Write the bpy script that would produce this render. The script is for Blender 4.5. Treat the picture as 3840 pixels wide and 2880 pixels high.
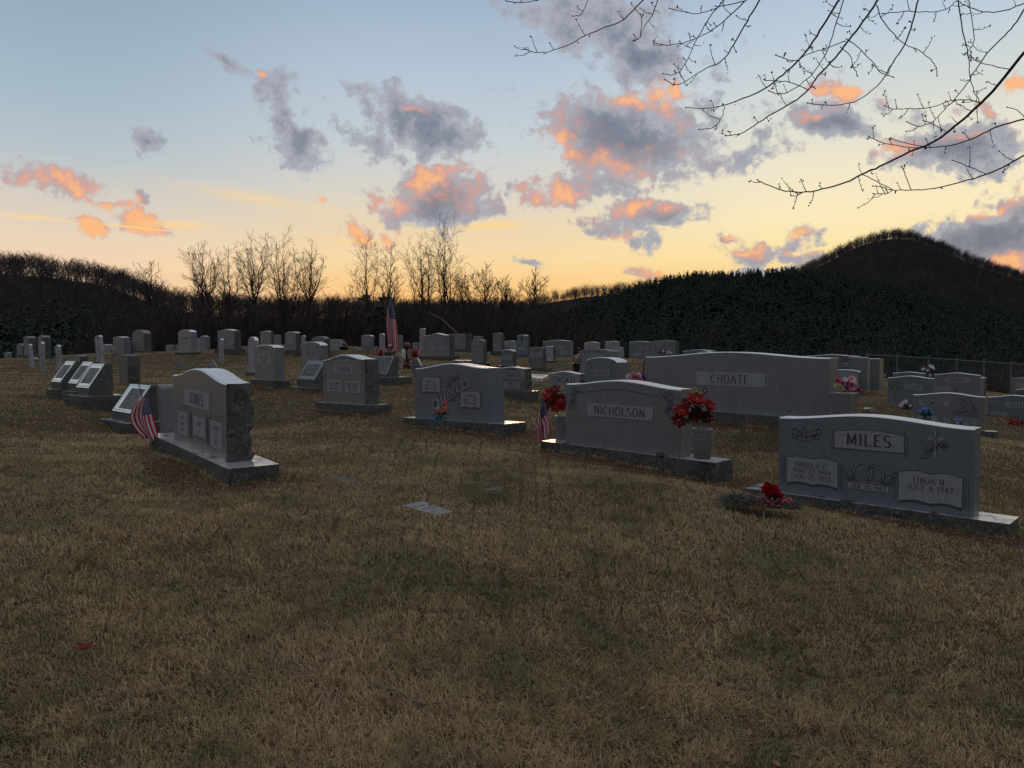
import bpy, math, random
import numpy as np
from mathutils import Vector, Matrix, Euler
for o in list(bpy.data.objects): bpy.data.objects.remove(o)
SC = bpy.context.scene
COL = SC.collection
R = math.radians
random.seed(7); NR = np.random.default_rng(7)

# ------------------------------------------------------------------ camera
FP = 2700.0; CX = 1920.0; CY = 1440.0
PITCH = math.atan(115/FP); EYE = 1.5
cam = bpy.data.cameras.new('camera'); camo = bpy.data.objects.new('camera', cam); COL.objects.link(camo)
cam.sensor_width = 36; cam.lens = FP/3840*36; cam.clip_start = .05; cam.clip_end = 9000
camo.location = (0, 0, EYE); camo.rotation_euler = (math.pi/2-PITCH, 0, 0)
SC.camera = camo
def ray(px, py):
    a = (px-CX)/FP; b = -(py-CY)/FP
    d = Vector((a, math.cos(PITCH)+b*math.sin(PITCH), -math.sin(PITCH)+b*math.cos(PITCH)))
    return d/d.y
def at(px, py, Y):
    return ray(px, py)*Y+Vector((0, 0, EYE))

# ------------------------------------------------------------------ render settings
SC.render.engine = 'CYCLES'
vs = SC.view_settings; vs.view_transform = 'Standard'; vs.look = 'None'; vs.exposure = 0.0; vs.gamma = 1
SC.cycles.max_bounces = 5; SC.cycles.diffuse_bounces = 3; SC.cycles.glossy_bounces = 3; SC.cycles.transparent_max_bounces = 6

def lin(c):
    return tuple((x/255/12.92 if x/255 <= .04045 else ((x/255+.055)/1.055)**2.4) for x in c)

# ------------------------------------------------------------------ node helper
class NT:
    def __init__(s, nt): s.nt = nt; s.n = nt.nodes; s.l = nt.links
    def new(s, t, **kw):
        n = s.n.new(t)
        for k, v in kw.items(): setattr(n, k, v)
        return n
    def put(s, sock, v):
        if hasattr(v, 'is_output') or isinstance(v, bpy.types.NodeSocket): s.l.new(v, sock)
        else:
            if isinstance(v, (tuple, list)) and len(v) == 3 and sock.type == 'RGBA': v = (*v, 1)
            sock.default_value = v
    def math(s, op, a, b=None, c=None, clamp=False):
        n = s.new('ShaderNodeMath', operation=op); n.use_clamp = clamp
        s.put(n.inputs[0], a)
        if b is not None: s.put(n.inputs[1], b)
        if c is not None: s.put(n.inputs[2], c)
        return n.outputs[0]
    def vmath(s, op, a, b=None):
        n = s.new('ShaderNodeVectorMath', operation=op); s.put(n.inputs[0], a)
        if b is not None: s.put(n.inputs[1], b)
        return n.outputs[1] if op in ('LENGTH', 'DISTANCE', 'DOT_PRODUCT') else n.outputs[0]
    def mix(s, f, a, b, bt='MIX'):
        n = s.new('ShaderNodeMix', data_type='RGBA', blend_type=bt)
        s.put(n.inputs[0], f); s.put(n.inputs[6], a); s.put(n.inputs[7], b); return n.outputs[2]
    def ramp(s, f, stops, interp='LINEAR'):
        n = s.new('ShaderNodeValToRGB'); r = n.color_ramp; r.interpolation = interp
        while len(r.elements) < len(stops): r.elements.new(.5)
        for e, (p, c) in zip(r.elements, stops):
            e.position = p; e.color = (*c, 1) if len(c) == 3 else c
        s.put(n.inputs[0], f); return n.outputs[0]
    def mapr(s, v, a, b, c=0., d=1., smooth=True):
        n = s.new('ShaderNodeMapRange'); n.interpolation_type = 'SMOOTHSTEP' if smooth else 'LINEAR'
        s.put(n.inputs[0], v)
        for i, x in enumerate((a, b, c, d)): s.put(n.inputs[i+1], x)
        return n.outputs[0]
    def noise(s, vec, scale, detail=4, rough=.55, dist=0, out=0):
        n = s.new('ShaderNodeTexNoise'); s.put(n.inputs['Vector'], vec)
        n.inputs['Scale'].default_value = scale; n.inputs['Detail'].default_value = detail
        n.inputs['Roughness'].default_value = rough; n.inputs['Distortion'].default_value = dist
        return n.outputs[out]

# ------------------------------------------------------------------ world: dusk sky with clouds, laid out by direction
W = bpy.data.worlds.new('World'); SC.world = W; W.use_nodes = True
w = NT(W.node_tree); w.n.clear()
tc = w.new('ShaderNodeTexCoord').outputs['Generated']
sep = w.new('ShaderNodeSeparateXYZ'); w.put(sep.inputs[0], tc); dx, dy, dz = sep.outputs
hor = w.math('SQRT', w.math('ADD', w.math('MULTIPLY', dx, dx), w.math('MULTIPLY', dy, dy)))
elev = w.math('DIVIDE', dz, w.math('MAXIMUM', hor, .02))
ymax = w.math('MAXIMUM', dy, .08)
uu = w.math('DIVIDE', dx, ymax); vv = w.math('DIVIDE', dz, ymax)
E0 = w.math('MULTIPLY', elev, 1/.8)
def el(y): return max(0, min(1, (1325-y)/2700/.8))
def rampy(lst): return w.ramp(E0, sorted([(el(y), lin(c)) for y, c in lst]))
rl = rampy([(1325, (240, 188, 142)), (1150, (246, 208, 168)), (1040, (243, 212, 178)), (930, (231, 211, 188)), (820, (211, 205, 196)), (700, (186, 196, 202)), (500, (167, 186, 200)), (250, (152, 173, 190)), (0, (138, 162, 181)), (-600, (120, 145, 170))])
rc = rampy([(1325, (252, 166, 90)), (1160, (253, 188, 112)), (1080, (253, 204, 136)), (980, (249, 217, 164)), (880, (238, 214, 176)), (740, (220, 213, 200)), (550, (199, 208, 213)), (300, (181, 197, 213)), (0, (158, 177, 200)), (-600, (130, 152, 178))])
rr = rampy([(1325, (254, 196, 112)), (1080, (254, 211, 132)), (970, (254, 228, 166)), (850, (251, 234, 190)), (680, (240, 230, 204)), (500, (216, 219, 212)), (250, (190, 205, 218)), (0, (170, 190, 211)), (-600, (130, 152, 180))])
g1 = w.mix(w.mapr(uu, -.62, -.12), rl, rc)
g2 = w.mix(w.mapr(uu, -.05, .42), g1, rr)
# sky opposite the sunset: dim blue-grey dusk
back = w.ramp(w.mapr(elev, 0, 1.6, 0, 1, False), [(0, (.13, .13, .16)), (.25, (.16, .18, .225)), (1, (.30, .35, .43))])
skyc = w.mix(w.mapr(dy, -.25, .5), back, g2)
zen = w.mapr(elev, .6, 1.6)
skyc = w.mix(zen, skyc, (.58, .58, .63))
# cirrus streaks
cmb = w.new('ShaderNodeCombineXYZ'); w.put(cmb.inputs[0], uu); w.put(cmb.inputs[1], vv); uv = cmb.outputs[0]
mpc = w.new('ShaderNodeMapping'); w.put(mpc.inputs[0], uv); mpc.inputs['Rotation'].default_value = (0, 0, R(7)); mpc.inputs['Scale'].default_value = (2.2, 22, 1)
cir = w.noise(mpc.outputs[0], 1.3, 5, .6, .6)
cirm = w.math('MULTIPLY', w.mapr(cir, .5, .8), w.math('MULTIPLY', w.mapr(vv, .32, .14), .42))
skyc = w.mix(cirm, skyc, lin((255, 224, 178)))
# clouds
wn = w.noise(uv, 14, 3, .6, out=1)
warp = w.vmath('MULTIPLY', w.vmath('SUBTRACT', wn, (.5, .5, .5)), (.085, .06, 0))
uvw = w.vmath('ADD', uv, warp)
K = 3840/2212
def chain(acc, vec):
    # the tiny term only makes the shader evaluate the clouds one after another
    n = w.new('ShaderNodeVectorMath', operation='MULTIPLY_ADD'); w.put(n.inputs[0], acc); n.inputs[1].default_value = (1e-7, 1e-7, 0); w.put(n.inputs[2], vec); return n.outputs[0]
def blobs(lst, vec, acc0=None):
    acc = None
    for (cx, cy, rx, ry, rot, st) in lst:
        c = ray(cx*K, cy*K)
        m = w.new('ShaderNodeMapping', vector_type='TEXTURE')
        prev = acc if acc is not None else acc0
        w.put(m.inputs[0], chain(prev, vec) if prev is not None else vec)
        m.inputs['Location'].default_value = (c.x, c.z, 0)
        m.inputs['Rotation'].default_value = (0, 0, R(-rot))
        m.inputs['Scale'].default_value = (rx*K/FP*1.34, ry*K/FP*1.34, 1)
        d = w.vmath('LENGTH', m.outputs[0])
        v = w.math('MULTIPLY_ADD', d, -st, st)
        acc = v if acc is None else w.math('MAXIMUM', acc, v)
    return acc
CL = [(1300, 45, 190, 92, 15, 1.15), (1390, 118, 85, 55, 0, 1.4), (1200, 30, 80, 40, 10, .8), (1352, 296, 190, 92, 8, 1.75), (1215, 408, 92, 36, -8, 1.), (1330, 395, 90, 40, 10, .75),
 (945, 425, 130, 68, -8, 1.6), (1035, 445, 60, 55, 40, .9), (915, 265, 125, 60, 22, 1.55), (790, 225, 90, 30, 25, .7), (800, 300, 75, 60, 50, .8), (705, 255, 30, 45, -20, .5),
 (640, 290, 85, 42, 52, 1.25), (598, 190, 62, 45, 30, .9), (490, 135, 75, 22, 25, .75), (560, 148, 18, 16, 20, .8), (325, 303, 62, 24, 20, 1.05), (300, 325, 28, 14, 30, .5),
 (100, 385, 140, 32, 12, 1.05), (225, 432, 90, 18, 22, .75), (200, 483, 52, 24, 25, 1.), (298, 480, 60, 30, 25, 1.15), (312, 433, 25, 12, 20, .6),
 (775, 494, 44, 25, 25, .95), (842, 507, 34, 15, 40, .8), (695, 430, 16, 14, 0, .6), (1400, 465, 125, 42, -4, 1.35), (1400, 515, 70, 34, 30, .8), (1480, 462, 60, 16, 10, .7),
 (1575, 505, 34, 18, 0, .75), (1635, 538, 75, 28, 5, 1.), (1728, 512, 50, 26, -10, .9), (1705, 552, 70, 28, 5, .85), (1665, 582, 95, 16, 0, .9),
 (1800, 265, 110, 42, 14, 1.5), (1615, 340, 75, 34, -14, .85), (1660, 290, 40, 22, 0, .4), (2060, 325, 175, 54, -3, 1.6), (1825, 198, 62, 32, 5, .95), (1890, 225, 50, 25, 20, .6),
 (2140, 520, 200, 74, -12, 1.9), (2200, 465, 90, 60, -40, 1.2), (2150, 435, 50, 26, -10, .8), (2205, 186, 34, 24, 0, .95), (2120, 240, 70, 30, 20, .7), (1455, 215, 40, 24, 10, .7),
 (1560, 150, 80, 40, -20, .35), (1140, 566, 32, 9, 5, .75), (1130, 240, 70, 30, 20, .4), (2190, 572, 60, 28, 10, .9), (1420, 592, 60, 12, -3, .8), (1540, 245, 60, 60, 0, .35), (1640, 240, 40, 26, 0, .45), (860, 350, 40, 18, 10, .5), (1090, 400, 40, 30, 30, .5), (540, 290, 26, 22, 30, .4), (960, 215, 34, 22, 30, .4), (1720, 325, 60, 30, 10, .5), (1980, 260, 70, 34, 10, .55), (1340, 445, 60, 26, 20, .5), (1900, 300, 60, 30, 0, .5), (2160, 300, 60, 40, 0, .6)]
OR = [(1215, 300, 60, 90, 0, 1.0), (1310, 345, 160, 60, 12, .85), (1365, 215, 120, 24, 4, 1.15), (1465, 255, 70, 24, 30, .75), (1470, 345, 60, 34, 0, .45), (1205, 412, 95, 30, -8, 1.1),
 (935, 388, 110, 48, -18, 1.1), (845, 425, 55, 40, 0, 1.0), (1015, 415, 50, 45, 30, .75), (562, 150, 24, 14, 20, 1.2), (892, 232, 28, 12, 15, .7),
 (100, 385, 150, 34, 12, 1.2), (240, 445, 110, 35, 22, 1.0), (200, 485, 60, 26, 25, 1.5), (300, 482, 66, 32, 25, 1.5), (775, 494, 60, 30, 25, 1.4), (842, 507, 46, 20, 40, 1.2), (695, 430, 24, 22, 0, 1.4),
 (1385, 450, 110, 26, -8, 1.15), (1575, 500, 34, 14, 0, .9), (1610, 528, 66, 18, 5, 1.1), (1728, 500, 46, 14, -10, 1.1), (1720, 540, 60, 14, 0, .7), (1770, 245, 60, 16, -10, .8),
 (1935, 318, 60, 26, -10, 1.0), (2080, 300, 60, 18, 0, .8), (1825, 195, 74, 36, 5, 1.5), (2205, 186, 50, 34, 0, 1.5), (2120, 236, 60, 26, 20, .9), (2120, 452, 60, 18, -14, 1.1), (2185, 420, 60, 22, -25, 1.1),
 (2195, 572, 60, 24, 5, 1.3), (1420, 592, 70, 14, -3, 1.3), (1455, 212, 50, 26, 10, 1.3), (1330, 512, 30, 14, 0, .8)]
cb = blobs(CL, uvw); ob = blobs(OR, uvw, cb)
n1 = w.noise(uvw, 13, 8, .68, 0); n2 = w.noise(uv, 34, 7, .66, 0); n3 = w.noise(uvw, 6, 4, .5)
val = w.math('ADD', cb, w.math('MULTIPLY', w.math('SUBTRACT', n1, .5), 1.9))
val = w.math('ADD', val, w.math('MULTIPLY', w.math('SUBTRACT', n2, .5), 1.9))
alpha = w.mapr(val, .18, .62)
alpha = w.math('MULTIPLY', alpha, w.mapr(dy, .12, .3))
alpha = w.math('MULTIPLY', alpha, .93)
ora = w.math('ADD', ob, w.math('MULTIPLY', w.math('SUBTRACT', n2, .5), 2.6))
ora = w.mapr(w.math('ADD', ora, w.math('MULTIPLY', w.math('SUBTRACT', n3, .5), 1.0)), -.1, 1.15)
grey = w.ramp(w.math('ADD', w.mapr(val, .5, 1.9), w.math('MULTIPLY', w.math('SUBTRACT', n2, .5), .5)), [(0, lin((168, 170, 180))), (.4, lin((134, 139, 154))), (1, lin((108, 116, 134)))])
hot = w.ramp(ora, [(0, lin((158, 148, 158))), (.35, lin((196, 158, 156))), (.75, lin((232, 162, 138))), (1, lin((252, 184, 126)))])
cc = w.mix(w.math('MULTIPLY', ora, w.mapr(w.math('ADD', val, w.math('MULTIPLY', n2, -1.6)), 1.3, .0, .35, 1.0)), grey, hot)
skyc = w.mix(alpha, skyc, cc)
# yellow lit wisps and contrails
YW = [(1065, 488, 90, 11, -2, 1.0), (380, 486, 95, 12, 3, .8), (70, 470, 110, 4.5, 6, .9), (300, 492, 160, 3, 7, .9), (1320, 572, 130, 4.5, 5, .7), (1120, 548, 170, 4, -5, .6), (760, 520, 200, 9, 3, .5), (560, 430, 300, 26, 10, .5)]
yb = blobs(YW, w.vmath('ADD', uv, w.vmath('MULTIPLY', warp, (.12, .12, 0))), ob)
ya = w.math('MULTIPLY', w.mapr(w.math('ADD', yb, w.math('MULTIPLY', w.math('SUBTRACT', n1, .5), .5)), .1, .8), w.mapr(dy, .12, .3))
skyc = w.mix(w.math('MULTIPLY', ya, .75), skyc, lin((255, 214, 142)))
gz = w.mapr(dz, -.06, 0.0)
skyc = w.mix(gz, (.03, .028, .026), skyc)
bg = w.new('ShaderNodeBackground'); w.put(bg.inputs[0], skyc); bg.inputs[1].default_value = 1.0
wo = w.new('ShaderNodeOutputWorld'); w.l.new(bg.outputs[0], wo.inputs[0])
W.cycles.sampling_method = 'MANUAL'; W.cycles.sample_map_resolution = 1024

# faint last warm light of the sun that has just gone behind the ridge
sun = bpy.data.lights.new('sun', 'SUN'); sun.energy = .35; sun.angle = R(10); sun.color = (1, .62, .34)
suno = bpy.data.objects.new('sun', sun); COL.objects.link(suno)
SUNAZ = math.atan((1850-CX)/FP); SUNEL = R(6.5)
suno.rotation_euler = Vector((math.sin(SUNAZ)*math.cos(SUNEL), math.cos(SUNAZ)*math.cos(SUNEL), math.sin(SUNEL))).to_track_quat('Z', 'Y').to_euler()

# ------------------------------------------------------------------ object helpers
def tag(o, label=None, cat=None, group=None, kind=None):
    if label: o['label'] = label
    if cat: o['category'] = cat
    if group: o['group'] = group
    if kind: o['kind'] = kind
    return o
def empty(name, M, label, cat, group=None):
    o = bpy.data.objects.new(name, None); COL.objects.link(o); o.empty_display_size = .1
    if isinstance(M, Matrix): o.matrix_world = M
    else: o.location = M
    return tag(o, label, cat, group)
class MB:
    def __init__(s): s.v = []; s.f = []; s.m = []; s.uv = {}
    def add(s, vs, fs, mi=0):
        b = len(s.v); s.v += [tuple(v) for v in vs]; s.f += [tuple(i+b for i in f) for f in fs]; s.m += [mi]*len(fs)
        return s
    def box(s, x0, x1, y0, y1, z0, z1, mi=0, M=None):
        vs = [Vector((x, y, z)) for z in (z0, z1) for y in (y0, y1) for x in (x0, x1)]
        if M is not None: vs = [M@v for v in vs]
        return s.add(vs, [(0, 2, 3, 1), (4, 5, 7, 6), (0, 1, 5, 4), (1, 3, 7, 5), (3, 2, 6, 7), (2, 0, 4, 6)], mi)
    def tube(s, pts, rad, n=6, mi=0, cap=True):
        pts = [Vector(p) for p in pts]; 
        if not hasattr(rad, '__len__'): rad = [rad]*len(pts)
        t0 = (pts[1]-pts[0]).normalized(); a = Vector((0, 0, 1)) if abs(t0.z) < .9 else Vector((1, 0, 0))
        nrm = t0.cross(a).normalized(); vs = []
        for i, p in enumerate(pts):
            t = (pts[min(i+1, len(pts)-1)]-pts[max(i-1, 0)])
            if t.length < 1e-9: t = t0
            t.normalize(); nrm = (nrm-t*nrm.dot(t))
            if nrm.length < 1e-6: nrm = t.orthogonal()
            nrm.normalize(); b = t.cross(nrm)
            for k in range(n):
                c = 2*math.pi*k/n; vs.append(p+(nrm*math.cos(c)+b*math.sin(c))*rad[i])
        fs = [(i*n+k, i*n+(k+1) % n, (i+1)*n+(k+1) % n, (i+1)*n+k) for i in range(len(pts)-1) for k in range(n)]
        if cap: fs += [tuple(range(n-1, -1, -1)), tuple((len(pts)-1)*n+k for k in range(n))]
        return s.add(vs, fs, mi)
    def lathe(s, prof, n=24, c=(0, 0, 0), mi=0, M=None):
        vs = []
        for r, z in prof:
            for k in range(n):
                a = 2*math.pi*k/n; v = Vector((c[0]+r*math.cos(a), c[1]+r*math.sin(a), c[2]+z)); vs.append(M@v if M is not None else v)
        fs = [(i*n+k, i*n+(k+1) % n, (i+1)*n+(k+1) % n, (i+1)*n+k) for i in range(len(prof)-1) for k in range(n)]
        fs += [tuple(range(n-1, -1, -1)), tuple((len(prof)-1)*n+k for k in range(n))]
        return s.add(vs, fs, mi)
    def ball(s, c, r, n=10, sc=(1, 1, 1), jit=0, mi=0):
        vs = []; m = n//2+1
        for i in range(m+1):
            t = math.pi*i/m
            for k in range(n):
                a = 2*math.pi*k/n; rr = r*(1+random.uniform(-jit, jit))
                vs.append((c[0]+rr*sc[0]*math.sin(t)*math.cos(a), c[1]+rr*sc[1]*math.sin(t)*math.sin(a), c[2]+rr*sc[2]*math.cos(t)))
        fs = [(i*n+k, (i+1)*n+k, (i+1)*n+(k+1) % n, i*n+(k+1) % n) for i in range(m) for k in range(n)]
        return s.add(vs, fs, mi)
    def build(s, name, mats, parent=None, smooth=None, bevel=0):
        me = bpy.data.meshes.new(name); me.from_pydata(s.v, [], s.f)
        if not isinstance(mats, (list, tuple)): mats = [mats]
        for m in mats: me.materials.append(m)
        if len(mats) > 1: me.polygons.foreach_set('material_index', s.m)
        if smooth is not None:
            me.polygons.foreach_set('use_smooth', [True]*len(me.polygons))
            me.set_sharp_from_angle(angle=R(smooth))
        me.update()
        o = bpy.data.objects.new(name, me); COL.objects.link(o)
        if parent is not None: o.parent = parent
        if bevel:
            b = o.modifiers.new('bevel', 'BEVEL'); b.width = bevel; b.segments = 2; b.limit_method = 'ANGLE'; b.angle_limit = R(40)
        return o

# ------------------------------------------------------------------ materials
def newmat(name):
    m = bpy.data.materials.new(name); m.use_nodes = True; t = NT(m.node_tree); t.n.clear()
    o = t.new('ShaderNodeOutputMaterial'); b = t.new('ShaderNodeBsdfPrincipled'); t.l.new(b.outputs[0], o.inputs[0])
    return m, t, b
def simple(name, col, rough=.6, var=.25, scale=30, spec=.5, metal=0, trans=0, bump=0):
    m, t, b = newmat(name); g = t.new('ShaderNodeNewGeometry').outputs['Position']
    n = t.noise(g, scale, 4)
    c = t.mix(t.mapr(n, .3, .7), tuple(x*(1-var) for x in col), tuple(min(1, x*(1+var)) for x in col))
    t.put(b.inputs['Base Color'], c); b.inputs['Roughness'].default_value = rough; b.inputs['Metallic'].default_value = metal
    b.inputs['Specular IOR Level'].default_value = spec
    if bump:
        bp = t.new('ShaderNodeBump'); bp.inputs['Strength'].default_value = bump; bp.inputs['Distance'].default_value = .01
        t.put(bp.inputs['Height'], n); t.l.new(bp.outputs[0], b.inputs['Normal'])
    if trans:
        tr = t.new('ShaderNodeBsdfTranslucent'); t.put(tr.inputs[0], c); mx = t.new('ShaderNodeMixShader'); mx.inputs[0].default_value = trans
        t.l.new(b.outputs[0], mx.inputs[1]); t.l.new(tr.outputs[0], mx.inputs[2])
        out = [x for x in t.n if x.type == 'OUTPUT_MATERIAL'][0]; t.l.new(mx.outputs[0], out.inputs[0])
    return m
def granite(name, base, rough=.32, lichen=0., stain=.3, speck=.35, bump=.08, scale=1., spec=.5, ior=1.5, metal=0.):
    m, t, b = newmat(name); b.inputs['IOR'].default_value = ior; b.inputs['Metallic'].default_value = metal
    tcn = t.new('ShaderNodeTexCoord').outputs['Object']; g = t.new('ShaderNodeNewGeometry'); oi = t.new('ShaderNodeObjectInfo')
    v = t.vmath('ADD', tcn, t.vmath('MULTIPLY', oi.outputs['Location'], (3.1, 1.7, 2.3)))
    sp = t.noise(v, 170*scale, 2, .75); sp2 = t.noise(v, 90*scale, 3, .6); big = t.noise(v, 3.0, 5, .6, .4)
    mp = t.new('ShaderNodeMapping'); t.put(mp.inputs[0], v); mp.inputs['Scale'].default_value = (9, 9, .8); run = t.noise(mp.outputs[0], 1.6, 4, .6)
    c = t.mix(t.mapr(sp, .35, .68), tuple(x*(1-speck) for x in base), tuple(min(1, x*(1+speck)) for x in base))
    c = t.mix(t.math('MULTIPLY', t.mapr(sp2, .56, .7), .5), c, tuple(x*.45 for x in base))
    st = t.math('MULTIPLY', t.math('MULTIPLY', t.mapr(big, .4, .75), t.mapr(run, .35, .7)), stain)
    c = t.mix(st, c, (base[0]*.42, base[1]*.44, base[2]*.38))
    # soil splash on the lowest few centimetres
    so = t.new('ShaderNodeSeparateXYZ'); t.put(so.inputs[0], tcn)
    spl = t.mapr(t.math('ADD', so.outputs[2], t.math('MULTIPLY', sp2, .05)), .16, .0)
    if name == 'granite_wet_base_top_sky_bright': c = t.mix(t.mapr(t.noise(v, 6, 6, .7, .6), .50, .60), c, (.10, .095, .09))
    if name in ('granite_base', 'granite_rock_pitch'): c = t.mix(t.math('MULTIPLY', spl, .75), c, (.085, .058, .042))
    if lichen:
        l1 = t.noise(v, 34, 6, .75, .4); l2 = t.noise(v, 90, 4, .7)
        lm = t.mapr(t.math('ADD', l1, t.math('MULTIPLY', l2, .35)), .78-lichen*.28, .86-lichen*.2)
        lc = t.mix(t.mapr(l2, .35, .65), (.10, .11, .085), (.21, .22, .19))
        dk = t.mapr(t.noise(v, 12, 6, .75), .42, .66)
        c = t.mix(t.math('MULTIPLY', dk, .6), c, (.045, .048, .045)); c = t.mix(lm, c, lc)
    t.put(b.inputs['Base Color'], c)
    rr_ = t.math('ADD', t.math('MULTIPLY', t.mapr(big, .3, .7), .18), rough); t.put(b.inputs['Roughness'], rr_)
    b.inputs['Specular IOR Level'].default_value = spec
    bp = t.new('ShaderNodeBump'); bp.inputs['Strength'].default_value = bump; bp.inputs['Distance'].default_value = .004
    hh = t.math('ADD', sp2, t.math('MULTIPLY', sp, .4)); t.put(bp.inputs['Height'], hh); t.l.new(bp.outputs[0], b.inputs['Normal'])
    return m
M = {}
M['grey'] = granite('granite_grey', (.195, .205, .205), .30, stain=.5)
M['blue'] = granite('granite_blue', (.165, .185, .21), .30, stain=.4)
M['light'] = granite('granite_light', (.27, .28, .285), .34, stain=.5)
M['dark'] = granite('granite_dark', (.15, .155, .16), .28, lichen=.15)
M['weather'] = granite('granite_weathered', (.24, .245, .235), .5, lichen=.35, stain=.6)
M['lichen'] = granite('granite_lichen', (.24, .24, .23), .75, lichen=.8, stain=.7, bump=.5)
M['marble'] = granite('marble_old', (.40, .41, .43), .6, lichen=.25, stain=.9, speck=.08)
M['top'] = granite('granite_top_sky_bright', (.70, .70, .70), .34, stain=.25, speck=.15, bump=.04, spec=1.0, ior=1.8, metal=.5)  # bright sky on the stone tops is put into this pale, half-metal colour
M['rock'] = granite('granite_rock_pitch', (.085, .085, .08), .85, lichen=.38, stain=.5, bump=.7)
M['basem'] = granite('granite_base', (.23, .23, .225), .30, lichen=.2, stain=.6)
M['basetop'] = granite('granite_wet_base_top_sky_bright', (.62, .62, .62), .14, stain=.9, speck=.2, bump=.05, spec=1.0, ior=1.8, metal=.45)  # pale part-metal colour carries the sky's reflection; the dark patches are wet
M['slope'] = granite('granite_polished_sky_bright', (.78, .78, .78), .16, stain=.2, speck=.12, bump=.03, spec=1.0, ior=1.8, metal=.6)  # slanted faces: sky reflection painted in as a near-white, part-metal tone
M['panel'] = granite('granite_frosted_panel', (.30, .315, .34), .5, stain=.35)
M['paneld'] = granite('granite_panel_dim', (.25, .26, .27), .5, stain=.5)
M['ink'] = simple('carved_letter_dark', (.05, .05, .055), .8)  # dark tone of the letters and carved outlines
M['inkl'] = simple('carved_letter_faint', (.14, .14, .15), .8)
M['inset'] = granite('granite_recess', (.10, .10, .105), .5, lichen=.2)
M['wood'] = simple('staff_wood', (.07, .04, .03), .6)
M['metal'] = simple('dark_iron', (.03, .03, .032), .45, metal=.6)
M['steel'] = simple('galvanised_steel', (.35, .36, .38), .35, metal=.8)
M['leaf'] = simple('plastic_leaf', (.035, .085, .035), .5, trans=.2)
M['leafd'] = simple('dark_leaf', (.018, .035, .024), .6, trans=.1)
M['fir'] = simple('frosted_fir', (.09, .13, .11), .7)
M['yleaf'] = simple('yellow_sprig', (.42, .38, .10), .6, trans=.3)
M['berry'] = simple('frosted_berry', (.5, .10, .12), .4)
M['white'] = simple('white_shell', (.72, .72, .74), .4, var=.08)
M['porc'] = simple('porcelain', (.75, .76, .8), .2, var=.05)
M['black'] = simple('black_plastic', (.012, .012, .012), .4)
M['soil'] = simple('red_clay', (.12, .055, .035), .95, bump=.5)
def petal(name, c): M[name] = simple('petal_'+name, c, .6, .2, 60, trans=.3)
petal('red', (.36, .006, .010)); petal('dred', (.16, .003, .006)); petal('white_p', (.75, .75, .8)); petal('pink', (.72, .22, .30)); petal('lpink', (.8, .45, .5)); petal('hot', (.6, .03, .16))
petal('cream', (.75, .66, .42)); petal('orange', (.8, .10, .02)); petal('teal', (.12, .42, .48)); petal('blue_p', (.12, .24, .62)); petal('lav', (.42, .40, .75)); petal('violet', (.28, .12, .6)); petal('yellow', (.7, .55, .08))

# ------------------------------------------------------------------ flag material (13 stripes, canton with staggered stars)
m, t, b = newmat('flag_cloth'); uvn = t.new('ShaderNodeUVMap'); uvn.uv_map = 'UVMap'
s_ = t.new('ShaderNodeSeparateXYZ'); t.put(s_.inputs[0], uvn.outputs[0]); fu, fv = s_.outputs[0], s_.outputs[1]
st = t.math('MODULO', t.math('FLOOR', t.math('MULTIPLY', fv, 12.999)), 2)
base = t.mix(t.math('LESS_THAN', st, .5), (.58, .58, .62), (.48, .008, .022))
cu = t.math('MULTIPLY', fu, 12/.4); cv = t.math('MULTIPLY', t.math('SUBTRACT', fv, 6/13), 10/(7/13))
ru = t.math('ROUND', cu); rv = t.math('ROUND', cv)
par = t.math('ABSOLUTE', t.math('MODULO', t.math('ADD', ru, rv), 2))
dd = t.math('SQRT', t.math('ADD', t.math('POWER', t.math('MULTIPLY', t.math('SUBTRACT', cu, ru), .95), 2), t.math('POWER', t.math('SUBTRACT', cv, rv), 2)))
inn = t.math('MULTIPLY', t.math('MULTIPLY', t.math('GREATER_THAN', cu, .5), t.math('LESS_THAN', cu, 11.5)), t.math('MULTIPLY', t.math('GREATER_THAN', cv, .5), t.math('LESS_THAN', cv, 9.5)))
star = t.math('MULTIPLY', t.math('MULTIPLY', t.math('LESS_THAN', dd, .33), t.math('LESS_THAN', par, .5)), inn)
cant = t.math('MULTIPLY', t.math('LESS_THAN', fu, .4), t.math('GREATER_THAN', fv, 6/13))
cc_ = t.mix(star, (.012, .016, .07), (.62, .62, .68)); fc = t.mix(cant, base, cc_)
t.put(b.inputs['Base Color'], fc); b.inputs['Roughness'].default_value = .7
tr = t.new('ShaderNodeBsdfTranslucent'); t.put(tr.inputs[0], fc); mx = t.new('ShaderNodeMixShader'); mx.inputs[0].default_value = .15
t.l.new(b.outputs[0], mx.inputs[1]); t.l.new(tr.outputs[0], mx.inputs[2]); t.l.new(mx.outputs[0], [x for x in t.n if x.type == 'OUTPUT_MATERIAL'][0].inputs[0])
M['flag'] = m
# ------------------------------------------------------------------ stone table (pixel measures of the photograph turned into places on the slope)
REG = {0: (0, 0, 1.0), 1: (0, 1180, .28933), 2: (560, 1180, .28933), 3: (1120, 1180, .28933), 4: (1680, 1180, .28933), 5: (2240, 1180, .28933), 6: (2720, 1240, .28933), 7: (3200, 1240, .28933)}
def src(r, x, y): o = REG[r]; return o[0]+x*o[2], o[1]+y*o[2]
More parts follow.
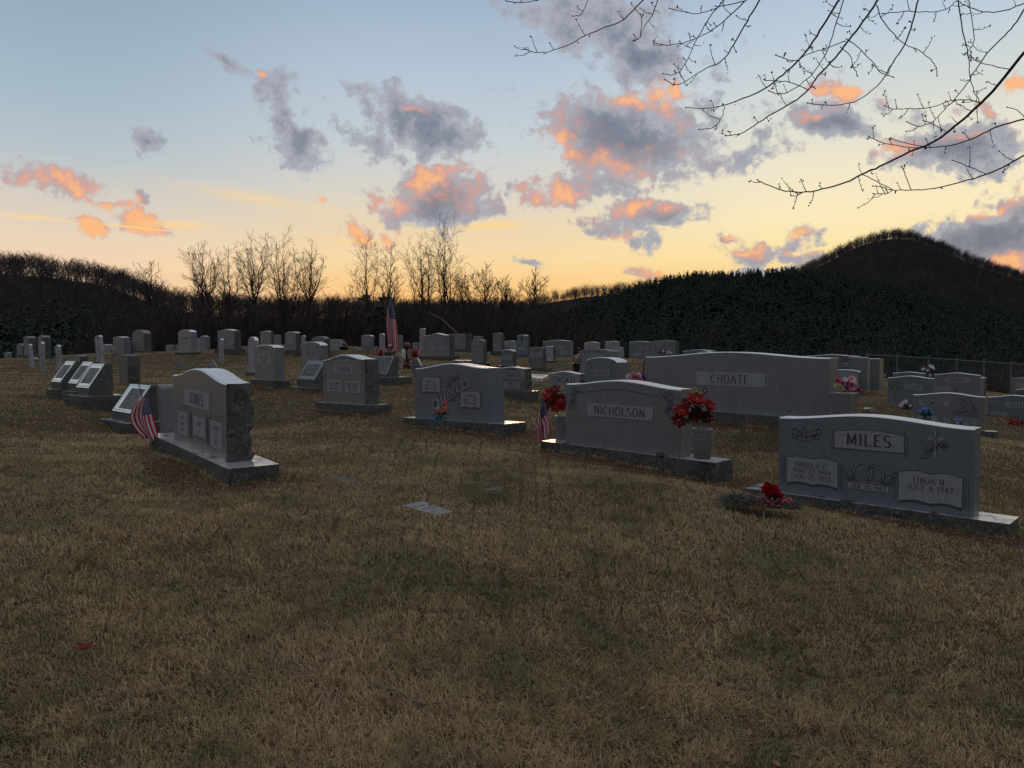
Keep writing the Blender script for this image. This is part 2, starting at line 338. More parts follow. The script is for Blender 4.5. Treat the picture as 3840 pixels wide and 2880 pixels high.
# region, left, front right, side right, shoulder y, die bottom y, base bottom y (0 none), shoulder height m, facing deg, crown m, shape, material, rough ends, base overhang, panels, label
P1 = [(.3, .72, .58, .76, ['~~~~'])]
P2 = [(.28, .74, .62, .8, ['~~~~~']), (.1, .42, .22, .46, ['~~~', '~~']), (.58, .9, .22, .46, ['~~~', '~~'])]
def PN(nm): return [(.26, .76, .60, .80, [nm]), (.1, .43, .22, .46, ['~~~', '~~']), (.58, .9, .22, .46, ['~~~', '~~'])]
S = {
'a1': (1, 55, 110, 160, 495, 585, 0, .42, 52, .04, 'arch', 'weather', 0, 0, [], 'small weathered round-topped stone at the far left edge'),
'a2': (1, 218, 290, 340, 395, 520, 575, .66, 52, .1, 'arch', 'weather', 1, .1, [(.25, .8, .5, .8, ['~~'])], 'grey arched stone with a pale square plaque behind the leftmost leaning slab'),
'a3': (1, 312, 372, 478, 300, 527, 565, .95, 52, .08, 'arch', 'weather', 1, .15, [(.2, .75, .5, .75, ['~~'])], 'tall dark stone with rough sides, left one of the far-left pair'),
'a4': (1, 492, 562, 668, 292, 530, 568, .95, 52, .08, 'arch', 'weather', 1, .2, [], 'tall dark stone with rough sides, right one of the far-left pair'),
'a5': (1, 945, 1035, 1140, 535, 650, 0, .42, 50, .03, 'arch', 'weather', 1, 0, [(.2, .9, .1, .9, [])], 'squat blocky stone just behind the row of slant markers'),
'a7': (1, 1315, 1385, 1475, 392, 495, 0, .5, 52, .03, 'serp', 'light', 0, 0, [(.2, .8, .15, .75, [])], 'pale stone with a bright flat top right of the leaning tall slab'),
'a8': (1, 1468, 1610, 1705, 300, 490, 0, .8, 50, .06, 'serp', 'blue', 0, 0, P2, 'wide blue-grey stone half behind a narrow rough stone'),
'a9': (1, 1603, 1640, 1725, 345, 500, 0, .7, 50, .03, 'arch', 'lichen', 1, 0, [], 'narrow lichen-covered stone left of the tall rough-ended one'),
'a10': (1, 1718, 1868, 1970, 240, 470, 525, 1.05, 50, .17, 'arch', 'weather', 1, .3, P2, 'big rough-ended stone with three plaques on a broken dark base'),
'b1': (2, 215, 300, 330, 400, 478, 0, .42, 48, .05, 'arch', 'weather', 0, 0, [(.25, .75, .1, .9, [])], 'low round-topped stone in the back with an oval panel'),
'b2': (2, 334, 366, 382, 395, 478, 0, .42, 48, .02, 'arch', 'weather', 0, 0, [], 'dim low stone half behind the tall pale stone at the back'),
'b3': (2, 378, 540, 624, 225, 490, 540, 1.1, 48, .1, 'arch', 'light', 0, .22, [(.12, .9, .6, .76, ['RICHARDSON'])], 'tall pale stone with dark shoulders and black lettering on a dark base'),
'b4': (2, 622, 645, 662, 310, 470, 0, .8, 48, .0, 'flat', 'marble', 0, 0, [], 'thin pale slab with a white top squeezed behind the tall pale stone'),
'b5': (2, 660, 745, 795, 285, 475, 0, .9, 48, .05, 'serp', 'blue', 0, 0, P1, 'slim blue-grey stone with a white top beside the thin pale slab'),
'b6': (2, 888, 1105, 1195, 215, 447, 482, .95, 48, .09, 'serp', 'grey', 1, .22, PN('EVANS'), 'wide grey stone with curved border behind the thin upright slab'),
'b8': (2, 1285, 1375, 1425, 330, 745, 840, 1.02, 45, .1, 'arch', 'marble', 0, .1, [], 'tall narrow lichen-streaked slab on a wide base beside the dark polished stone'),
'b9': (2, 1438, 1580, 1618, 225, 392, 0, .8, 47, .06, 'serp', 'grey', 1, 0, P1, 'grey stone with serpentine top behind the lichen-streaked slab'),
'b10': (2, 1612, 1690, 1715, 262, 380, 0, .6, 47, .02, 'serp', 'weather', 0, 0, [], 'lower weathered stone tucked to the right behind another at the back'),
'b11': (2, 1368, 1620, 1750, 420, 838, 932, .78, 44, .05, 'arch', 'grey', 0, .12, [(.15, .83, .47, .79, ['JOHN H GREER', 'OCT 27 1874', 'JUNE 28 1963']), (.4, .64, .34, .42, ['~~'])], 'dark polished upright stone with white top and one lettered panel'),
'b12': (2, 1762, 1905, 1965, 238, 458, 518, .9, 47, .06, 'arch', 'grey', 1, .18, [(.25, .72, .38, .78, ['~~~', '~~', '~~~'])], 'rough-ended stone with one tall panel on a thick pale base'),
'b14': (3, 168, 340, 408, 310, 510, 560, .8, 46, .1, 'arch', 'weather', 1, .15, [(.15, .85, .1, .85, [])], 'arch-topped weathered stone with wide inset behind the shorter lettered one'),
'b15': (3, 38, 285, 380, 390, 690, 0, .75, 45, .09, 'arch', 'grey', 0, 0, [(.13, .86, .56, .77, ['BRINEGAR']), (.06, .46, .28, .5, ['~~~', '~~']), (.56, .94, .28, .5, ['~~~', '~~'])], 'arched stone with a white top behind the weathered slant marker and the leafy-bordered stone'),
'c1': (3, 1615, 1955, 2022, 272, 535, 587, .95, 45, .1, 'peak', 'grey', 1, .25, [(.22, .78, .56, .76, ['THORNTON']), (.2, .42, .33, .51, ['~~']), (.62, .88, .33, .51, ['~~'])], 'broad pale stone with a low peaked top and mottled rough end right of the flagpole'),
'c2': (4, -60, 225, 320, 255, 445, 508, .85, 46, .03, 'flat', 'weather', 1, .1, PN('SCOTT'), 'wide dark flat-topped stone half behind the peaked pale one'),
'c3': (3, 408, 545, 580, 325, 455, 0, .55, 47, .0, 'flat', 'marble', 0, 0, [(.1, .3, .2, .7, [])], 'low pale block with a bright flat top beside a basket of flowers'),
'c4': (3, 812, 945, 983, 278, 458, 0, .75, 46, .05, 'arch', 'blue', 0, 0, [(.2, .78, .42, .7, ['~~~'])], 'blue-grey arched stone with one small plaque standing alone left of the flagpole'),
'c7': (3, 1265, 1330, 1348, 275, 440, 0, .7, 46, .03, 'serp', 'weather', 0, 0, [], 'grey stone partly hidden behind the hanging flag'),
'c8': (3, 1475, 1560, 1580, 362, 450, 0, .45, 46, .02, 'flat', 'weather', 0, 0, [(.1, .8, .1, .55, [])], 'low grey stone with a pale panel behind the small flag'),
'c9': (3, 1568, 1625, 1640, 185, 440, 0, 1.05, 45, .03, 'arch', 'marble', 0, 0, [], 'tall narrow stone sticking up behind the broad peaked one'),
'd2': (4, 300, 460, 502, 345, 618, 645, .8, 45, .07, 'arch', 'weather', 1, .15, [(.15, .92, .3, .68, ['J WALTER', 'THORNTON']), (.2, .8, .78, .92, [])], 'upright stone with carved open book above a pale panel'),
'd3': (4, 325, 440, 458, 280, 470, 0, .75, 46, .02, 'flat', 'weather', 1, 0, [], 'dim rough stone straight behind the one with the carved open book'),
'd4': (4, 580, 700, 733, 245, 475, 540, .95, 46, .04, 'serp', 'weather', 1, .15, [(.15, .8, .52, .68, ['DOWELL']), (.15, .75, .2, .43, ['~~~', '~~'])], 'tall stone with a white oval portrait on a rough base'),
'd5': (4, 733, 870, 890, 345, 480, 0, .6, 45, .03, 'serp', 'marble', 0, 0, [(.0, .5, .2, .5, ['GREER'])], 'pale stone between the two tall oval-portrait stones'),
'd6': (4, 895, 1035, 1062, 275, 520, 560, .95, 45, .05, 'serp', 'blue', 1, .0, [(.1, .8, .55, .7, ['DOWELL']), (.15, .8, .22, .42, ['~~~', '~~'])], 'tall stone with a dark oval portrait above the name'),
'd7': (4, 692, 845, 887, 470, 660, 692, .55, 45, .05, 'arch', 'blue', 1, .2, [(.12, .88, .38, .72, ['~~~', '~~'])], 'small arched blue-grey stone with carved leaf border'),
'd8': (4, 1045, 1235, 1275, 430, 690, 738, .75, 45, .02, 'arch', 'lichen', 1, .18, [(.1, .92, .5, .8, ['~~~~', '~~~'])], 'lichen-spotted pale stone in front of the wide one with a small oval'),
'd9': (4, 1270, 1365, 1385, 410, 600, 618, .6, 45, .02, 'flat', 'marble', 1, .12, [], 'narrow streaked stone wedged in front of the wide one with a small oval'),
'd10': (4, 1230, 1590, 1620, 345, 540, 560, .8, 45, .06, 'serp', 'grey', 0, .05, [(.25, .72, .48, .7, ['PETTY']), (.62, .88, .12, .38, ['~~~', '~~'])], 'wide grey stone with a small oval above its name, bright curved top'),
'd11': (4, 655, 1005, 1085, 690, 970, 1110, .47, 43, .03, 'serp', 'dark', 1, .15, [(.05, .97, .5, .93, ['CHOATE']), (.2, .82, .08, .42, ['WILLIAM FRANK', 'JUNE 13 1923', 'SEPT 29 1970'])], 'dark stone with a lighter upper name band on a high mossy base'),
'd13': (4, 1308, 1715, 1785, 755, 1010, 1070, .45, 43, .05, 'serp', 'light', 1, .12, [(.08, .94, .42, .95, ['CHOATE'])], 'short pale stone with carved scrollwork over its name behind the red flowers'),
'd14': (4, 1775, 2190, 2330, 600, 1030, 1085, .80, 41, .09, 'arch', 'blue', 0, .08, [(.27, .76, .56, .77, ['CHOATE']), (.24, .8, .12, .42, ['~~~~~', '~~~', '~~~'])], 'round-shouldered stone with fluted sides and a name panel behind the wide serpentine one'),
'd15': (4, 1690, 2090, 2250, 470, 760, 800, .8, 42, .06, 'arch', 'weather', 0, .0, [(.1, .9, .05, .9, [])], 'pale arched stone with carved vines right behind the round-shouldered one'),
'd16': (4, 1765, 1950, 1955, 365, 560, 0, .7, 45, .05, 'serp', 'marble', 0, 0, [(.15, .7, .1, .75, ['~~', '101'])], 'pale square-shouldered stone, left of a matching pair at the back'),
'd17': (5, 98, 262, 290, 350, 560, 0, .7, 45, .02, 'serp', 'marble', 0, 0, [(.1, .75, .1, .8, ['~~', '107'])], 'pale square-shouldered stone, right of a matching pair at the back'),
'd19': (5, 285, 325, 342, 425, 560, 0, .5, 45, 0, 'flat', 'marble', 0, 0, [], 'thin low slab just right of the matching pale pair'),
'e1': (5, 412, 690, 692, 355, 585, 0, .9, 45, .04, 'serp', 'grey', 0, 0, [(.32, .9, .52, .72, ['RECTOR']), (.22, .56, .2, .42, ['~~~', '~~']), (.68, .96, .2, .42, ['~~~', '~~'])], 'wide round-shouldered stone, left half of two touching at the right back'),
'e2': (5, 690, 1010, 1055, 345, 600, 0, .95, 45, .05, 'serp', 'weather', 1, 0, [], 'wide stone with a carved half-round rosette, right half of two touching at the back'),
'e4': (5, 1105, 1520, 1555, 470, 620, 0, .6, 44, .07, 'serp', 'blue', 0, 0, [], 'low curved stone top showing above the huge stone near its left end'),
'e5': (5, 1300, 1500, 1530, 490, 620, 0, .45, 44, .05, 'serp', 'light', 0, 0, [], 'small curved stone top in front of another above the huge stone'),
'choate': (0, 2419, 3108, 3143, 1337.5, 1522, 1585, .8, 38, .08, 'serp', 'grey', 0, .12, [(.325, .705, .47, .74, ['CHOATE'])], 'huge wide grey stone with a single framed name panel and bright serpentine top'),
'joines': (0, 651, 849, 942, 1404, 1647.5, 0, .70, 39, .10, 'serp', 'grey', 1, .3, [], 'big stone at left with scroll name panel, tablets and a rough dark end'),
'nich': (0, 2120, 2550, 2594, 1437, 1662, 0, .70, 45, .065, 'serp', 'grey', 0, .3, [], 'wide grey stone between two vases of red poinsettias'),
'fred': (0, 1560, 1832, 1888, 1381, 1567, 0, .76, 46, .07, 'serp', 'blue', 0, .25, [], 'smooth blue-grey stone with a diagonal name banner and two open books'),
'elder': (0, 1215, 1369, 1422, 1350, 1509, 0, .8, 44, .09, 'serp', 'grey', 1, .2, [(.27, .74, .68, .89, ['TEDDER']), (.09, .46, .26, .54, ['ELDER G MACK', 'DEC 27 1874', 'MAY 30 1963']), (.54, .9, .25, .53, ['SARAH MATTIE', 'MAR 19 1885', 'JUNE 5 1949'])], 'rough-ended stone with leafy carved side borders and three square panels'),
'miles': (0, 2918, 3653, 3687, 1561, 1842, 0, .70, 45, .06, 'serp', 'blue', 0, .3, [], 'nearest grey stone at right with music staff, rings and two open books'),
'g1': (7, 443, 1035, 1038, 605, 965, 985, .8, 46, .06, 'serp', 'blue', 0, .15, [(.38, .76, .58, .78, ['ELLER'])], 'blue-grey stone with a green carved tree beside its name panel'),
'g2': (7, 1035, 1640, 1665, 565, 850, 900, .8, 46, .07, 'serp', 'grey', 0, .0, [(.24, .8, .64, .86, ['DEBORD']), (.05, .2, .1, .45, ['~~', '~~']), (.23, .36, .1, .45, ['~~', '~~'])], 'broad grey stone with a praying-hands arch, partly behind a pale one'),
'g3': (7, 510, 925, 948, 545, 700, 0, .5, 46, .05, 'serp', 'blue', 0, 0, [], 'long low-topped stone behind the one with the carved tree'),
'g4': (7, 1405, 1690, 1778, 605, 860, 900, .75, 48, .04, 'serp', 'light', 1, .0, [(.1, .9, .3, .75, ['THEIR SON', 'HOLLOWAY'])], 'pale worn stone overlapping the broad stone with the praying-hands arch'),
'g5': (7, 2035, 2300, 2330, 615, 880, 0, .8, 47, .03, 'serp', 'weather', 0, 0, [(.2, .9, .1, .8, [])], 'weathered stone cut off by the right edge of the picture'),
'g8': (7, 2110, 2300, 2330, 765, 900, 0, .4, 47, .04, 'serp', 'dark', 0, 0, [], 'low dark stone with scrollwork in front of the one cut off at right'),
'g6': (7, 765, 1700, 1732, 825, 1240, 1335, .75, 46, .07, 'serp', 'grey', 0, .22, [(.09, .52, .66, .86, ['DOWELL']), (.06, .36, .06, .36, ['   H', '~~~']), (.44, .53, .06, .3, ['IN', 'GODS', 'CARE']), (.62, .9, .06, .34, ['PAULINE L', '1926-2015'])], 'grey stone with a kneeling robed figure carved beside its name'),
'g7': (7, 1735, 2450, 2480, 855, 1200, 1240, .75, 46, .07, 'serp', 'blue', 0, .0, [(.33, .8, .62, .84, ['ELLER']), (.05, .37, .1, .45, ['RAYMOND H', 'OCT 12 1921', 'DEC 10 2008'])], 'grey stone with carved dove running out of the right edge'),
'f1': (6, 1000, 1735, 1772, 330, 640, 680, .85, 46, .06, 'serp', 'dark', 1, .0, [(.32, .82, .55, .75, ['HOLLOWAY'])], 'dark stone with carved vines directly behind the right end of the huge one'),
'f2': (6, 1600, 1840, 1875, 345, 650, 0, .8, 46, .02, 'flat', 'grey', 0, 0, [], 'plain pale block second in the row behind the huge stone'),
'f3': (6, 1740, 1995, 2050, 360, 655, 0, .8, 46, .0, 'flat', 'grey', 0, 0, [(.0, .5, .0, .3, [])], 'plain tall block with flat white top at the right end of its row'),
'f4': (6, 1300, 1730, 1770, 520, 760, 800, .62, 46, .05, 'arch', 'light', 1, .1, [(.1, .88, .05, .88, ['RUBY M', ''])], 'pale arched stone behind the square vase of pink flowers'),
}
PL = {}
def place(v):
    r, xl, xm, xr, ys, yb, ybb, H, th = v[:9]; th = R(th)
    XL, YS = src(r, xl, ys); YB = src(r, xl, yb)[1]; XM = src(r, xm, yb)[0]; XR = src(r, xr, yb)[0]
    Yd = FP*H/(YB-YS); A = at(XL, YB, Yd); ax = ray(XM, YB).x
    Wd = (ax*A.y-A.x)/(math.sin(th)+ax*math.cos(th)); Wd = max(.15, min(3.6, Wd))
    X = Vector((math.sin(th), -math.cos(th), 0)); B = A+X*Wd
    ab = (XR-CX)/FP; den = math.cos(th)-ab*math.sin(th)
    T = (ab*B.y-B.x)/den if abs(den) > .12 else .2
    T = max(.12, min(.5, T))
    bh = ((src(r, 0, ybb)[1]-YB)/FP*(A.y+B.y)/2) if ybb else 0.0
    return A, B, Wd, T, bh, X
for k, v in S.items(): PL[k] = place(v)

# ------------------------------------------------------------------ terrain: thin-plate surface through every grave's foot
ctrl = []
BH = {'joines': .17, 'nich': .15, 'fred': .17, 'elder': .16, 'miles': .15}
for k, (A, B, Wd, T, bh, X) in PL.items():
    if k in ('e4', 'e5', 'g3', 'f2', 'f3', 'd15', 'b2', 'c7', 'g5', 'g8', 'f4', 'c8', 'd3', 'd19', 'f1', 'g7'): continue
    mid = (A+B)/2; ctrl.append((mid.x, mid.y, mid.z-BH.get(k, bh)))
ctrl += [(0, 0, .05), (-1.5, 1, .12), (1.5, 1, .0), (0, -3, .0), (-8, -3, .3), (8, -3, -.4), (0, 3, .2), (-2.5, 3.5, .36), (2.5, 3.2, .1), (-6, 2, .5), (6, 1, -.2), (-12, 6, .9), (12, 4, -.8), (14, 10, -.6)]
for az, zz in ((-45, .6), (-34, 1.0), (-20, 1.5), (-8, 1.4), (2, 1.2), (10, .9), (20, 0.2), (30, -.9), (42, -2.2)):
    ctrl.append((50*math.tan(R(az)), 50, zz))
    ctrl.append((62*math.tan(R(az)), 62, zz-.9))
WL = [9.0]*len(ctrl)
for k_, lo, f_, lpx, ro, rpx in (('joines', .5, .10, (592, 1682), .34, (858, 1816)), ('nich', .34, .05, (2040, 1682), .42, (2620, 1792)), ('miles', .30, .07, (2813, 1852), .27, (3755, 2018)), ('fred', .24, .06, (1503, 1584), .3, (1872, 1628)), ('elder', .2, .07, (1168, 1524), .22, (1385, 1553)), ('choate', .1, .06, (2674, 1578), .12, (3100, 1618)), ('b11', .1, .05, (925, 1436), .1, (1065, 1452))):
    A_, B_, Wd_, T_, bh_, X_ = PL[k_]; N_ = Vector((-X_.y, X_.x, 0)); a_ = A_-X_*lo-N_*f_; b_ = B_+X_*ro-N_*f_
    if k_ == 'choate': a_ = A_+X_*Wd_*.38-N_*f_
    for q_, px_ in ((a_, lpx), (b_, rpx)): ctrl.append((q_.x, q_.y, at(px_[0], px_[1]+9, q_.y).z)); WL.append(.3)
for px_, py_, Y_ in ((463, 1627, 12.3), (380, 1575, 13.6), (307, 1531, 13.3), (165, 1486, 15.6), (1137, 1467, 16.2), (1453, 1432, 17.8), (2726, 1780, 6.6)): q_ = at(px_, py_, Y_); ctrl.append(tuple(q_)); WL.append(.8)
C_ = np.array(ctrl); WL = np.array(WL)
def tps(r): return np.where(r > 1e-9, r*r*np.log(r+1e-12), 0)
n_ = len(C_); Dm = np.linalg.norm(C_[:, None, :2]-C_[None, :, :2], axis=2)
Km = tps(Dm)+np.diag(WL); Pm = np.c_[np.ones(n_), C_[:, :2]]
sol = np.linalg.solve(np.block([[Km, Pm], [Pm.T, np.zeros((3, 3))]]), np.r_[C_[:, 2], np.zeros(3)])
def smooth(a, b, x): t_ = np.clip((x-a)/(b-a), 0, 1); return t_*t_*(3-2*t_)
def terr(x, y):
    x = np.asarray(x, float); y = np.asarray(y, float); sh = x.shape; x = x.ravel(); y = y.ravel(); out = np.empty_like(x)
    for i in range(0, len(x), 20000):
        X_ = x[i:i+20000, None]; Y_ = y[i:i+20000, None]
        r = np.hypot(X_-C_[None, :, 0], Y_-C_[None, :, 1])
        out[i:i+20000] = tps(r)@sol[:n_]+sol[n_]+x[i:i+20000]*sol[n_+1]+y[i:i+20000]*sol[n_+2]
    rr_ = np.hypot(x, y); out = np.clip(out, -6, 4)
    out += .012*np.sin(x*2.1+np.cos(y*1.7)*2)+.01*np.sin(y*3.3+x*.7)+.02*np.sin(x*.55+1)*np.cos(y*.6)
    far = smooth(52, 90, rr_); out = out*(1-far)+(-9)*far
    return out.reshape(sh)
def T1(x, y): return float(terr(np.array([x]), np.array([y]))[0])
def onground(px, py):
    d = ray(px, py); Y = 1.0
    while Y < 60:
        p = d*Y+Vector((0, 0, EYE))
        if p.z < T1(p.x, p.y): break
        Y *= 1.01
    p.z = T1(p.x, p.y); return p
if 'DEBUG' in globals():
    for k, (A, B, Wd, T, bh, X) in PL.items():
        mid = (A+B)/2; print(k, 'Y%.1f W%.2f T%.2f bh%.2f floorgap %.2f' % (A.y, Wd, T, bh, mid.z-BH.get(k, bh)-T1(mid.x, mid.y)))
    raise SystemExit
# bare clay round the bases
soilseg = []
for k in ('joines', 'nich', 'fred', 'miles', 'elder', 'choate', 'b11'):
    A, B, Wd, T, bh, X = PL[k]; N = Vector((-X.y, X.x, 0)); a = A-X*.4-N*.22; b2 = B+X*.45-N*.22
    soilseg.append((a.x, a.y, b2.x, b2.y, {'joines': .34, 'nich': .26, 'miles': .14, 'fred': .16, 'choate': .2}.get(k, .1)))
    c2 = B+X*.5+N*(T+.2); soilseg.append((b2.x, b2.y, c2.x, c2.y, .14))
def soilmask(x, y):
    m_ = np.zeros_like(x)
    wob = .10*np.sin(x*9+y*5)+.08*np.sin(y*17-x*11)+.06*np.sin(x*31+y*23)
    for ax_, ay_, bx_, by_, rad in soilseg:
        dx_, dy_ = bx_-ax_, by_-ay_; t_ = np.clip(((x-ax_)*dx_+(y-ay_)*dy_)/(dx_*dx_+dy_*dy_), 0, 1)
        d_ = np.hypot(x-ax_-t_*dx_, y-ay_-t_*dy_); m_ = np.maximum(m_, smooth(rad+.12, rad*.4, d_+wob*rad*2))
    return m_

# ground sheet (one polar sheet to the horizon)
m, t, b = newmat('winter_turf'); gp = t.new('ShaderNodeNewGeometry').outputs['Position']
n1_ = t.noise(gp, 1.7, 8, .68, .3); n2_ = t.noise(gp, 5.5, 6, .7, .5); n3_ = t.noise(gp, 55, 3, .7)
c = t.mix(t.mapr(n1_, .46, .70), (.100, .070, .038), (.062, .054, .028))
c = t.mix(t.math('MULTIPLY', t.mapr(n2_, .5, .72), .7), c, (.11, .078, .05))
dkn = t.noise(gp, 3.1, 7, .75, .8); c = t.mix(t.math('MULTIPLY', t.mapr(dkn, .52, .72), .5), c, (.035, .025, .017))
c = t.mix(t.math('MULTIPLY', t.mapr(n3_, .45, .7), .6), c, (.022, .018, .012))
at_ = t.new('ShaderNodeAttribute'); at_.attribute_name = 'soil'
c = t.mix(t.mapr(t.math('ADD', at_.outputs['Fac'], t.math('MULTIPLY', t.math('SUBTRACT', n2_, .5), .8)), .25, .75), c, (.095, .055, .040))
sp_ = t.new('ShaderNodeSeparateXYZ'); t.put(sp_.inputs[0], gp)
dist = t.vmath('LENGTH', gp)
c = t.mix(t.mapr(dist, 55, 75), c, (.03, .022, .016))
t.put(b.inputs['Base Color'], c); b.inputs['Roughness'].default_value = .95; b.inputs['Specular IOR Level'].default_value = .1
bp = t.new('ShaderNodeBump'); bp.inputs['Strength'].default_value = .9; bp.inputs['Distance'].default_value = .03
t.put(bp.inputs['Height'], t.math('ADD', n3_, t.math('MULTIPLY', n2_, 1.5))); t.l.new(bp.outputs[0], b.inputs['Normal']); M['turf'] = m
rs = np.concatenate([[0.02], np.linspace(.4, 14, 110), np.geomspace(14.2, 130, 110), np.geomspace(140, 4000, 24)])
na = 480; th_ = np.linspace(0, 2*math.pi, na, endpoint=False)
# finer where the photograph looks (north), coarser behind
th_ = th_+.45*np.sin(th_-math.pi/2+math.pi)*0
gx = rs[:, None]*np.cos(th_)[None]; gy = rs[:, None]*np.sin(th_)[None]; gz_ = terr(gx, gy)
vv_ = np.stack([gx, gy, gz_], 2).reshape(-1, 3)
i_ = np.arange(len(rs)-1)[:, None]*na; k_ = np.arange(na)[None]; kn = (k_+1) % na
fq = np.stack([i_+k_, i_+na+k_, i_+na+kn, i_+kn], 2).reshape(-1, 4)
me = bpy.data.meshes.new('ground'); me.from_pydata(vv_.tolist(), [], fq.tolist()); me.materials.append(M['turf'])
me.polygons.foreach_set('use_smooth', [True]*len(me.polygons))
sa = me.attributes.new('soil', 'FLOAT', 'POINT'); sa.data.foreach_set('value', soilmask(vv_[:, 0], vv_[:, 1]).astype(np.float32))
go = bpy.data.objects.new('ground', me); COL.objects.link(go); tag(go, kind='structure')

# ------------------------------------------------------------------ stroke lettering
def arc(cx, cy, rx, ry, a0, a1, n=9):
    return [(cx+rx*math.cos(R(a0+(a1-a0)*i/(n-1))), cy+ry*math.sin(R(a0+(a1-a0)*i/(n-1)))) for i in range(n)]
G = {
'A': (.74, [[(0, 0), (.37, 1), (.74, 0)], [(.14, .36), (.6, .36)]]), 'B': (.62, [[(.08, 0), (.08, 1)], [(.08, 1)]+arc(.32, .76, .24, .24, 90, -90)+[(.08, .52)], [(.08, .52)]+arc(.34, .26, .28, .26, 90, -90)+[(.08, 0)]]),
'C': (.7, [arc(.4, .5, .38, .5, 50, 310, 13)]), 'D': (.7, [[(.08, 0), (.08, 1)], [(.08, 1)]+arc(.28, .5, .42, .5, 90, -90, 11)+[(.08, 0)]]),
'E': (.58, [[(.08, 0), (.08, 1)], [(.08, 1), (.56, 1)], [(.08, .52), (.46, .52)], [(.08, 0), (.58, 0)]]), 'F': (.55, [[(.08, 0), (.08, 1)], [(.08, 1), (.55, 1)], [(.08, .52), (.44, .52)]]),
'G': (.74, [arc(.4, .5, .38, .5, 50, 320, 13)+[(.7, .45), (.45, .45)]]), 'H': (.72, [[(.08, 0), (.08, 1)], [(.64, 0), (.64, 1)], [(.08, .5), (.64, .5)]]),
'I': (.2, [[(.1, 0), (.1, 1)]]), 'J': (.45, [[(.36, 1), (.36, .22)]+arc(.2, .2, .16, .2, 0, -170, 6)]), 'K': (.68, [[(.08, 0), (.08, 1)], [(.6, 1), (.08, .42)], [(.25, .58), (.66, 0)]]),
'L': (.56, [[(.08, 0), (.08, 1)], [(.08, 0), (.56, 0)]]), 'M': (.86, [[(.08, 0), (.1, 1), (.43, .12), (.76, 1), (.78, 0)]]), 'N': (.72, [[(.08, 0), (.08, 1), (.64, 0), (.64, 1)]]),
'O': (.78, [arc(.39, .5, .37, .5, 90, 450, 17)]), 'P': (.6, [[(.08, 0), (.08, 1)], [(.08, 1)]+arc(.32, .74, .26, .26, 90, -90)+[(.08, .48)]]), 'Q': (.78, [arc(.39, .5, .37, .5, 90, 450, 17), [(.5, .2), (.76, -.1)]]),
'R': (.66, [[(.08, 0), (.08, 1)], [(.08, 1)]+arc(.32, .75, .25, .25, 90, -90)+[(.08, .5)], [(.3, .5), (.64, 0)]]), 'S': (.56, [arc(.28, .74, .24, .26, 40, 230, 8)+arc(.28, .25, .26, .25, 70, -140, 9)]),
'T': (.66, [[(.33, 0), (.33, 1)], [(0, 1), (.66, 1)]]), 'U': (.7, [[(.08, 1), (.08, .3)]+arc(.35, .3, .27, .3, 180, 360, 8)+[(.62, 1)]]), 'V': (.7, [[(0, 1), (.35, 0), (.7, 1)]]),
'W': (.96, [[(0, 1), (.25, 0), (.48, .9), (.71, 0), (.96, 1)]]), 'X': (.66, [[(0, 0), (.66, 1)], [(0, 1), (.66, 0)]]), 'Y': (.66, [[(0, 1), (.33, .5), (.66, 1)], [(.33, .5), (.33, 0)]]), 'Z': (.6, [[(0, 1), (.6, 1), (0, 0), (.6, 0)]]),
'0': (.56, [arc(.28, .5, .26, .5, 90, 450, 13)]), '1': (.3, [[(.05, .8), (.18, 1), (.18, 0)]]), '2': (.52, [arc(.26, .74, .24, .26, 160, -30, 8)+[(.02, 0), (.52, 0)]]), '3': (.52, [arc(.25, .76, .22, .24, 150, -80, 7)+arc(.25, .27, .26, .27, 80, -150, 8)]),
'4': (.56, [[(.42, 0), (.42, 1), (0, .3), (.56, .3)]]), '5': (.52, [[(.48, 1), (.1, 1), (.06, .56)]+arc(.25, .3, .26, .3, 110, -150, 9)]), '6': (.54, [[(.44, 1), (.1, .5)]+arc(.28, .28, .25, .28, 150, 510, 12)]), '7': (.5, [[(0, 1), (.5, 1), (.15, 0)]]),
'8': (.54, [arc(.27, .75, .21, .25, -90, 270, 11), arc(.27, .26, .25, .26, 90, 450, 12)]), '9': (.54, [arc(.27, .72, .25, .28, -30, 330, 12)+[(.5, .5), (.15, 0)]]), '-': (.4, [[(.05, .5), (.35, .5)]]), '.': (.2, [[(.08, 0), (.12, .06)]]), ' ': (.4, []),
'~': (.7, [[(.05, .1), (.15, .8), (.28, .15), (.4, .75), (.5, .15), (.6, .8)]]),
}
def ribbon(mb, pts, wv, y, wh=None, close=False):
    """flat stroke in the XZ plane at depth y; vertical parts wv wide, level parts wh wide"""
    wh = wv if wh is None else wh
    P_ = [Vector((p[0], p[1])) for p in pts]
    L = []; Rr = []
    for i, p in enumerate(P_):
        d = P_[min(i+1, len(P_)-1)]-P_[max(i-1, 0)]
        if d.length < 1e-9: d = Vector((1, 0))
        d.normalize(); wd = (wh+(wv-wh)*abs(d.y))/2; nn = Vector((-d.y, d.x))
        L.append(p+nn*wd); Rr.append(p-nn*wd)
    vs = [(q.x, y, q.y) for q in L]+[(q.x, y, q.y) for q in Rr]; n = len(P_)
    mb.add(vs, [(i, i+1, n+i+1, n+i) for i in range(n-1)])
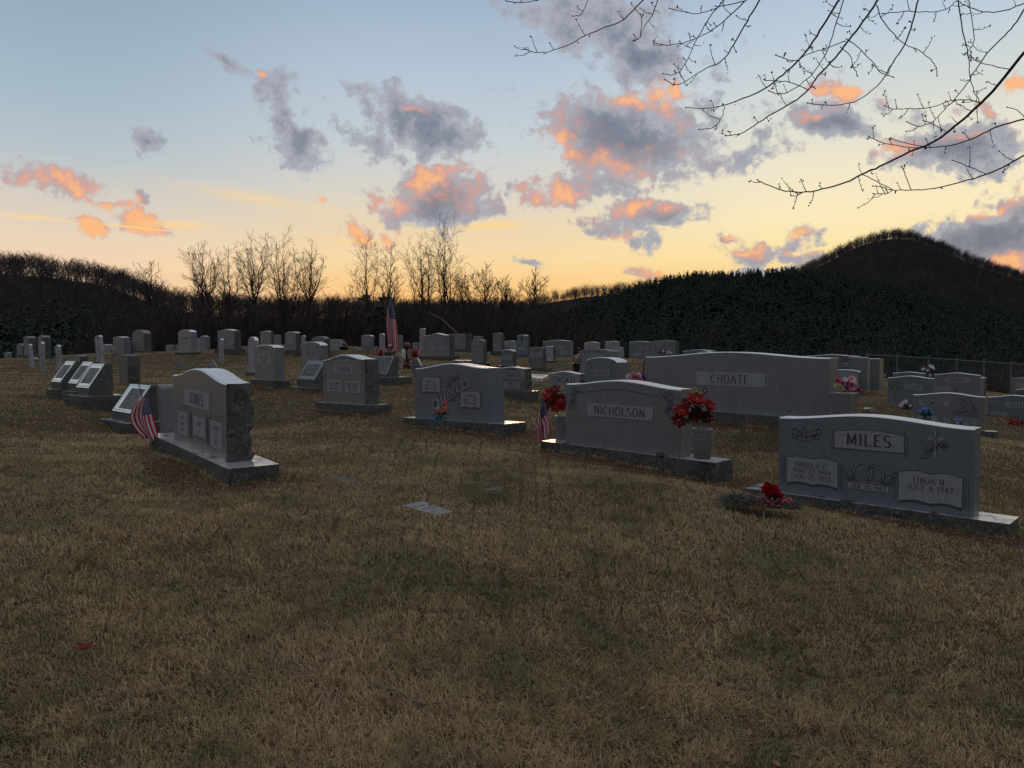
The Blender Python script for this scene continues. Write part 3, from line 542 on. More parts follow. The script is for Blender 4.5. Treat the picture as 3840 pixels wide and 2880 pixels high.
def text(mb, s, x0, x1, z0, h, y, thick=.15, serif=True, maxsq=1.0, rot=None, weight=1):
    gap = .26; tw = sum(G[c][0] for c in s)+gap*(len(s)-1)
    sx = min(h*maxsq, (x1-x0)/max(tw, .1)); ox = (x0+x1)/2-tw*sx/2
    for c in s:
        gw, strokes = G[c]
        for st_ in strokes:
            pp = [(ox+p[0]*sx, z0+p[1]*h) for p in st_]
            if rot: pp = [rot(p) for p in pp]
            seg = [pp[0]]
            for q in range(1, len(pp)):
                seg.append(pp[q])
                turn = 0
                if q < len(pp)-1:
                    va = Vector((pp[q][0]-pp[q-1][0], pp[q][1]-pp[q-1][1])); vb = Vector((pp[q+1][0]-pp[q][0], pp[q+1][1]-pp[q][1]))
                    turn = va.angle(vb, 0) if va.length > 1e-9 and vb.length > 1e-9 else 0
                if q == len(pp)-1 or turn > .8:
                    ribbon(mb, seg, thick*sx*weight, y, thick*.45*h*weight); seg = [pp[q]]; y -= .00003
            if serif and c not in ' -.~':
                for e in (st_[0], st_[-1]):
                    if abs(e[1]) < .02 or abs(e[1]-1) < .02:
                        q = [(ox+(e[0]-.11)*sx, z0+e[1]*h), (ox+(e[0]+.11)*sx, z0+e[1]*h)]
                        if rot: q = [rot(p) for p in q]
                        ribbon(mb, q, .05*h, y-.0002)
        ox += (gw+gap)*sx

# ------------------------------------------------------------------ headstone builders
def topf(shape, s, H, cr):
    if shape == 'serp': return H+cr*(math.cos(math.pi*s/2)**2)
    if shape == 'arch':
        a = abs(s); return H+cr*(1-a**2.6) if a < .93 else H+cr*(1-.93**2.6)-(a-.93)/.07*(cr*.35+.01)
    if shape == 'peak': return H+cr*max(0, 1-abs(s)/.62)**1.0 if abs(s) < .62 else H
    return H
def frame(A, B, Zdrop):
    X = (B-A); 
    X = X.normalized(); Zv = Vector((0, 0, 1)); Zv = (Zv-X*Zv.dot(X)).normalized(); Yv = Zv.cross(X)
    o = (A+B)/2-Zv*Zdrop
    return Matrix(((X.x, Yv.x, Zv.x, o.x), (X.y, Yv.y, Zv.y, o.y), (X.z, Yv.z, Zv.z, o.z), (0, 0, 0, 1)))
def slab_mesh(W_, H, T, cr, shape, rough, z0, taper=0.0, amp=.018, seed=0, nx=None, x0=None):
    """upright slab, front at y=0, with a shaped top and optionally rock-pitched ends and back"""
    rnd = random.Random(seed); nx = nx or 20; nz = 16 if rough else 1; ny = 6 if rough else 2; YS_ = [0, .016]+[T*k/5 for k in range(1, 6)] if rough else [0, .016, T]
    mb = MB(); idx = {}
    def P(i, j, k):
        if (i, j, k) in idx: return idx[(i, j, k)]
        s = -1+2*i/nx; q = j/nz; top = topf(shape, s, H, cr); x = s*W_/2*(1+taper*(1-q)*1.0); z = z0+top*q; y = YS_[k]
        if taper: y = y+(T*taper*.6*(1-q) if k == ny else 0)
        if j == nz and k == 0: z -= .011
        if rough:
            if i in (0, nx) and 0 < k: x += (1 if i else -1)*(rnd.uniform(-amp, amp*.9)-(amp*1.2*(q**6)))
            if i in (0, nx) and 0 < k < ny: x += (1 if i else -1)*amp*.9
            if k == ny and j < nz: y += rnd.uniform(-amp, amp)
            if j == nz and k > 0: z += rnd.uniform(-.004, .004)
        idx[(i, j, k)] = len(mb.v); mb.v.append((x, y, z)); return idx[(i, j, k)]
    def q4(a, b_, c_, d_, mi): mb.f.append((P(*a), P(*b_), P(*c_), P(*d_))); mb.m.append(mi)
    for i in range(nx):
        for j in range(nz):
            q4((i, j, 0), (i+1, j, 0), (i+1, j+1, 0), (i, j+1, 0), 0)
            q4((i+1, j, ny), (i, j, ny), (i, j+1, ny), (i+1, j+1, ny), 1 if rough else 0)
        for k in range(ny):
            q4((i, nz, k), (i+1, nz, k), (i+1, nz, k+1), (i, nz, k+1), 2)
            q4((i, 0, k+1), (i+1, 0, k+1), (i+1, 0, k), (i, 0, k), 0)
    for j in range(nz):
        for k in range(ny):
            q4((0, j, k+1), (0, j, k), (0, j+1, k), (0, j+1, k+1), 1 if rough else 0)
            q4((nx, j, k), (nx, j, k+1), (nx, j+1, k+1), (nx, j+1, k), 1 if rough else 0)
    return mb
def base_mesh(x0, x1, y0, y1, h, seed=0, deep=.35, amp=.012):
    rnd = random.Random(seed+99); nx = max(6, int((x1-x0)/.06)); ny = 7; nz = 5; mb = MB(); idx = {}
    def P(i, j, k):
        key = (i, j, k)
        if key in idx: return idx[key]
        x = x0+(x1-x0)*i/nx; y = y0+(y1-y0)*k/ny; z = h if j == nz else (h*(j-1)/(nz-1) if j else -deep)
        if j < nz:
            if k == 0: y += rnd.uniform(-amp, amp)
            if k == ny: y += rnd.uniform(-amp, amp)
            if i == 0: x += rnd.uniform(-amp, amp)
            if i == nx: x += rnd.uniform(-amp, amp)
        idx[key] = len(mb.v); mb.v.append((x, y, z)); return idx[key]
    def q4(a, b_, c_, d_, mi): mb.f.append((P(*a), P(*b_), P(*c_), P(*d_))); mb.m.append(mi)
    for i in range(nx):
        for j in range(nz):
            q4((i, j, 0), (i+1, j, 0), (i+1, j+1, 0), (i, j+1, 0), 1); q4((i+1, j, ny), (i, j, ny), (i, j+1, ny), (i+1, j+1, ny), 1)
        for k in range(ny): q4((i, nz, k), (i+1, nz, k), (i+1, nz, k+1), (i, nz, k+1), 2)
    for j in range(nz):
        for k in range(ny):
            q4((0, j, k+1), (0, j, k), (0, j+1, k), (0, j+1, k+1), 1); q4((nx, j, k), (nx, j, k+1), (nx, j+1, k+1), (nx, j+1, k), 1)
    return mb
def panel(parent, x0, x1, z0, z1, lines, mat='panel', ink='ink', kind='plain', serif=True, weight=1.0, off=.0025, maxsq=.95, pad=.08):
    mb = MB(); w_ = x1-x0; h_ = z1-z0
    if kind == 'arc':
        n = 14; vs = []
        for i in range(n+1):
            f = i/n; x = x0+w_*f; lift = h_*.16*math.sin(math.pi*f); vs += [(x, -off, z0+lift*.0), (x, -off, z1-h_*.16+lift)]
        mb.add(vs, [(2*i, 2*i+2, 2*i+3, 2*i+1) for i in range(n)])
    elif kind == 'book':
        n = 16; vs = []
        for i in range(n+1):
            f = i/n; x = x0+w_*f; g_ = abs(f-.5)*2; lift = h_*.07*math.sin(math.pi*min(1, g_*1.1))-h_*.03
            vs += [(x, -off, z0+lift), (x, -off, z1+lift)]
        mb.add(vs, [(2*i, 2*i+2, 2*i+3, 2*i+1) for i in range(n)])
    else:
        mb.add([(x0, -off, z0), (x1, -off, z0), (x1, -off, z1), (x0, -off, z1)], [(0, 1, 2, 3)])
    # real thickness
    b2 = MB(); b2.v = list(mb.v); b2.f = list(mb.f); b2.m = list(mb.m)
    nv = len(mb.v); b2.v += [(x, .004, z) for x, y, z in mb.v]
    if kind == 'plain': ring = [0, 1, 2, 3]
    else: ring = [2*i for i in range(nv//2)]+[2*i+1 for i in range(nv//2-1, -1, -1)]
    for i in range(len(ring)):
        a, c2 = ring[i], ring[(i+1) % len(ring)]; b2.f.append((a, a+nv, c2+nv, c2)); b2.m.append(0)
    po = b2.build('name_panel' if lines else 'panel', M[mat], parent)
    tx = MB()
    def rect(d, wd):
        if kind == 'plain':
            for p in ([(x0+d, z0+d), (x1-d, z0+d)], [(x0+d, z1-d), (x1-d, z1-d)], [(x0+d, z0+d), (x0+d, z1-d)], [(x1-d, z0+d), (x1-d, z1-d)]): ribbon(tx, p, wd, -off-.0012)
    if kind == 'plain' and w_ > .3: rect(.004 if mat != 'none' else 0, .003)
    if kind in ('book', 'arc'):
        vsf = mb.v; n = len(vsf)//2
        ribbon(tx, [(vsf[2*i][0], vsf[2*i][2]) for i in range(n)], .005, -off-.0012); ribbon(tx, [(vsf[2*i+1][0], vsf[2*i+1][2]) for i in range(n)], .005, -off-.0012)
        for xx in (x0, x1): ribbon(tx, [(xx, z0), (xx, z1)], .005, -off-.0012)
        if kind == 'book':
            for s_ in (0.022, .04):
                ribbon(tx, [(x0-s_, z0-s_*.5), (x0-s_, z1-.01)], .004, -.0015); ribbon(tx, [(x1+s_, z0-s_*.5), (x1+s_, z1-.01)], .004, -.0015)
                ribbon(tx, [(vsf[2*i][0]*1+( -s_*(1-2*i/(2*(n-1))*2) if False else 0), vsf[2*i][2]-s_*.45) for i in range(n)], .004, -.0015)
        else:
            for xx, sg in ((x0, -1), (x1, 1)):
                ribbon(tx, [(xx+sg*.02, z0-.03), (xx+sg*.02, z1-h_*.2), (xx, z1-h_*.2)], .005, -.0015); ribbon(tx, [(xx+sg*.02, z0-.03), (xx+sg*.0, z0)], .004, -.0015)
    nl = len(lines)
    if nl:
        lh = h_*(1-2*pad-.12)/nl
        for i, s in enumerate(lines):
            zz = z1-h_*(pad+.06)-lh*(i+1)+lh*.12 if nl > 1 else z0+h_*.22
            hh = lh*.72 if nl > 1 else h_*.56
            if not s.strip(): continue
            text(tx, s, x0+w_*pad, x1-w_*pad, zz, hh, -off-.0016, serif=serif and '~' not in s, weight=weight*(1 if nl == 1 else .8), maxsq=maxsq)
    if tx.v: tx.build('lettering' if nl else 'border_line', M[ink], po)
    return po
ROOT = {}
def headstone(k, bases=None, taper=0.0, panels=True):
    r, xl, xm, xr, ys, yb, ybb, H, th, cr, shape, mat, rough, ov, pans, label = S[k]
    A, B, Wd, T, bh, X = PL[k]; bh = BH.get(k, bh); B = B.copy()
    if k in BB: B.z = BB[k]
    has = bh > 0.02 and (ov > 0 or ybb or k in BH)
    seed = sum(map(ord, k)); H_ = H
    rt = empty('headstone', frame(A, B, bh if has else 0), label, 'headstone'); ROOT[k] = (rt, Wd, T, bh if has else 0, H)
    z0 = bh if has else 0
    drop = 0 if has else .3
    mb = slab_mesh(Wd, H_+drop, T, cr, shape, rough, z0-drop, taper, amp=.02 if Wd > .9 else .014, seed=seed)
    near = A.y < 14
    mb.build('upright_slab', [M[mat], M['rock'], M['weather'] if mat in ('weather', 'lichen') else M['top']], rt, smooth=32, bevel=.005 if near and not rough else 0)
    if has:
        l_, r_, f_, b_ = bases or (ov, ov, max(.06, ov*.4), max(.06, ov*.4))
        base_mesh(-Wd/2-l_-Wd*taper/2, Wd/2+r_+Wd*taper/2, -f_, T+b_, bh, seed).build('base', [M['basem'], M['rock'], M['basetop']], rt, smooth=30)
    if panels:
        for (u0, u1, v0, v1, lines) in pans:
            far = A.y > 24
            panel(rt, -Wd/2+Wd*u0, -Wd/2+Wd*u1, z0+H*v0, z0+H*v1, lines, 'panel' if not (mat in ('weather', 'lichen', 'dark')) else 'paneld', 'inkl' if any('~' in q for q in lines) else 'ink', weight=1.25 if A.y > 12 else 1.0, off=.004 if far else .0025)
    return rt
def z_at(px, py, Y): return at(px, py, Y).z
BB = {}
# tilt of the near stones follows the slope: right corners measured too
for k, yr in (('joines', 1734), ('nich', 1716.5), ('fred', 1586), ('elder', 1518.5), ('miles', 1941), ('choate', 1575)):
    B = PL[k][1]; BB[k] = z_at(S[k][2], yr, B.y)
DET = {'joines': ((.62, .34, .10, .12), 0), 'nich': ((.34, .42, .05, .1), 0), 'fred': ((.24, .30, .06, .12), .03), 'elder': ((.2, .22, .07, .08), .02), 'miles': ((.30, .25, .07, .1), 0)}
for k in S:
    b_, tp = DET.get(k, (None, 0.0))
    headstone(k, b_, tp)
# ------------------------------------------------------------------ carved detail of the near stones
class Carve:
    def __init__(s, k): s.rt, s.W, s.T, s.z0, s.H = ROOT[k]; s.d = MB(); s.l = MB(); s.k = k
    def p(s, u, v): return (-s.W/2+s.W*u, s.z0+s.H*v)
    def line(s, pts, wd=.006, light=False, local=False):
        pp = pts if local else [s.p(*q) for q in pts]
        ribbon(s.l if light else s.d, pp, wd, -.0022 if light else -.0034)
    def ell(s, u, v, r, rz=None, a0=0, a1=360, wd=.006, light=False, n=20):
        c = s.p(u, v); s.line(arc(c[0], c[1], r, rz or r, a0, a1, n), wd, light, True)
    def rose(s, u, v, r, wd=.004):
        c = s.p(u, v)
        for q, a in ((1, 0), (.68, 60), (.38, 140)):
            for j in range(5 if q == 1 else 3):
                a0 = a+j*(72 if q == 1 else 120); cx = c[0]+math.cos(R(a0))*r*q*.42; cz = c[1]+math.sin(R(a0))*r*q*.42
                s.line(arc(cx, cz, r*q*.62, r*q*.62, a0-85, a0+85, 7), wd, (j+int(q*10)) % 3 == 0, True)
    def leaf(s, u, v, a, L, wd=.004):
        c = s.p(u, v); ca, sa = math.cos(R(a)), math.sin(R(a))
        for sg in (-1, 1):
            s.line([(c[0]+ca*L*f-sa*sg*L*.28*math.sin(math.pi*f), c[1]+sa*L*f+ca*sg*L*.28*math.sin(math.pi*f)) for f in (0, .25, .5, .75, 1)], wd, False, True)
        s.line([(c[0], c[1]), (c[0]+ca*L, c[1]+sa*L)], wd, True, True)
    def pan(s, u0, u1, v0, v1, lines, **kw):
        a = s.p(u0, v0); b_ = s.p(u1, v1); return panel(s.rt, a[0], b_[0], a[1], b_[1], lines, **kw)
    def done(s, name='carving'):
        if s.l.v:
            o = s.l.build(name, M['panel'], s.rt)
            if s.d.v: s.d.build('carved_outline', M['ink'], o)
        elif s.d.v: s.d.build(name, M['ink'], s.rt)
# MILES stone
c = Carve('miles')
c.pan(.322, .682, .655, .905, ['MILES'], kind='arc', pad=.14, weight=1.15)
c.pan(.050, .345, .15, .49, ['HAROLD D.', 'AUG 23 1944', 'AUG 25 2019'], kind='book')
c.pan(.655, .952, .10, .45, ['LINDA N.', 'JULY 8 1947', ' '], kind='book')
c.pan(.395, .61, .155, .25, ['JAN 28 1967'], serif=False)
c.ell(.475, .375, .075, .085, light=True, wd=.012); c.ell(.475, .375, .083, .093); c.ell(.475, .375, .066, .076)
c.ell(.535, .365, .075, .075, light=True, wd=.012); c.ell(.535, .365, .083, .083); c.ell(.535, .365, .066, .066)
c.rose(.408, .32, .045); c.rose(.60, .31, .045); c.leaf(.39, .36, 140, .06); c.leaf(.62, .35, 40, .06); c.leaf(.44, .275, 200, .05); c.leaf(.57, .27, -20, .05)
c.done('rings_carving'); c = Carve('miles')
for i in range(5):
    c.line([(.085+.16*f, .73+i*.028+.03*math.sin(2.6+f*5.2)) for f in [j/12 for j in range(13)]], .004, i % 2 == 1)
c.ell(.10, .80, .03, .045); c.ell(.235, .83, .022, .03)
for u_, v_ in ((.135, .79), (.16, .76), (.195, .77), (.215, .78)):
    c.ell(u_, v_, .008, wd=.008, n=8); c.line([(u_+.005, v_), (u_+.005, v_+.09)], .004)
c.line([(.135+.005, .88), (.165, .86)], .007)
c.done('music_carving'); c = Carve('miles')
c.line([(.825, .63), (.825, .95)], .018, True); c.line([(.79, .855), (.862, .855)], .018, True)
c.line([(.8225, .63), (.8185, .95)], .003); c.line([(.83, .63), (.831, .95)], .003)
for i in range(5): c.line([(.79+i*.012, .70+i*.01), (.815+i*.011, .77+i*.012), (.845+i*.006, .80+.012*i)], .004, i % 2 == 0)
c.rose(.795, .74, .035); c.rose(.86, .80, .03); c.leaf(.80, .66, 200, .07); c.leaf(.80, .70, 250, .05); c.leaf(.85, .76, 20, .06); c.leaf(.78, .79, 160, .05)
c.done()
# NICHOLSON stone
c = Carve('nich')
c.pan(.205, .79, .49, .72, ['NICHOLSON'], pad=.09, weight=1.0)
for off_, wd in ((0, .006), (.022, .004)):
    c.line([(.14+.70*f, .875-off_+.075*math.cos(math.pi*(2*f-1)/2)**2) for f in [j/16 for j in range(17)]], wd, off_ > 0)
for u_, a_ in ((.075, 0), (.915, 180)):
    c.rose(u_, .86, .045); c.rose(u_+.035*(1 if a_ == 0 else -1), .90, .035); c.rose(u_, .77, .035)
    for q, L in ((250, .1), (285, .11), (220, .07), (320, .07), (90, .05)): c.leaf(u_, .72 if q != 90 else .9, q, L)
c.done()
# JOINES stone
c = Carve('joines')
c.pan(.24, .73, .58, .85, ['JOINES'], pad=.11, weight=.95)
c.line([(.24, .58), (.26, .53), (.29, .56)], .008, True); c.line([(.725, .85), (.75, .83), (.75, .54), (.73, .52), (.715, .57)], .012, True); c.line([(.735, .85), (.76, .83), (.76, .54), (.735, .51)], .005)
for u0, u1 in ((.10, .315), (.735, .94)):
    c.pan(u0, u1, .12, .49, ['~~', '~~~', '~~~'] if u0 < .5 else ['FRANK E', '22', '1977'], ink='inkl')
    for q in (.505, .525, .545): c.line([(u0, q), (u1, q)], .005, q == .525)
c.pan(.42, .655, .19, .47, ['~~~', ''], kind='book', ink='inkl')
c.done('scroll_carving'); c = Carve('joines')
for u_ in (.37, .69):
    for j in range(7): c.rose(u_+.006*(-1)**j, .50-j*.055, .028); c.leaf(u_, .47-j*.055, 30 if j % 2 else 150, .05)
    c.done('border_carving'); c = Carve('joines')
c.line([(.17, .58), (.155, .63), (.17, .70), (.185, .63), (.17, .58)], .006, True); c.line([(.17, .62), (.17, .66)], .006)
c.done()
# the diagonal banner stone
c = Carve('fred')
c.pan(.10, .365, .53, .82, ['FRED G', 'APR 7 1910', 'MAY 8 1971'], kind='book', weight=1.1)
c.pan(.645, .90, .265, .56, ['BONNIE E', 'MAR 3 1928', 'APR 8 2017'], kind='book', weight=1.1)
a0 = c.p(.257, .27); a1 = c.p(.748, .75); ang = math.atan2(a1[1]-a0[1], a1[0]-a0[0]); ca, sa = math.cos(ang), math.sin(ang); hw = .088; Lb = math.hypot(a1[0]-a0[0], a1[1]-a0[1])
def bn(s_, t_): return (a0[0]+ca*s_-sa*t_*.55, a0[1]+sa*s_+ca*t_)
mbn = MB(); mbn.add([(*(lambda q: (q[0], -.006, q[1]))(bn(s_, t_)),) for s_, t_ in ((0, -hw), (Lb, -hw), (Lb, hw), (0, hw))]+[(*(lambda q: (q[0], .004, q[1]))(bn(s_, t_)),) for s_, t_ in ((0, -hw), (Lb, -hw), (Lb, hw), (0, hw))], [(0, 1, 2, 3), (0, 4, 5, 1), (1, 5, 6, 2), (2, 6, 7, 3), (3, 7, 4, 0)])
bo = mbn.build('name_panel', M['paneld'], c.rt); bo['label'] = 'diagonal banner panel'
tx = MB(); text(tx, 'TEDDER', .15, Lb-.15, -.055, .115, -.0085, rot=lambda p: bn(p[0], p[1]), weight=1.1); 
for s_ in (.07, Lb-.07):
    for rr_ in (.03, .045): ribbon(tx, [bn(s_+rr_*math.cos(R(q)), rr_*math.sin(R(q))) for q in range(0, 361, 24)], .006, -.0085)
    for q in range(0, 360, 60): ribbon(tx, [bn(s_, 0), bn(s_+.04*math.cos(R(q)), .04*math.sin(R(q)))], .006, -.0085)
ribbon(tx, [bn(0, -hw), bn(Lb, -hw)], .005, -.0085); ribbon(tx, [bn(0, hw), bn(Lb, hw)], .005, -.0085)
tx.build('lettering', M['ink'], bo)
for u_, v_, r_ in ((.36, .86, .03), (.37, .69, .0), (.73, .80, .03), (.66, .17, .03)):
    if r_: c.ell(u_, v_, r_, wd=.006, light=True); c.ell(u_, v_, r_*.6)
c.line([(.375, .84), (.39, .68), (.43, .60), (.48, .62)], .009, True); c.line([(.385, .84), (.40, .69), (.435, .62), (.48, .64)], .005)
for j in range(5): c.rose(.47+j*.035, .66+j*.045+(.03 if j == 2 else 0), .035); c.leaf(.46+j*.035, .70+j*.04, 100+j*15, .05)
c.line([(.53, .42), (.57, .44), (.62, .40), (.645, .25), (.655, .18)], .009, True); c.line([(.53, .40), (.57, .42), (.61, .38), (.635, .24), (.645, .17)], .005); c.rose(.555, .40, .03)
c.done()
# leafy side borders
c = Carve('elder')
for u_ in (.035, .955):
    for j in range(9): c.leaf(u_+.006*(-1)**j, .52+j*.05, 60 if j % 2 else 120, .05, .005)
c.line([(.0+.06, .94), (.2, 1.0), (.5, 1.045), (.8, 1.0), (.94, .94)], .008); c.done()
c = Carve('choate'); c.ell(.38, .37, .04, .05, light=True, wd=.01); c.ell(.38, .37, .03, .04, wd=.022); c.ell(.38, .37, .012, .016, light=True, wd=.02); c.done('portrait_oval')
# oval portraits
for k, li in (('d4', True), ('d6', False), ('d10', True)):
    c = Carve(k); c.ell(.45 if k != 'd10' else .47, .86 if k != 'd10' else .86, .045, .085, wd=.05 if li else .06, light=li)
    c.ell(.45 if k != 'd10' else .47, .86, .045 if not li else .072, .085 if not li else .11, wd=.018 if li else .03); c.done('portrait_oval')
# kneeling robed figure, kept as plain outlines
c = Carve('g6')
def L_(pts, wd=.011, light=False): c.line([(.56+.36*a, .40+.57*b_) for a, b_ in pts], wd, light)
L_([(.35, 1.0), (.35, .35)], .008); L_([(.35, .99), (.52, .75)], .008); L_([(.35, .98), (.46, .5)], .006)
for pts in ([(.5, .78), (.52, .9), (.6, .93), (.68, .86), (.66, .72), (.58, .66), (.5, .72), (.5, .78)], [(.66, .8), (.8, .62), (.92, .3), (1, .02), (.05, .06)], [(.05, .06), (0, .18), (.1, .26), (.25, .25), (.4, .42), (.55, .58), (.6, .66)], [(.1, .14), (.35, .16), (.6, .3), (.78, .42)], [(.25, .25), (.5, .2), (.8, .18)], [(.72, .55), (.8, .3), (.78, .05)], [(.8, .55), (.9, .25), (.9, .04)], [(.45, .42), (.5, .3), (.62, .34)]): L_(pts)
c.done()
c = Carve('g7')
for pts in ([(.04, .9), (.08, .7), (.12, .62), (.1, .55)], [(.12, .9), (.17, .88), (.14, .8), (.12, .66)]): c.line(pts, .012, True)
c.rose(.09, .66, .035); c.rose(.47, .3, .05); c.rose(.55, .3, .05); c.done()
c = Carve('g1')
for j in range(4): c.line([(.14+.01*j, .05), (.15+.008*j, .35), (.12+.03*j, .62)], .008, j % 2 == 0)
c.done()
tm = simple('green_stained_carving', (.10, .20, .11), .7); mbg = MB()
random.seed(3); rt, W_, T_, z0, H_ = ROOT['g1']
for j in range(60):
    u_ = random.uniform(.03, .32); v_ = .62+random.uniform(-.08, .3)*(1-abs(u_-.17)*2.2); x_ = -W_/2+W_*u_; z_ = z0+H_*v_; a_ = random.uniform(0, 3)
    mbg.add([(x_+.03*math.cos(a_+q), -.004, z_+.022*math.sin(a_+q)) for q in (0, 1.5, 3.1, 4.6)], [(0, 1, 2, 3)])
mbg.build('carved_leaves', tm, rt)
c = Carve('g2'); c.ell(.50, .24, .10, .16, 0, 180, light=True, wd=.02); c.ell(.5, .24, .075, .13, 0, 180, wd=.01); c.line([(.5, .14), (.495, .36)], .018); c.line([(.48, .3), (.52, .3)], .012); c.done()
c = Carve('e2'); c.ell(.5, .42, .26, .34, 0, 180, wd=.016, light=True); c.ell(.5, .42, .19, .26, 0, 180, wd=.01)
for q in range(0, 181, 20):
    p_ = c.p(.5, .42); c.line([(p_[0]+.08*math.cos(R(q)), p_[1]+.08*math.sin(R(q))), (p_[0]+.24*math.cos(R(q)), p_[1]+.3*math.sin(R(q)))], .01, q % 40 == 0, True)
c.done()
c = Carve('c1'); 
for u_ in (.17, .83):
    for j in range(5): c.leaf(u_, .4+j*.09, 60 if u_ < .5 else 120, .08, .008)
c.done()
for k in ('d11', 'd13', 'd7', 'b11'):
    c = Carve(k); 
    for sg in (-1, 1): c.line([(.5+sg*.02, .93), (.5+sg*.1, .96), (.5+sg*.16, .92), (.5+sg*.2, .97)], .008); c.rose(.5+sg*.06, .94, .022)
    c.done()
c = Carve('d14')
for sg in (-1, 1):
    for q in (.20, .215): c.line([(.5+sg*(.5-q*.45), 1.02), (.5+sg*(.5-q), .9), (.5+sg*(.5-q), .02)], .012, q > .21)
c.done()
c = Carve('d15'); c.line([(.06, .3), (.08, .6), (.14, .85), (.3, .97), (.5, 1.01)], .01); c.line([(.94, .3), (.92, .6), (.86, .85), (.7, .97), (.5, 1.01)], .01)
for j in range(6): c.leaf(.07+.01*j, .35+j*.1, 60+j*20, .06, .008)
c.done()
c = Carve('d2'); c.line([(.28, .85), (.4, .9), (.5, .86), (.6, .9), (.72, .85)], .012); c.line([(.28, .82), (.72, .82)], .01); c.done()

# ------------------------------------------------------------------ slant markers
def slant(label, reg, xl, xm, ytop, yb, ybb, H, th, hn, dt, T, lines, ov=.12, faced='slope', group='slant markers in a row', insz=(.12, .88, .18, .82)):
    XL, YT = src(reg, xl, ytop); YB = src(reg, xl, yb)[1]; XM = src(reg, xm, yb)[0]; th = R(th)
    YT_ = FP*H/(YB-YT); A = at(XL, YB, YT_-0.0); ax = ray(XM, YB).x
    Wd = max(.3, min(1.0, (ax*A.y-A.x)/(math.sin(th)+ax*math.cos(th)))); B = A+Vector((math.sin(th), -math.cos(th), 0))*Wd
    bh = max(.05, (src(reg, 0, ybb)[1]-YB)/FP*A.y)
    rt = empty('slant_marker', frame(A, B, bh), label, 'slant marker', group); seed = int(xl)
    pf = [(0, 0), (T, 0), (T, H), (dt, H), (0, hn)]; mb = MB(); x0, x1 = -Wd/2, Wd/2; rnd = random.Random(seed)
    n = 8; vs = [(x0+(x1-x0)*i/n, y, bh+z) for i in range(n+1) for y, z in pf]
    mb.add(vs, [(i*5+k, (i+1)*5+k, (i+1)*5+(k+1) % 5, i*5+(k+1) % 5)[::-1] for i in range(n) for k in range(5) if k != 3])
    mb.m = [1]*len(mb.f)
    # rough ends made of a bumpy fan
    for xx, sg in ((x0, -1), (x1, 1)):
        pts = []
        for k in range(5):
            a, b_ = pf[k], pf[(k+1) % 5]
            for q in range(4): pts.append((a[0]+(b_[0]-a[0])*q/4, a[1]+(b_[1]-a[1])*q/4))
        cy_, cz_ = T*.58, H*.42; ring = [(xx, y, bh+z) for y, z in pts]; mid_ = [(xx+sg*rnd.uniform(.004, .035), cy_+(y-cy_)*.6, bh+cz_+(z-cz_)*.6) for y, z in pts]
        b0 = len(mb.v); N_ = len(pts); mb.v += ring+mid_+[(xx+sg*.02, cy_, bh+cz_)]
        for q in range(N_):
            q2 = (q+1) % N_; fa = (b0+q, b0+q2, b0+N_+q2, b0+N_+q); fb = (b0+N_+q, b0+N_+q2, b0+2*N_)
            mb.f += [fa if sg < 0 else fa[::-1], fb if sg < 0 else fb[::-1]]; mb.m += [1, 1]
    mb.build('marker_body', [M['weather'], M['rock']], rt, smooth=30)
    dy_, dz_ = dt, H-hn; L = math.hypot(dy_, dz_)
    Mf = Matrix(((1, 0, 0, 0), (0, -dz_/L, dy_/L, 0), (0, dy_/L, dz_/L, 0), (0, 0, 0, 1)))
    def fp(x, s_, o): return (x, dy_*s_/L-dz_/L*o, bh+hn+dz_*s_/L+dy_/L*o)
    f = MB(); f.add([fp(x0, 0, 0), fp(x1, 0, 0), fp(x1, L, 0), fp(x0, L, 0), fp(x0, 0, .006), fp(x1, 0, .006), fp(x1, L, .006), fp(x0, L, .006)], [(4, 5, 6, 7), (0, 1, 5, 4), (1, 2, 6, 5), (2, 3, 7, 6), (3, 0, 4, 7)])
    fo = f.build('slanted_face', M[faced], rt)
    a, b_, c_, d_ = insz
    g = MB(); q = [(x0+Wd*a, L*c_), (x0+Wd*b_, L*c_), (x0+Wd*b_, L*d_), (x0+Wd*a, L*d_)]
    g.add([fp(x, s_, .009) for x, s_ in q]+[fp(x, s_, .0) for x, s_ in q], [(0, 1, 2, 3), (0, 4, 5, 1), (1, 5, 6, 2), (2, 6, 7, 3), (3, 7, 4, 0)])
    po = g.build('name_panel', M['inset'], fo)
    tx = MB(); nl = len(lines)
    for i, s in enumerate(lines):
        hh = L*(d_-c_)/(nl+.6); text(tx, s, x0+Wd*(a+.05), x0+Wd*(b_-.05), L*d_-hh*(i+1)-hh*.1, hh*.66, 0, serif=False, weight=.8)
    tx.v = [fp(x, z, .0115) for x, y, z in tx.v]
    tx.build('lettering', M['paneld'], po)
    # thin dark frame line
    fr = MB()
    for p0, p1 in (((.05, .06), (.95, .06)), ((.05, .94), (.95, .94)), ((.05, .06), (.05, .94)), ((.95, .06), (.95, .94))):
        ribbon(fr, [(x0+Wd*p0[0], L*p0[1]), (x0+Wd*p1[0], L*p1[1])], .009, 0)
    fr.v = [fp(x, z, .0085) for x, y, z in fr.v]; fr.build('border_line', M['inset'], fo)
    base_mesh(x0-ov, x1+ov, -ov*.8, T+ov, bh, seed).build('base', [M['basem'], M['rock'], M['basetop']], rt, smooth=30)
    return rt
slant('slant marker at the left end of the row of three', 1, 668, 785, 605, 960, 1020, .6, 47, .16, .30, .42, ['~~~', '~~', '~~~'], .1)
slant('slant marker in the middle of the row of three', 1, 885, 1000, 612, 985, 1050, .6, 47, .16, .30, .42, ['~~~', '~~~', '~~'], .12)
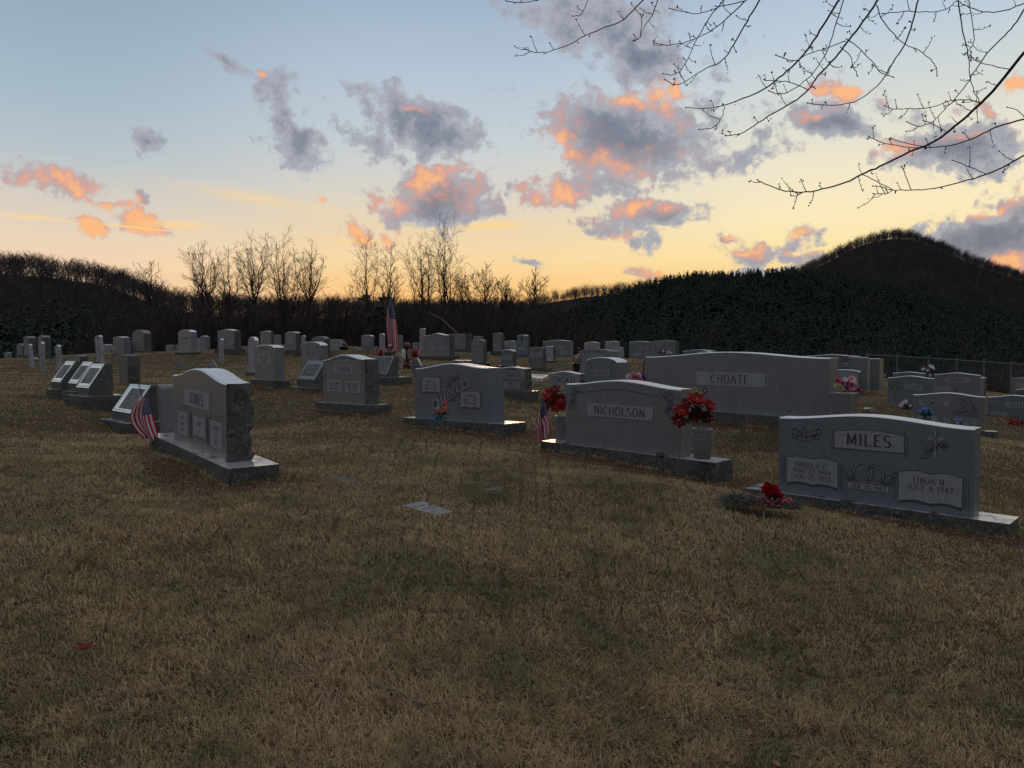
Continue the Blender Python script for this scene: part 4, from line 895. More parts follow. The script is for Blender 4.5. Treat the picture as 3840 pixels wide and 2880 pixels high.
slant('nearest slant marker of the row of three, on a long pale base', 1, 990, 1150, 637, 1035, 1130, .62, 47, .15, .30, .44, ['~~~', '~~', '~~~'], .2)
slant('lone slant marker with a bright polished face behind the small flag', 1, 1458, 1760, 905, 1350, 1440, .62, 46, .15, .32, .44, ['~~~~', '~~~', '~~~~', '~~~'], .2, insz=(.22, .9, .12, .86))
slant('weathered slant marker against the left side of the leafy-bordered stone', 3, -17, 205, 597, 935, 985, .6, 44, .18, .28, .48, ['~~~~', '~~~'], .14, 'panel')
slant('slant marker with a name half hidden behind the leafy-bordered stone', 3, 895, 1140, 540, 800, 872, .5, 44, .08, .22, .36, ['BATES', '~~'], .22, 'panel', insz=(.06, .94, .08, .92))

# ------------------------------------------------------------------ thin leaning slabs
def thin(label, reg, xl, xm, xr, ytop, yb, H, th, lean, wmax=.45, mat='marble', name='tablet_stone', fwd=0, tmin=.06):
    v = (reg, xl, xm, xr, ytop, yb, 0, H, th); A, B, Wd, T, bh, X = place(v); Wd = min(Wd, wmax); T = max(tmin, min(T, .14)); c0 = A+X*Wd/2
    gz0 = T1(c0.x, c0.y); B2 = A+X*Wd
    Mx = frame(A, B2, 0)@Matrix.Rotation(R(lean), 4, 'Y')@Matrix.Rotation(R(fwd), 4, 'X')
    drop = .35; mb = slab_mesh(Wd, H+drop, T, .05, 'arch', False, -drop, 0, nx=12)
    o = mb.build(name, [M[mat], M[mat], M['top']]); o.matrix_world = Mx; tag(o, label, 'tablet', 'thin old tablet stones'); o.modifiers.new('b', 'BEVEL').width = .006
    return o
thin('thin tablet stone leaning left in front of the far-left pair, leftmost of three', 1, 380, 402, 412, 392, 622, .8, 52, -11, .4)
thin('thin upright tablet stone with a white top, middle of three at far left', 1, 514, 548, 568, 370, 635, .85, 52, -1, .4)
thin('thin tablet stone leaning slightly left, rightmost of three at far left', 1, 730, 768, 778, 408, 682, .85, 52, -6, .4)
thin('tall thin tablet stone leaning left, rising behind the row of slant markers', 1, 1252, 1335, 1350, 285, 650, 1.1, 50, -8, .5)
thin('narrow post-like tablet stone in front of the wide curved-border stone', 2, 900, 944, 958, 325, 548, .8, 47, 0, .3)
thin('thin dim tablet stone beside the one on a thick pale base', 2, 1968, 2012, 2022, 278, 420, .75, 46, 1, .4)
thin('thin pale tablet stone just left of the tall hanging flag', 3, 1045, 1098, 1110, 256, 465, .85, 46, 0, .4)

# blocky lichen stone, broken top, leaning
o = slab_mesh(.42, .95+.3, .36, .02, 'arch', True, -.3, seed=5); A = at(*src(1, 1552, 905), 20.0); ob_ = o.build('headstone', [M['lichen'], M['rock'], M['weather']], smooth=30); ob_.matrix_world = frame(A, A+Vector((math.sin(R(47)), -math.cos(R(47)), 0))*.62, 0)
ob_.data.transform(Matrix.Diagonal((1.5, .9, .85, 1))); tag(ob_, 'lone blocky lichen-grown stone with a chipped top right of the row of slant markers', 'headstone')

# square post standing on the scroll stone's base
A = at(*src(1, 2100, 1640), 8.35); pm = MB(); 
n = 9; w2, d2, h2 = .14, .17, .66
prof = [(-w2/2, 0), (w2/2, 0)]+[(w2/2*math.cos(R(q)), h2-.07+.07*math.sin(R(q))) for q in range(0, 181, 20)]
pm.add([(x, 0, z) for x, z in prof]+[(x, d2, z) for x, z in prof], [tuple(range(len(prof)))]+[tuple(range(2*len(prof)-1, len(prof)-1, -1))]+[(i, i+len(prof), (i+1) % len(prof)+len(prof), (i+1) % len(prof)) for i in range(len(prof))])
pe = empty('grave_post', frame(A, A+Vector((math.sin(R(39)), -math.cos(R(39)), 0)), 0), 'slim square post with rounded top standing at the left end of the scroll stone', 'grave post')
pe.matrix_world = Matrix.Translation(A)@Matrix.Rotation(R(-3), 4, 'Y')@pe.matrix_world.to_3x3().to_4x4()
pm.build('upright_post', M['grey'], pe, smooth=35, bevel=.004)
tx = MB()
for i, s in enumerate(['BABY', 'MOTHER', 'AT', 'REST', '~~', '~~']): text(tx, s, -.055, .055, .47-i*.06, .03, -.0015, serif=False)
tx.build('lettering', M['inkl'], pe)

# ------------------------------------------------------------------ rocks, low markers, ledgers
def wedge(label, px, py, hpx, wpx, rot, mat='weather'):
    p = onground(px, py); s = p.y/FP; h, w_ = hpx*s, wpx*s; mb = MB(); rnd = random.Random(px)
    vs = [(-w_/2, -w_*.3, -.1), (w_/2, -w_*.3, -.1), (w_/2, w_*.3, -.1), (-w_/2, w_*.3, -.1), (-w_*.42, -w_*.26, h*.3), (w_*.42, -w_*.24, h*.28), (w_*.4, w_*.26, h*.3), (-w_*.42, w_*.24, h*.3), (-w_*.08, -w_*.12, h), (w_*.08, -w_*.10, h*.97), (w_*.07, w_*.12, h*.95), (-w_*.09, w_*.12, h*.97)]
    vs = [(x+rnd.uniform(-.03, .03)*w_, y+rnd.uniform(-.03, .03)*w_, z) for x, y, z in vs]
    fs = [(a, b_, b_+4, a+4) for q in (0, 4) for a, b_ in ((q, q+1), (q+1, q+2), (q+2, q+3))]+[(3, 0, 4, 7), (7, 4, 8, 11), (8, 9, 10, 11), (3, 2, 1, 0)]
    o = mb.add(vs, fs).build('field_stone', M[mat], bevel=.008); o.location = p; o.rotation_euler = (0, 0, R(rot)); return tag(o, label, 'rock', 'pointed field stones on the grass')
wedge('pointed dark field stone with a split face, left of two on the bare slope', *src(2, 405, 690), 34, 32, 20)
wedge('pointed plain field stone, right of two, just above the scroll stone', *src(2, 820, 702), 33, 38, 10)
def lump(label, px, py, r_px, sc=(1, .7, .6), mat='rock', name='rock', Y=None, jit=.16):
    p = onground(px, py) if Y is None else at(px, py, Y); r = r_px*p.y/FP; o = MB().ball((0, 0, r*sc[2]*.6), r, 9, sc, jit).build(name, M[mat], smooth=25); o.location = p; return tag(o, label, 'rock')
lump('small whitish rock lying between the thin tablets at far left', *src(1, 460, 608), 14, mat='marble')
lump('small dark rock resting on the base below the wide stone between the vases', 2477, 1712, 19, (1, .7, .7), 'rock', Y=7.0, jit=.12)
def ledger(label, pts, h, mat, cat='flat marker', name='flat_marker', lines=0, Y=None, group=None):
    P_ = [onground(*q) for q in pts] if Y is None else [at(q[0], q[1], Y_) for q, Y_ in zip(pts, Y)]
    c0 = sum(P_, Vector())/4; zt = max(p.z for p in P_)*.5+c0.z*.5
    vs = [Vector((p.x, p.y, (p.z*.7+zt*.3)+h))-c0 for p in P_]; mb = MB(); mb.add([tuple(v) for v in vs]+[(v.x*1.02, v.y*1.02, -.3) for v in vs], [(0, 1, 2, 3)[::-1], (0, 1, 5, 4), (1, 2, 6, 5), (2, 3, 7, 6), (3, 0, 4, 7)])
    me_ = mb.build(name, M[mat], bevel=.006); me_.location = c0; tag(me_, label, cat, group)
    bm_ = me_.data; 
    if lines:
        tx = MB(); v0, v1, v2, v3 = vs
        for i in range(lines):
            f = (i+1)/(lines+1); a = v0.lerp(v3, f); b_ = v1.lerp(v2, f); d_ = (v3-v0).normalized()*.02
            a2, b2 = a.lerp(b_, .15), a.lerp(b_, .85); 
            for q in range(9):
                if q % 4 == 3: continue
                e, g_ = a2.lerp(b2, q/9), a2.lerp(b2, (q+.7)/9); tx.add([e+Vector((0, 0, .003)), g_+Vector((0, 0, .003)), g_+d_+Vector((0, 0, .003)), e+d_+Vector((0, 0, .003))], [(0, 1, 2, 3)])
        tx.build('lettering', M['inkl'], me_)
    return me_
ledger('flush grey marker half overgrown by grass in the middle foreground', [(1505, 1899), (1588, 1885), (1702, 1930), (1636, 1942)], .006, 'weather', lines=3)
ledger('flush grey marker nearly buried in grass right of the scroll stone', [(1245, 1797), (1290, 1789), (1345, 1811), (1304, 1819)], .006, 'rock')
ledger('small dark flush marker sunk in the open lawn', [(1812, 1836), (1876, 1833), (1890, 1843), (1826, 1847)], .008, 'rock')
ledger('low white marker on the grass left of the leaning tall tablet', [src(1, 1078, 515), src(1, 1215, 513), src(1, 1225, 500), src(1, 1085, 500)], .42, 'light', name='low_marker', cat='low marker')
ledger('thin flat marker alone on the grass left of the flagpole', [src(3, 745, 482), src(3, 870, 480), src(3, 885, 470), src(3, 770, 470)], .12, 'light')
ledger('low blue-grey marker behind the bright-topped diagonal banner stone', [src(4, 60, 660), src(4, 350, 665), src(4, 330, 640), src(4, 90, 640)], .16, 'blue', name='low_marker', cat='low marker')
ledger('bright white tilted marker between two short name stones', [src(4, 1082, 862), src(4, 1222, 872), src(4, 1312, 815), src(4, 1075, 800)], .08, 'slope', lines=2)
ledger('stone block sitting at the right foot of the pale arched stone', [src(6, 1772, 770), src(6, 1900, 772), src(6, 1905, 755), src(6, 1790, 755)], .22, 'basem', name='stone_block', cat='stone block')
ledger('small grey stone step on the grass below the square flower vase', [src(6, 1788, 1078), src(6, 1880, 1078), src(6, 1882, 1055), src(6, 1800, 1055)], .1, 'basem', name='stone_block', cat='stone block')
ledger('small pale two-step block at the right end of the plain blocks', [src(6, 2035, 660), src(6, 2125, 665), src(6, 2130, 655), src(6, 2040, 655)], .3, 'weather', name='stone_block', cat='stone block')
# bench beside the plain blocks
p = onground(*src(6, 1930, 705)); bn_ = empty('stone_bench', p, 'small stone bench with a bright white top behind the huge stone', 'bench')
MB().box(-.42, .42, -.16, .16, .36, .44).build('seat', M['light'], bn_, bevel=.006).data
for sx in (-.28, .28): MB().box(sx-.06, sx+.06, -.13, .13, -.2, .36).build('leg', M['weather'], bn_, bevel=.006)
bn_.rotation_euler = (0, 0, R(-35))

# ------------------------------------------------------------------ flags
def flag(label, Y, staff, c4, bulge=(0, 0), folds=2.2, amp=.05, sr=.005, finial=None, group='small stick flags', name='stick_flag', mat='wood', ctop=0):
    s0, s1 = at(*staff[0], Y), at(*staff[1], Y); g0 = s1.copy(); rt = empty(name, s1, label, 'flag', group)
    def loc(v): return v-s1
    st_ = MB().tube([loc(s0), loc(s1)-Vector((0, 0, .12))], sr, 7).build('staff' if name == 'stick_flag' else 'pole', M[mat], rt, smooth=40)
    if finial: MB().ball(loc(s0), finial, 10).build('finial', M['steel'], rt, smooth=60)
    nu, nv = 30, 22; TL, TR, BR, BL = [loc(at(q[0], q[1], Y-.01)) for q in c4]; mb = MB(); uvs = []
    s_ = Y/FP
    for i in range(nu+1):
        u_ = i/nu
        for j in range(nv+1):
            v_ = j/nv; vv2 = v_+.045*math.sin(v_*folds*2*math.pi+u_*2)*min(1, u_*3)
            p = TL.lerp(BL, u_).lerp(TR.lerp(BR, u_), max(0, min(1, vv2)))
            k_ = math.sin(math.pi*min(1, u_*1.05)); gat = ctop*(1-max(0, min(1, (u_-.25)/.4)))
            p.x += s_*(bulge[0]*(1-v_)+bulge[1]*v_)*k_
            p.y += -amp*(.3+u_)*math.sin(v_*folds*2*math.pi+u_*1.7)*min(1, u_*4)-.01
            p.z += s_*4*math.sin(v_*9)*u_
            mb.v.append(tuple(p)); uvs.append((u_, v_*(1-gat)+(.44+.56*v_)*gat))
    for i in range(nu):
        for j in range(nv): a = i*(nv+1)+j; mb.f.append((a, a+nv+1, a+nv+2, a+1)); mb.m.append(0)
    o = mb.build('flag_cloth', M['flag'], rt, smooth=80)
    ul = o.data.uv_layers.new(name='UVMap'); 
    for lp in o.data.loops: ul.data[lp.index].uv = uvs[lp.vertex_index]
    return rt
flag('small American flag drooping from a brown stick in front of the slim square post', 8.0, (src(1, 1800, 890), src(1, 2005, 1625)), [src(1, 1838, 1075), src(1, 1948, 1068), src(1, 2062, 1645), src(1, 1872, 1610)], (-46, -2), 1.6, .035)
flag('small American flag at the left end of the stone between the poinsettia vases', 8.6, ((2033, 1490), (2030, 1672)), [(2028, 1505), (2042, 1503), (2070, 1618), (2003, 1674)], (-2, 4), 1.5, .03, ctop=1)
pf_ = onground(1478, 1378)
flag('tall flagpole with a large American flag hanging limp', pf_.y, ((1467, 1102), (1478, 1376)), [(1463, 1116), (1472, 1114), (1500, 1326), (1455, 1292)], (-9, 2), 1.7, .10, .022, .045, None, 'flagpole', 'steel', 1)
flag('small American flag with a red bow left of the flagpole', pf_.y, (src(3, 1018, 372), src(3, 1010, 535)), [src(3, 1008, 410), src(3, 1030, 412), src(3, 1050, 520), src(3, 985, 530)], (0, 0), 1.5, .04)
flag('small American flag with a red cloth right of the battlefield cross', pf_.y, (src(3, 1545, 390), src(3, 1528, 560)), [src(3, 1530, 440), src(3, 1552, 436), src(3, 1583, 500), src(3, 1535, 545)], (0, 0), 1.5, .04)
for lab, x_ in (('red cloth tied beside the small flag left of the flagpole', 1050), ('red cloth hanging beside the small flag right of the battlefield cross', 1508)):
    p = at(*src(3, x_, 505), pf_.y+.1); o = MB(); o.ball((0, 0, 0), .13, 8, (1, .5, 1), .25); q = o.build('red_cloth', M['red'], smooth=50); q.location = p; tag(q, lab, 'cloth')

# ------------------------------------------------------------------ flowers
def petal_geo(mb, c, ax, up, L, w_, cup, pointed, mi=0):
    side = ax.cross(up).normalized(); b0 = len(mb.v); N_ = 4; vs = []
    for i in range(N_+1):
        f = i/N_; ww = w_*(math.sin(math.pi*min(1, f*.92+.06))**(.8 if not pointed else 1.15))*(1 if not pointed else (1-.35*f)); ww = max(ww, .08*w_)
        bend = cup*f*f
        p = c+ax*(L*f*(1-.25*abs(bend)))+up*(L*bend)
        vs += [p-side*ww/2+up*w_*.12, p, p+side*ww/2+up*w_*.12]
    mb.add(vs, [q for i in range(N_) for q in ((i*3, i*3+1, i*3+4, i*3+3), (i*3+1, i*3+2, i*3+5, i*3+4))], mi)
def bloom(parent, kind, col, r, pos, face=None, name='bloom'):
    n_ = Vector(face or (random.uniform(-.5, .5), -1, random.uniform(.0, .8))).normalized(); t0 = n_.orthogonal().normalized(); mb = MB(); mats = [M[col]]
    def ring(n, L, w_, cup, pt, a0, off=0):
        for k in range(n):
            q = a0+2*math.pi*k/n+random.uniform(-.12, .12); ax = Matrix.Rotation(q, 3, n_)@t0; petal_geo(mb, pos+n_*off, (ax+n_*.15).normalized(), n_, L*random.uniform(.88, 1.1), w_, cup+random.uniform(-.12, .12), pt)
    if kind == 'poin': ring(7, r, r*.80, -.12, True, 0); ring(6, r*.72, r*.62, .2, True, .5, r*.07); mats.append(M['yellow']); mb.ball(pos+n_*r*.12, r*.1, 6, mi=1)
    elif kind == 'rose': ring(6, r, r*.9, .45, False, 0); ring(5, r*.75, r*.8, .9, False, .5, r*.05); ring(4, r*.45, r*.6, 1.3, False, 1., r*.1)
    elif kind == 'anem': ring(7, r, r*.75, .25, False, 0); mats.append(M['black']); mb.ball(pos+n_*r*.1, r*.2, 7, mi=1)
    elif kind == 'mum':
        for q in range(4): ring(9, r*(1-q*.2), r*.28, .2+q*.35, False, q*.4, r*.05*q)
    elif kind == 'daisy': ring(9, r, r*.32, .1, True, 0); ring(7, r*.6, r*.3, .5, True, .3); mats.append(M['yellow']); mb.ball(pos+n_*r*.08, r*.14, 6, mi=1)
    o = mb.build(name, mats, parent, smooth=60); return o
def leaves(parent, c, n, L, spread, mat='leaf', name='foliage', up=.5):
    mb = MB()
    for _ in range(n):
        d = Vector((random.gauss(0, 1), random.gauss(0, .6), random.gauss(up, .6))).normalized(); p = c+Vector((random.uniform(-1, 1)*spread[0], random.uniform(-1, 1)*spread[1], random.uniform(-1, 1)*spread[2]))
        petal_geo(mb, p, d, d.orthogonal().normalized(), L*random.uniform(.6, 1.2), L*.4, random.uniform(-.3, .2), True)
    return mb.build(name, M[mat], parent, smooth=60)
def sprig(mb, p0, d, L, nl, ll, lw=.012):
    d = d.normalized(); p = Vector(p0); pts = [p+d*L*i/6+Vector((0, 0, -.02*(i/6)**2)) for i in range(7)]; mb.tube(pts, [.0025]*7, 4)
    for k in range(nl):
        f = .15+.85*k/nl; q = p+d*L*f; s_ = d.orthogonal().normalized(); s_ = Matrix.Rotation(k*2.4, 3, d)@s_
        petal_geo(mb, q, (s_+d*.8).normalized(), d, ll, lw, .1, True)
def bouquet(label, Y, items, leafn=20, leafL=.06, center=None, spread=(.08, .06, .06), group=None, mat='leaf', berries=0, sprigs=0, name='flower_bouquet', cat='flowers'):
    xs = [i[0] for i in items]; ys = [i[1] for i in items]; c = at(sum(xs)/len(xs), (max(ys)+sum(ys)/len(ys))/2, Y) if center is None else at(*center, Y)
    rt = empty(name, c, label, cat, group); random.seed(int(sum(xs)))
    for (x, y, rp, kind, col) in items:
        r = rp*Y/FP; p = at(x, y, Y+random.uniform(-.05, .02))-c; f = Vector((p.x*4, -1.0, max(-.1, p.z*4+.3))); bloom(rt, kind, col, r, p, f)
    if leafn: leaves(rt, Vector((0, .02, 0)), leafn, leafL, spread, mat)
    if berries:
        mb = MB()
        for _ in range(berries):
            d = Vector((random.gauss(0, 1), random.gauss(0, .7), random.gauss(.3, .7))).normalized()*random.uniform(.7, 1.3); mb.ball(Vector((d.x*spread[0]*1.5, d.y*spread[1], d.z*spread[2]*1.5)), .007, 5)
        mb.build('berries', M['berry'], rt, smooth=60)
    if sprigs:
        mb = MB()
        for _ in range(sprigs): sprig(mb, (random.uniform(-.03, .03), 0, spread[2]*.3), Vector((random.uniform(-.35, .35), random.uniform(-.2, .2), 1)), spread[2]*random.uniform(2., 2.9), 26, .03, .009)
        mb.build('yellow_sprigs', M['yleaf'], rt, smooth=60)
    return rt
# round vases on the base of the wide stone
def vase(label, px, py, hpx, Y, rt_px, rb_px):
    s_ = Y/FP; h, r1, r0 = hpx*s_, rt_px*s_, rb_px*s_; p = at(px, py, Y)
    pr = [(0.001, 0), (r0*.97, 0), (r0, .008), (r0*1.03, h*.1), (r1*.97, h*.45), (r1*.99, h*.70), (r1*.955, h*.715), (r1*.955, h*.725), (r1*.995, h*.74), (r1*.99, h*.86), (r1*.955, h*.87), (r1*.955, h*.88), (r1, h*.895), (r1, h*.985), (r1*.97, h), (r1*.8, h), (r1*.78, h*.9), (.001, h*.88)]
    rt = empty('vase', p, label, 'vase', 'round granite vases'); MB().lathe(pr, 36).build('vase_body', M['grey'], rt, smooth=32); return p, h
B_ = PL['nich']
vase('round banded granite vase at the right end, holding the larger poinsettias', 2633, 1719, 114, 7.02, 40, 31)
vase('round banded granite vase at the left end, partly behind the wide stone', 2105, 1655, 97, 8.75, 26, 21)
bouquet('large poinsettia bouquet with yellow sprigs in the right round vase', 6.98, [(2558, 1540, 38, 'poin', 'red'), (2548, 1575, 34, 'poin', 'dred'), (2612, 1500, 40, 'poin', 'red'), (2608, 1556, 30, 'poin', 'dred'), (2660, 1522, 30, 'poin', 'red'), (2654, 1566, 28, 'poin', 'dred'), (2574, 1510, 24, 'poin', 'dred')], 80, .075, (2612, 1556), (.12, .05, .085), 'poinsettia bouquets', 'leafd', 46, 9)
bouquet('smaller poinsettia bouquet in the left round vase beside the small flag', 8.7, [(2062, 1480, 32, 'poin', 'red'), (2055, 1512, 32, 'poin', 'dred'), (2100, 1500, 32, 'poin', 'red'), (2080, 1462, 26, 'poin', 'dred'), (2085, 1525, 26, 'poin', 'red'), (2110, 1520, 24, 'poin', 'red')], 64, .075, (2090, 1515), (.10, .05, .08), 'poinsettia bouquets', 'leafd', 36, 8)
# square planter beside the huge stone
Yp = 8.9; A = at(3163, 1556, Yp); s_ = Yp/FP; pl = empty('square_vase', A-Vector((0, 0, 0)), 'tapered square granite vase standing right of the huge stone', 'vase'); pl.rotation_euler = (0, 0, R(-46))
hb, ht, hh_ = .105, .13, .275; gzp = T1(A.x, A.y)-A.z
mb = MB(); mb.add([(-hb, -hb, 0), (hb, -hb, 0), (hb, hb, 0), (-hb, hb, 0), (-ht, -ht, hh_), (ht, -ht, hh_), (ht, ht, hh_), (-ht, ht, hh_), (-ht*.6, -ht*.6, hh_), (ht*.6, -ht*.6, hh_), (ht*.6, ht*.6, hh_), (-ht*.6, ht*.6, hh_), (-ht*.5, -ht*.5, hh_-.1), (ht*.5, -ht*.5, hh_-.1), (ht*.5, ht*.5, hh_-.1), (-ht*.5, ht*.5, hh_-.1)], [(a, (a+1) % 4, (a+1) % 4+4, a+4) for a in range(4)]+[(a+4, (a+1) % 4+4, (a+1) % 4+8, a+8) for a in range(4)]+[(a+8, (a+1) % 4+8, (a+1) % 4+12, a+12) for a in range(4)]+[(12, 13, 14, 15), (3, 2, 1, 0)])
mb.build('vase_body', M['grey'], pl, bevel=.004)
MB().box(-.2, .2, -.2, .2, gzp-.1, -.001).build('base', M['basem'], pl, bevel=.006)
bouquet('pink, cream and white flowers in the tapered square vase', Yp-.02, [(3142, 1430, 16, 'rose', 'pink'), (3160, 1437, 12, 'rose', 'pink'), (3140, 1450, 14, 'rose', 'cream'), (3152, 1456, 15, 'rose', 'cream'), (3168, 1425, 12, 'anem', 'white_p'), (3192, 1424, 18, 'anem', 'lpink'), (3202, 1432, 13, 'anem', 'lpink'), (3190, 1448, 19, 'anem', 'pink'), (3177, 1458, 14, 'anem', 'pink'), (3215, 1462, 15, 'mum', 'hot'), (3172, 1417, 8, 'mum', 'violet'), (3178, 1440, 11, 'rose', 'hot')], 26, .05, None, (.1, .05, .03))
bouquet('pink, white and purple silk flowers behind the left end of the huge stone', 11.6, [(2360, 1415, 14, 'rose', 'white_p'), (2374, 1405, 12, 'rose', 'lpink'), (2384, 1419, 16, 'rose', 'pink'), (2395, 1408, 14, 'mum', 'white_p'), (2410, 1412, 10, 'rose', 'violet'), (2414, 1423, 10, 'rose', 'violet'), (2400, 1422, 10, 'rose', 'lpink'), (2370, 1422, 10, 'rose', 'cream')], 22, .06, None, (.12, .05, .04))
# cone vase before the diagonal banner stone
Yc = 9.75; bouquet('mixed red, orange and teal flowers in front of the diagonal banner stone', Yc, [(1668, 1508, 13, 'daisy', 'hot'), (1669, 1529, 15, 'daisy', 'orange'), (1643, 1536, 11, 'rose', 'lpink'), (1638, 1550, 8, 'rose', 'pink'), (1641, 1571, 13, 'rose', 'teal'), (1652, 1566, 10, 'rose', 'teal'), (1655, 1545, 8, 'mum', 'yellow'), (1665, 1552, 8, 'mum', 'dred'), (1636, 1562, 7, 'mum', 'hot')], 34, .06, None, (.07, .04, .08))
p = at(1661, 1601, Yc); cv = MB().lathe([(.002, -.12), (.012, -.05), (.022, 0), (.034, .11), (.036, .12), (.028, .12), (.02, .1)], 14).build('cone_vase', M['weather'], smooth=40); cv.location = p; tag(cv, 'slim cone vase stuck in the soil under the mixed red and teal flowers', 'vase')
# right-hand group
bouquet('white and red silk flowers on top of the stone between tree and praying hands', 20.5, [(3465, 1375, 10, 'daisy', 'dred'), (3463, 1384, 9, 'daisy', 'white_p'), (3492, 1378, 16, 'daisy', 'white_p'), (3478, 1390, 9, 'daisy', 'white_p'), (3482, 1398, 9, 'daisy', 'dred'), (3486, 1406, 9, 'daisy', 'white_p')], 16, .12, (3483, 1402), (.1, .05, .12))
MB_ = MB().lathe([(.03, 0), (.05, .12), (.06, .16), (.04, .16)], 12).build('flower_saddle', M['leafd'], smooth=40); MB_.location = at(3484, 1418, 20.9); tag(MB_, 'dark green holder under the white and red silk flowers on the stone top', 'flower holder')
bouquet('white and red flowers on the grass before the stone with the carved tree', 19.4, [(3385, 1513, 11, 'daisy', 'white_p'), (3395, 1506, 11, 'daisy', 'white_p'), (3378, 1521, 10, 'daisy', 'white_p'), (3407, 1512, 10, 'daisy', 'dred'), (3412, 1520, 8, 'daisy', 'white_p')], 20, .13, (3398, 1525), (.13, .06, .05), mat='leafd')
bouquet('blue flowers with green leaves at the left of the kneeling-figure stone', 15.6, [(3452, 1541, 12, 'daisy', 'blue_p'), (3467, 1533, 12, 'daisy', 'blue_p'), (3482, 1536, 12, 'daisy', 'blue_p'), (3492, 1546, 11, 'daisy', 'blue_p'), (3470, 1543, 11, 'daisy', 'blue_p')], 46, .12, (3474, 1560), (.1, .05, .09))
bouquet('lavender flowers at the right of the kneeling-figure stone', 15.6, [(3583, 1576, 10, 'mum', 'lav'), (3594, 1580, 9, 'mum', 'lav'), (3606, 1584, 10, 'mum', 'lav'), (3616, 1586, 8, 'mum', 'lav'), (3590, 1588, 8, 'mum', 'white_p'), (3608, 1590, 7, 'mum', 'white_p')], 18, .08, None, (.12, .05, .05))
bouquet('red and white flowers in front of the stone cut by the right edge', 18.6, [(3800, 1578, 14, 'poin', 'red'), (3816, 1582, 15, 'poin', 'red'), (3829, 1588, 12, 'poin', 'red'), (3805, 1594, 9, 'mum', 'white_p'), (3826, 1600, 7, 'mum', 'white_p'), (3790, 1590, 10, 'poin', 'dred')], 26, .12, (3810, 1600), (.14, .06, .07), mat='leafd')
bouquet('small red and white flowers resting on the huge stone near its left end', 12.1, [(2478, 1321, 6, 'mum', 'dred'), (2486, 1318, 6, 'mum', 'white_p'), (2492, 1326, 6, 'mum', 'dred'), (2506, 1320, 6, 'mum', 'white_p'), (2514, 1324, 6, 'mum', 'white_p'), (2500, 1327, 5, 'mum', 'cream')], 14, .05, (2495, 1332), (.09, .03, .03))
bouquet('red and white flowers in a tall dark vase beside the vine-carved pale stone', 24.6, [(2151, 1352, 6, 'daisy', 'red'), (2156, 1345, 5, 'daisy', 'red'), (2150, 1362, 5, 'daisy', 'white_p'), (2160, 1338, 5, 'daisy', 'white_p'), (2167, 1330, 5, 'daisy', 'white_p'), (2170, 1308, 5, 'rose', 'pink'), (2157, 1368, 5, 'daisy', 'white_p')], 26, .1, (2160, 1360), (.1, .05, .15), mat='leafd')
p = at(2161, 1388, 24.7); q = MB().lathe([(.002, -.3), (.08, -.3), (.1, .0), (.13, .22), (.1, .22)], 12).build('tall_vase', M['black'], smooth=40); q.location = p; tag(q, 'tall dark vase under the red and white flowers beside the vine-carved stone', 'vase')
bouquet('wreath of white, red and blue flowers at the foot of the flagpole', pf_.y-.3, [(1462, 1298, 9, 'mum', 'white_p'), (1455, 1306, 9, 'mum', 'red'), (1470, 1305, 9, 'mum', 'red'), (1452, 1316, 6, 'mum', 'white_p'), (1462, 1318, 6, 'mum', 'white_p'), (1472, 1318, 6, 'mum', 'white_p'), (1478, 1312, 6, 'mum', 'white_p'), (1466, 1312, 6, 'mum', 'violet')], 30, .14, (1463, 1324), (.14, .06, .08), mat='leafd')
bouquet('cream and pink flowers in a dark basket beside the low pale block', 36, [(1283, 1288, 6, 'mum', 'cream'), (1290, 1284, 6, 'mum', 'lpink'), (1296, 1291, 6, 'mum', 'cream'), (1278, 1296, 5, 'mum', 'white_p'), (1288, 1296, 5, 'mum', 'pink'), (1300, 1298, 5, 'mum', 'white_p')], 16, .16, None, (.2, .08, .1), mat='leafd')
p = at(1289, 1306, 36); q = MB().lathe([(.01, -.1), (.2, -.08), (.25, .06), (.2, .06)], 12).build('flower_basket', M['black'], smooth=40); q.location = p; tag(q, 'dark basket holding the cream and pink flowers beside the low pale block', 'basket')
bouquet('small bundle with white, red and blue ribbons before the white-topped back stone', 41, [(410, 1318, 4, 'mum', 'white_p'), (416, 1315, 4, 'mum', 'dred'), (422, 1312, 4, 'mum', 'white_p'), (407, 1321, 4, 'mum', 'white_p'), (419, 1320, 4, 'mum', 'violet')], 12, .15, None, (.2, .06, .08), mat='leafd')

# frosted wreath lying before the nearest stone
p = onground(2850, 1930); wr = empty('grave_wreath', p+Vector((0, 0, .045)), 'frosted fir and berry spray with one big red bloom, lying left of the nearest stone', 'wreath'); wr.rotation_euler = (0, 0, R(-22))
random.seed(11); mb = MB()
for _ in range(240):
    a = random.uniform(0, 6.28); f = random.random()**.6; c0 = Vector((.25*f*math.cos(a), .10*f*math.sin(a), random.uniform(.01, .07)))
    sprig(mb, c0, Vector((math.cos(a)*1.2+random.uniform(-.4, .4), math.sin(a)*.6+random.uniform(-.4, .4), random.uniform(.1, .9))), random.uniform(.05, .10), 12, .024, .005)
mb.build('fir_sprays', M['fir'], wr); mb = MB()
for _ in range(170): a = random.uniform(0, 6.28); f = random.random()**.5; mb.ball((.06+.19*f*math.cos(a), -.03+.085*f*math.sin(a), random.uniform(.03, .10)), random.uniform(.007, .012), 6)
mb.build('berries', M['berry'], wr, smooth=60)
leaves(wr, Vector((-.14, 0, .06)), 16, .07, (.08, .04, .02), 'fir', 'frosted_leaves')
bloom(wr, 'rose', 'red', .085, Vector((.07, -.01, .12)), (.2, -.8, .7)); bloom(wr, 'rose', 'red', .05, Vector((.12, -.03, .09)), (.4, -.9, .3))
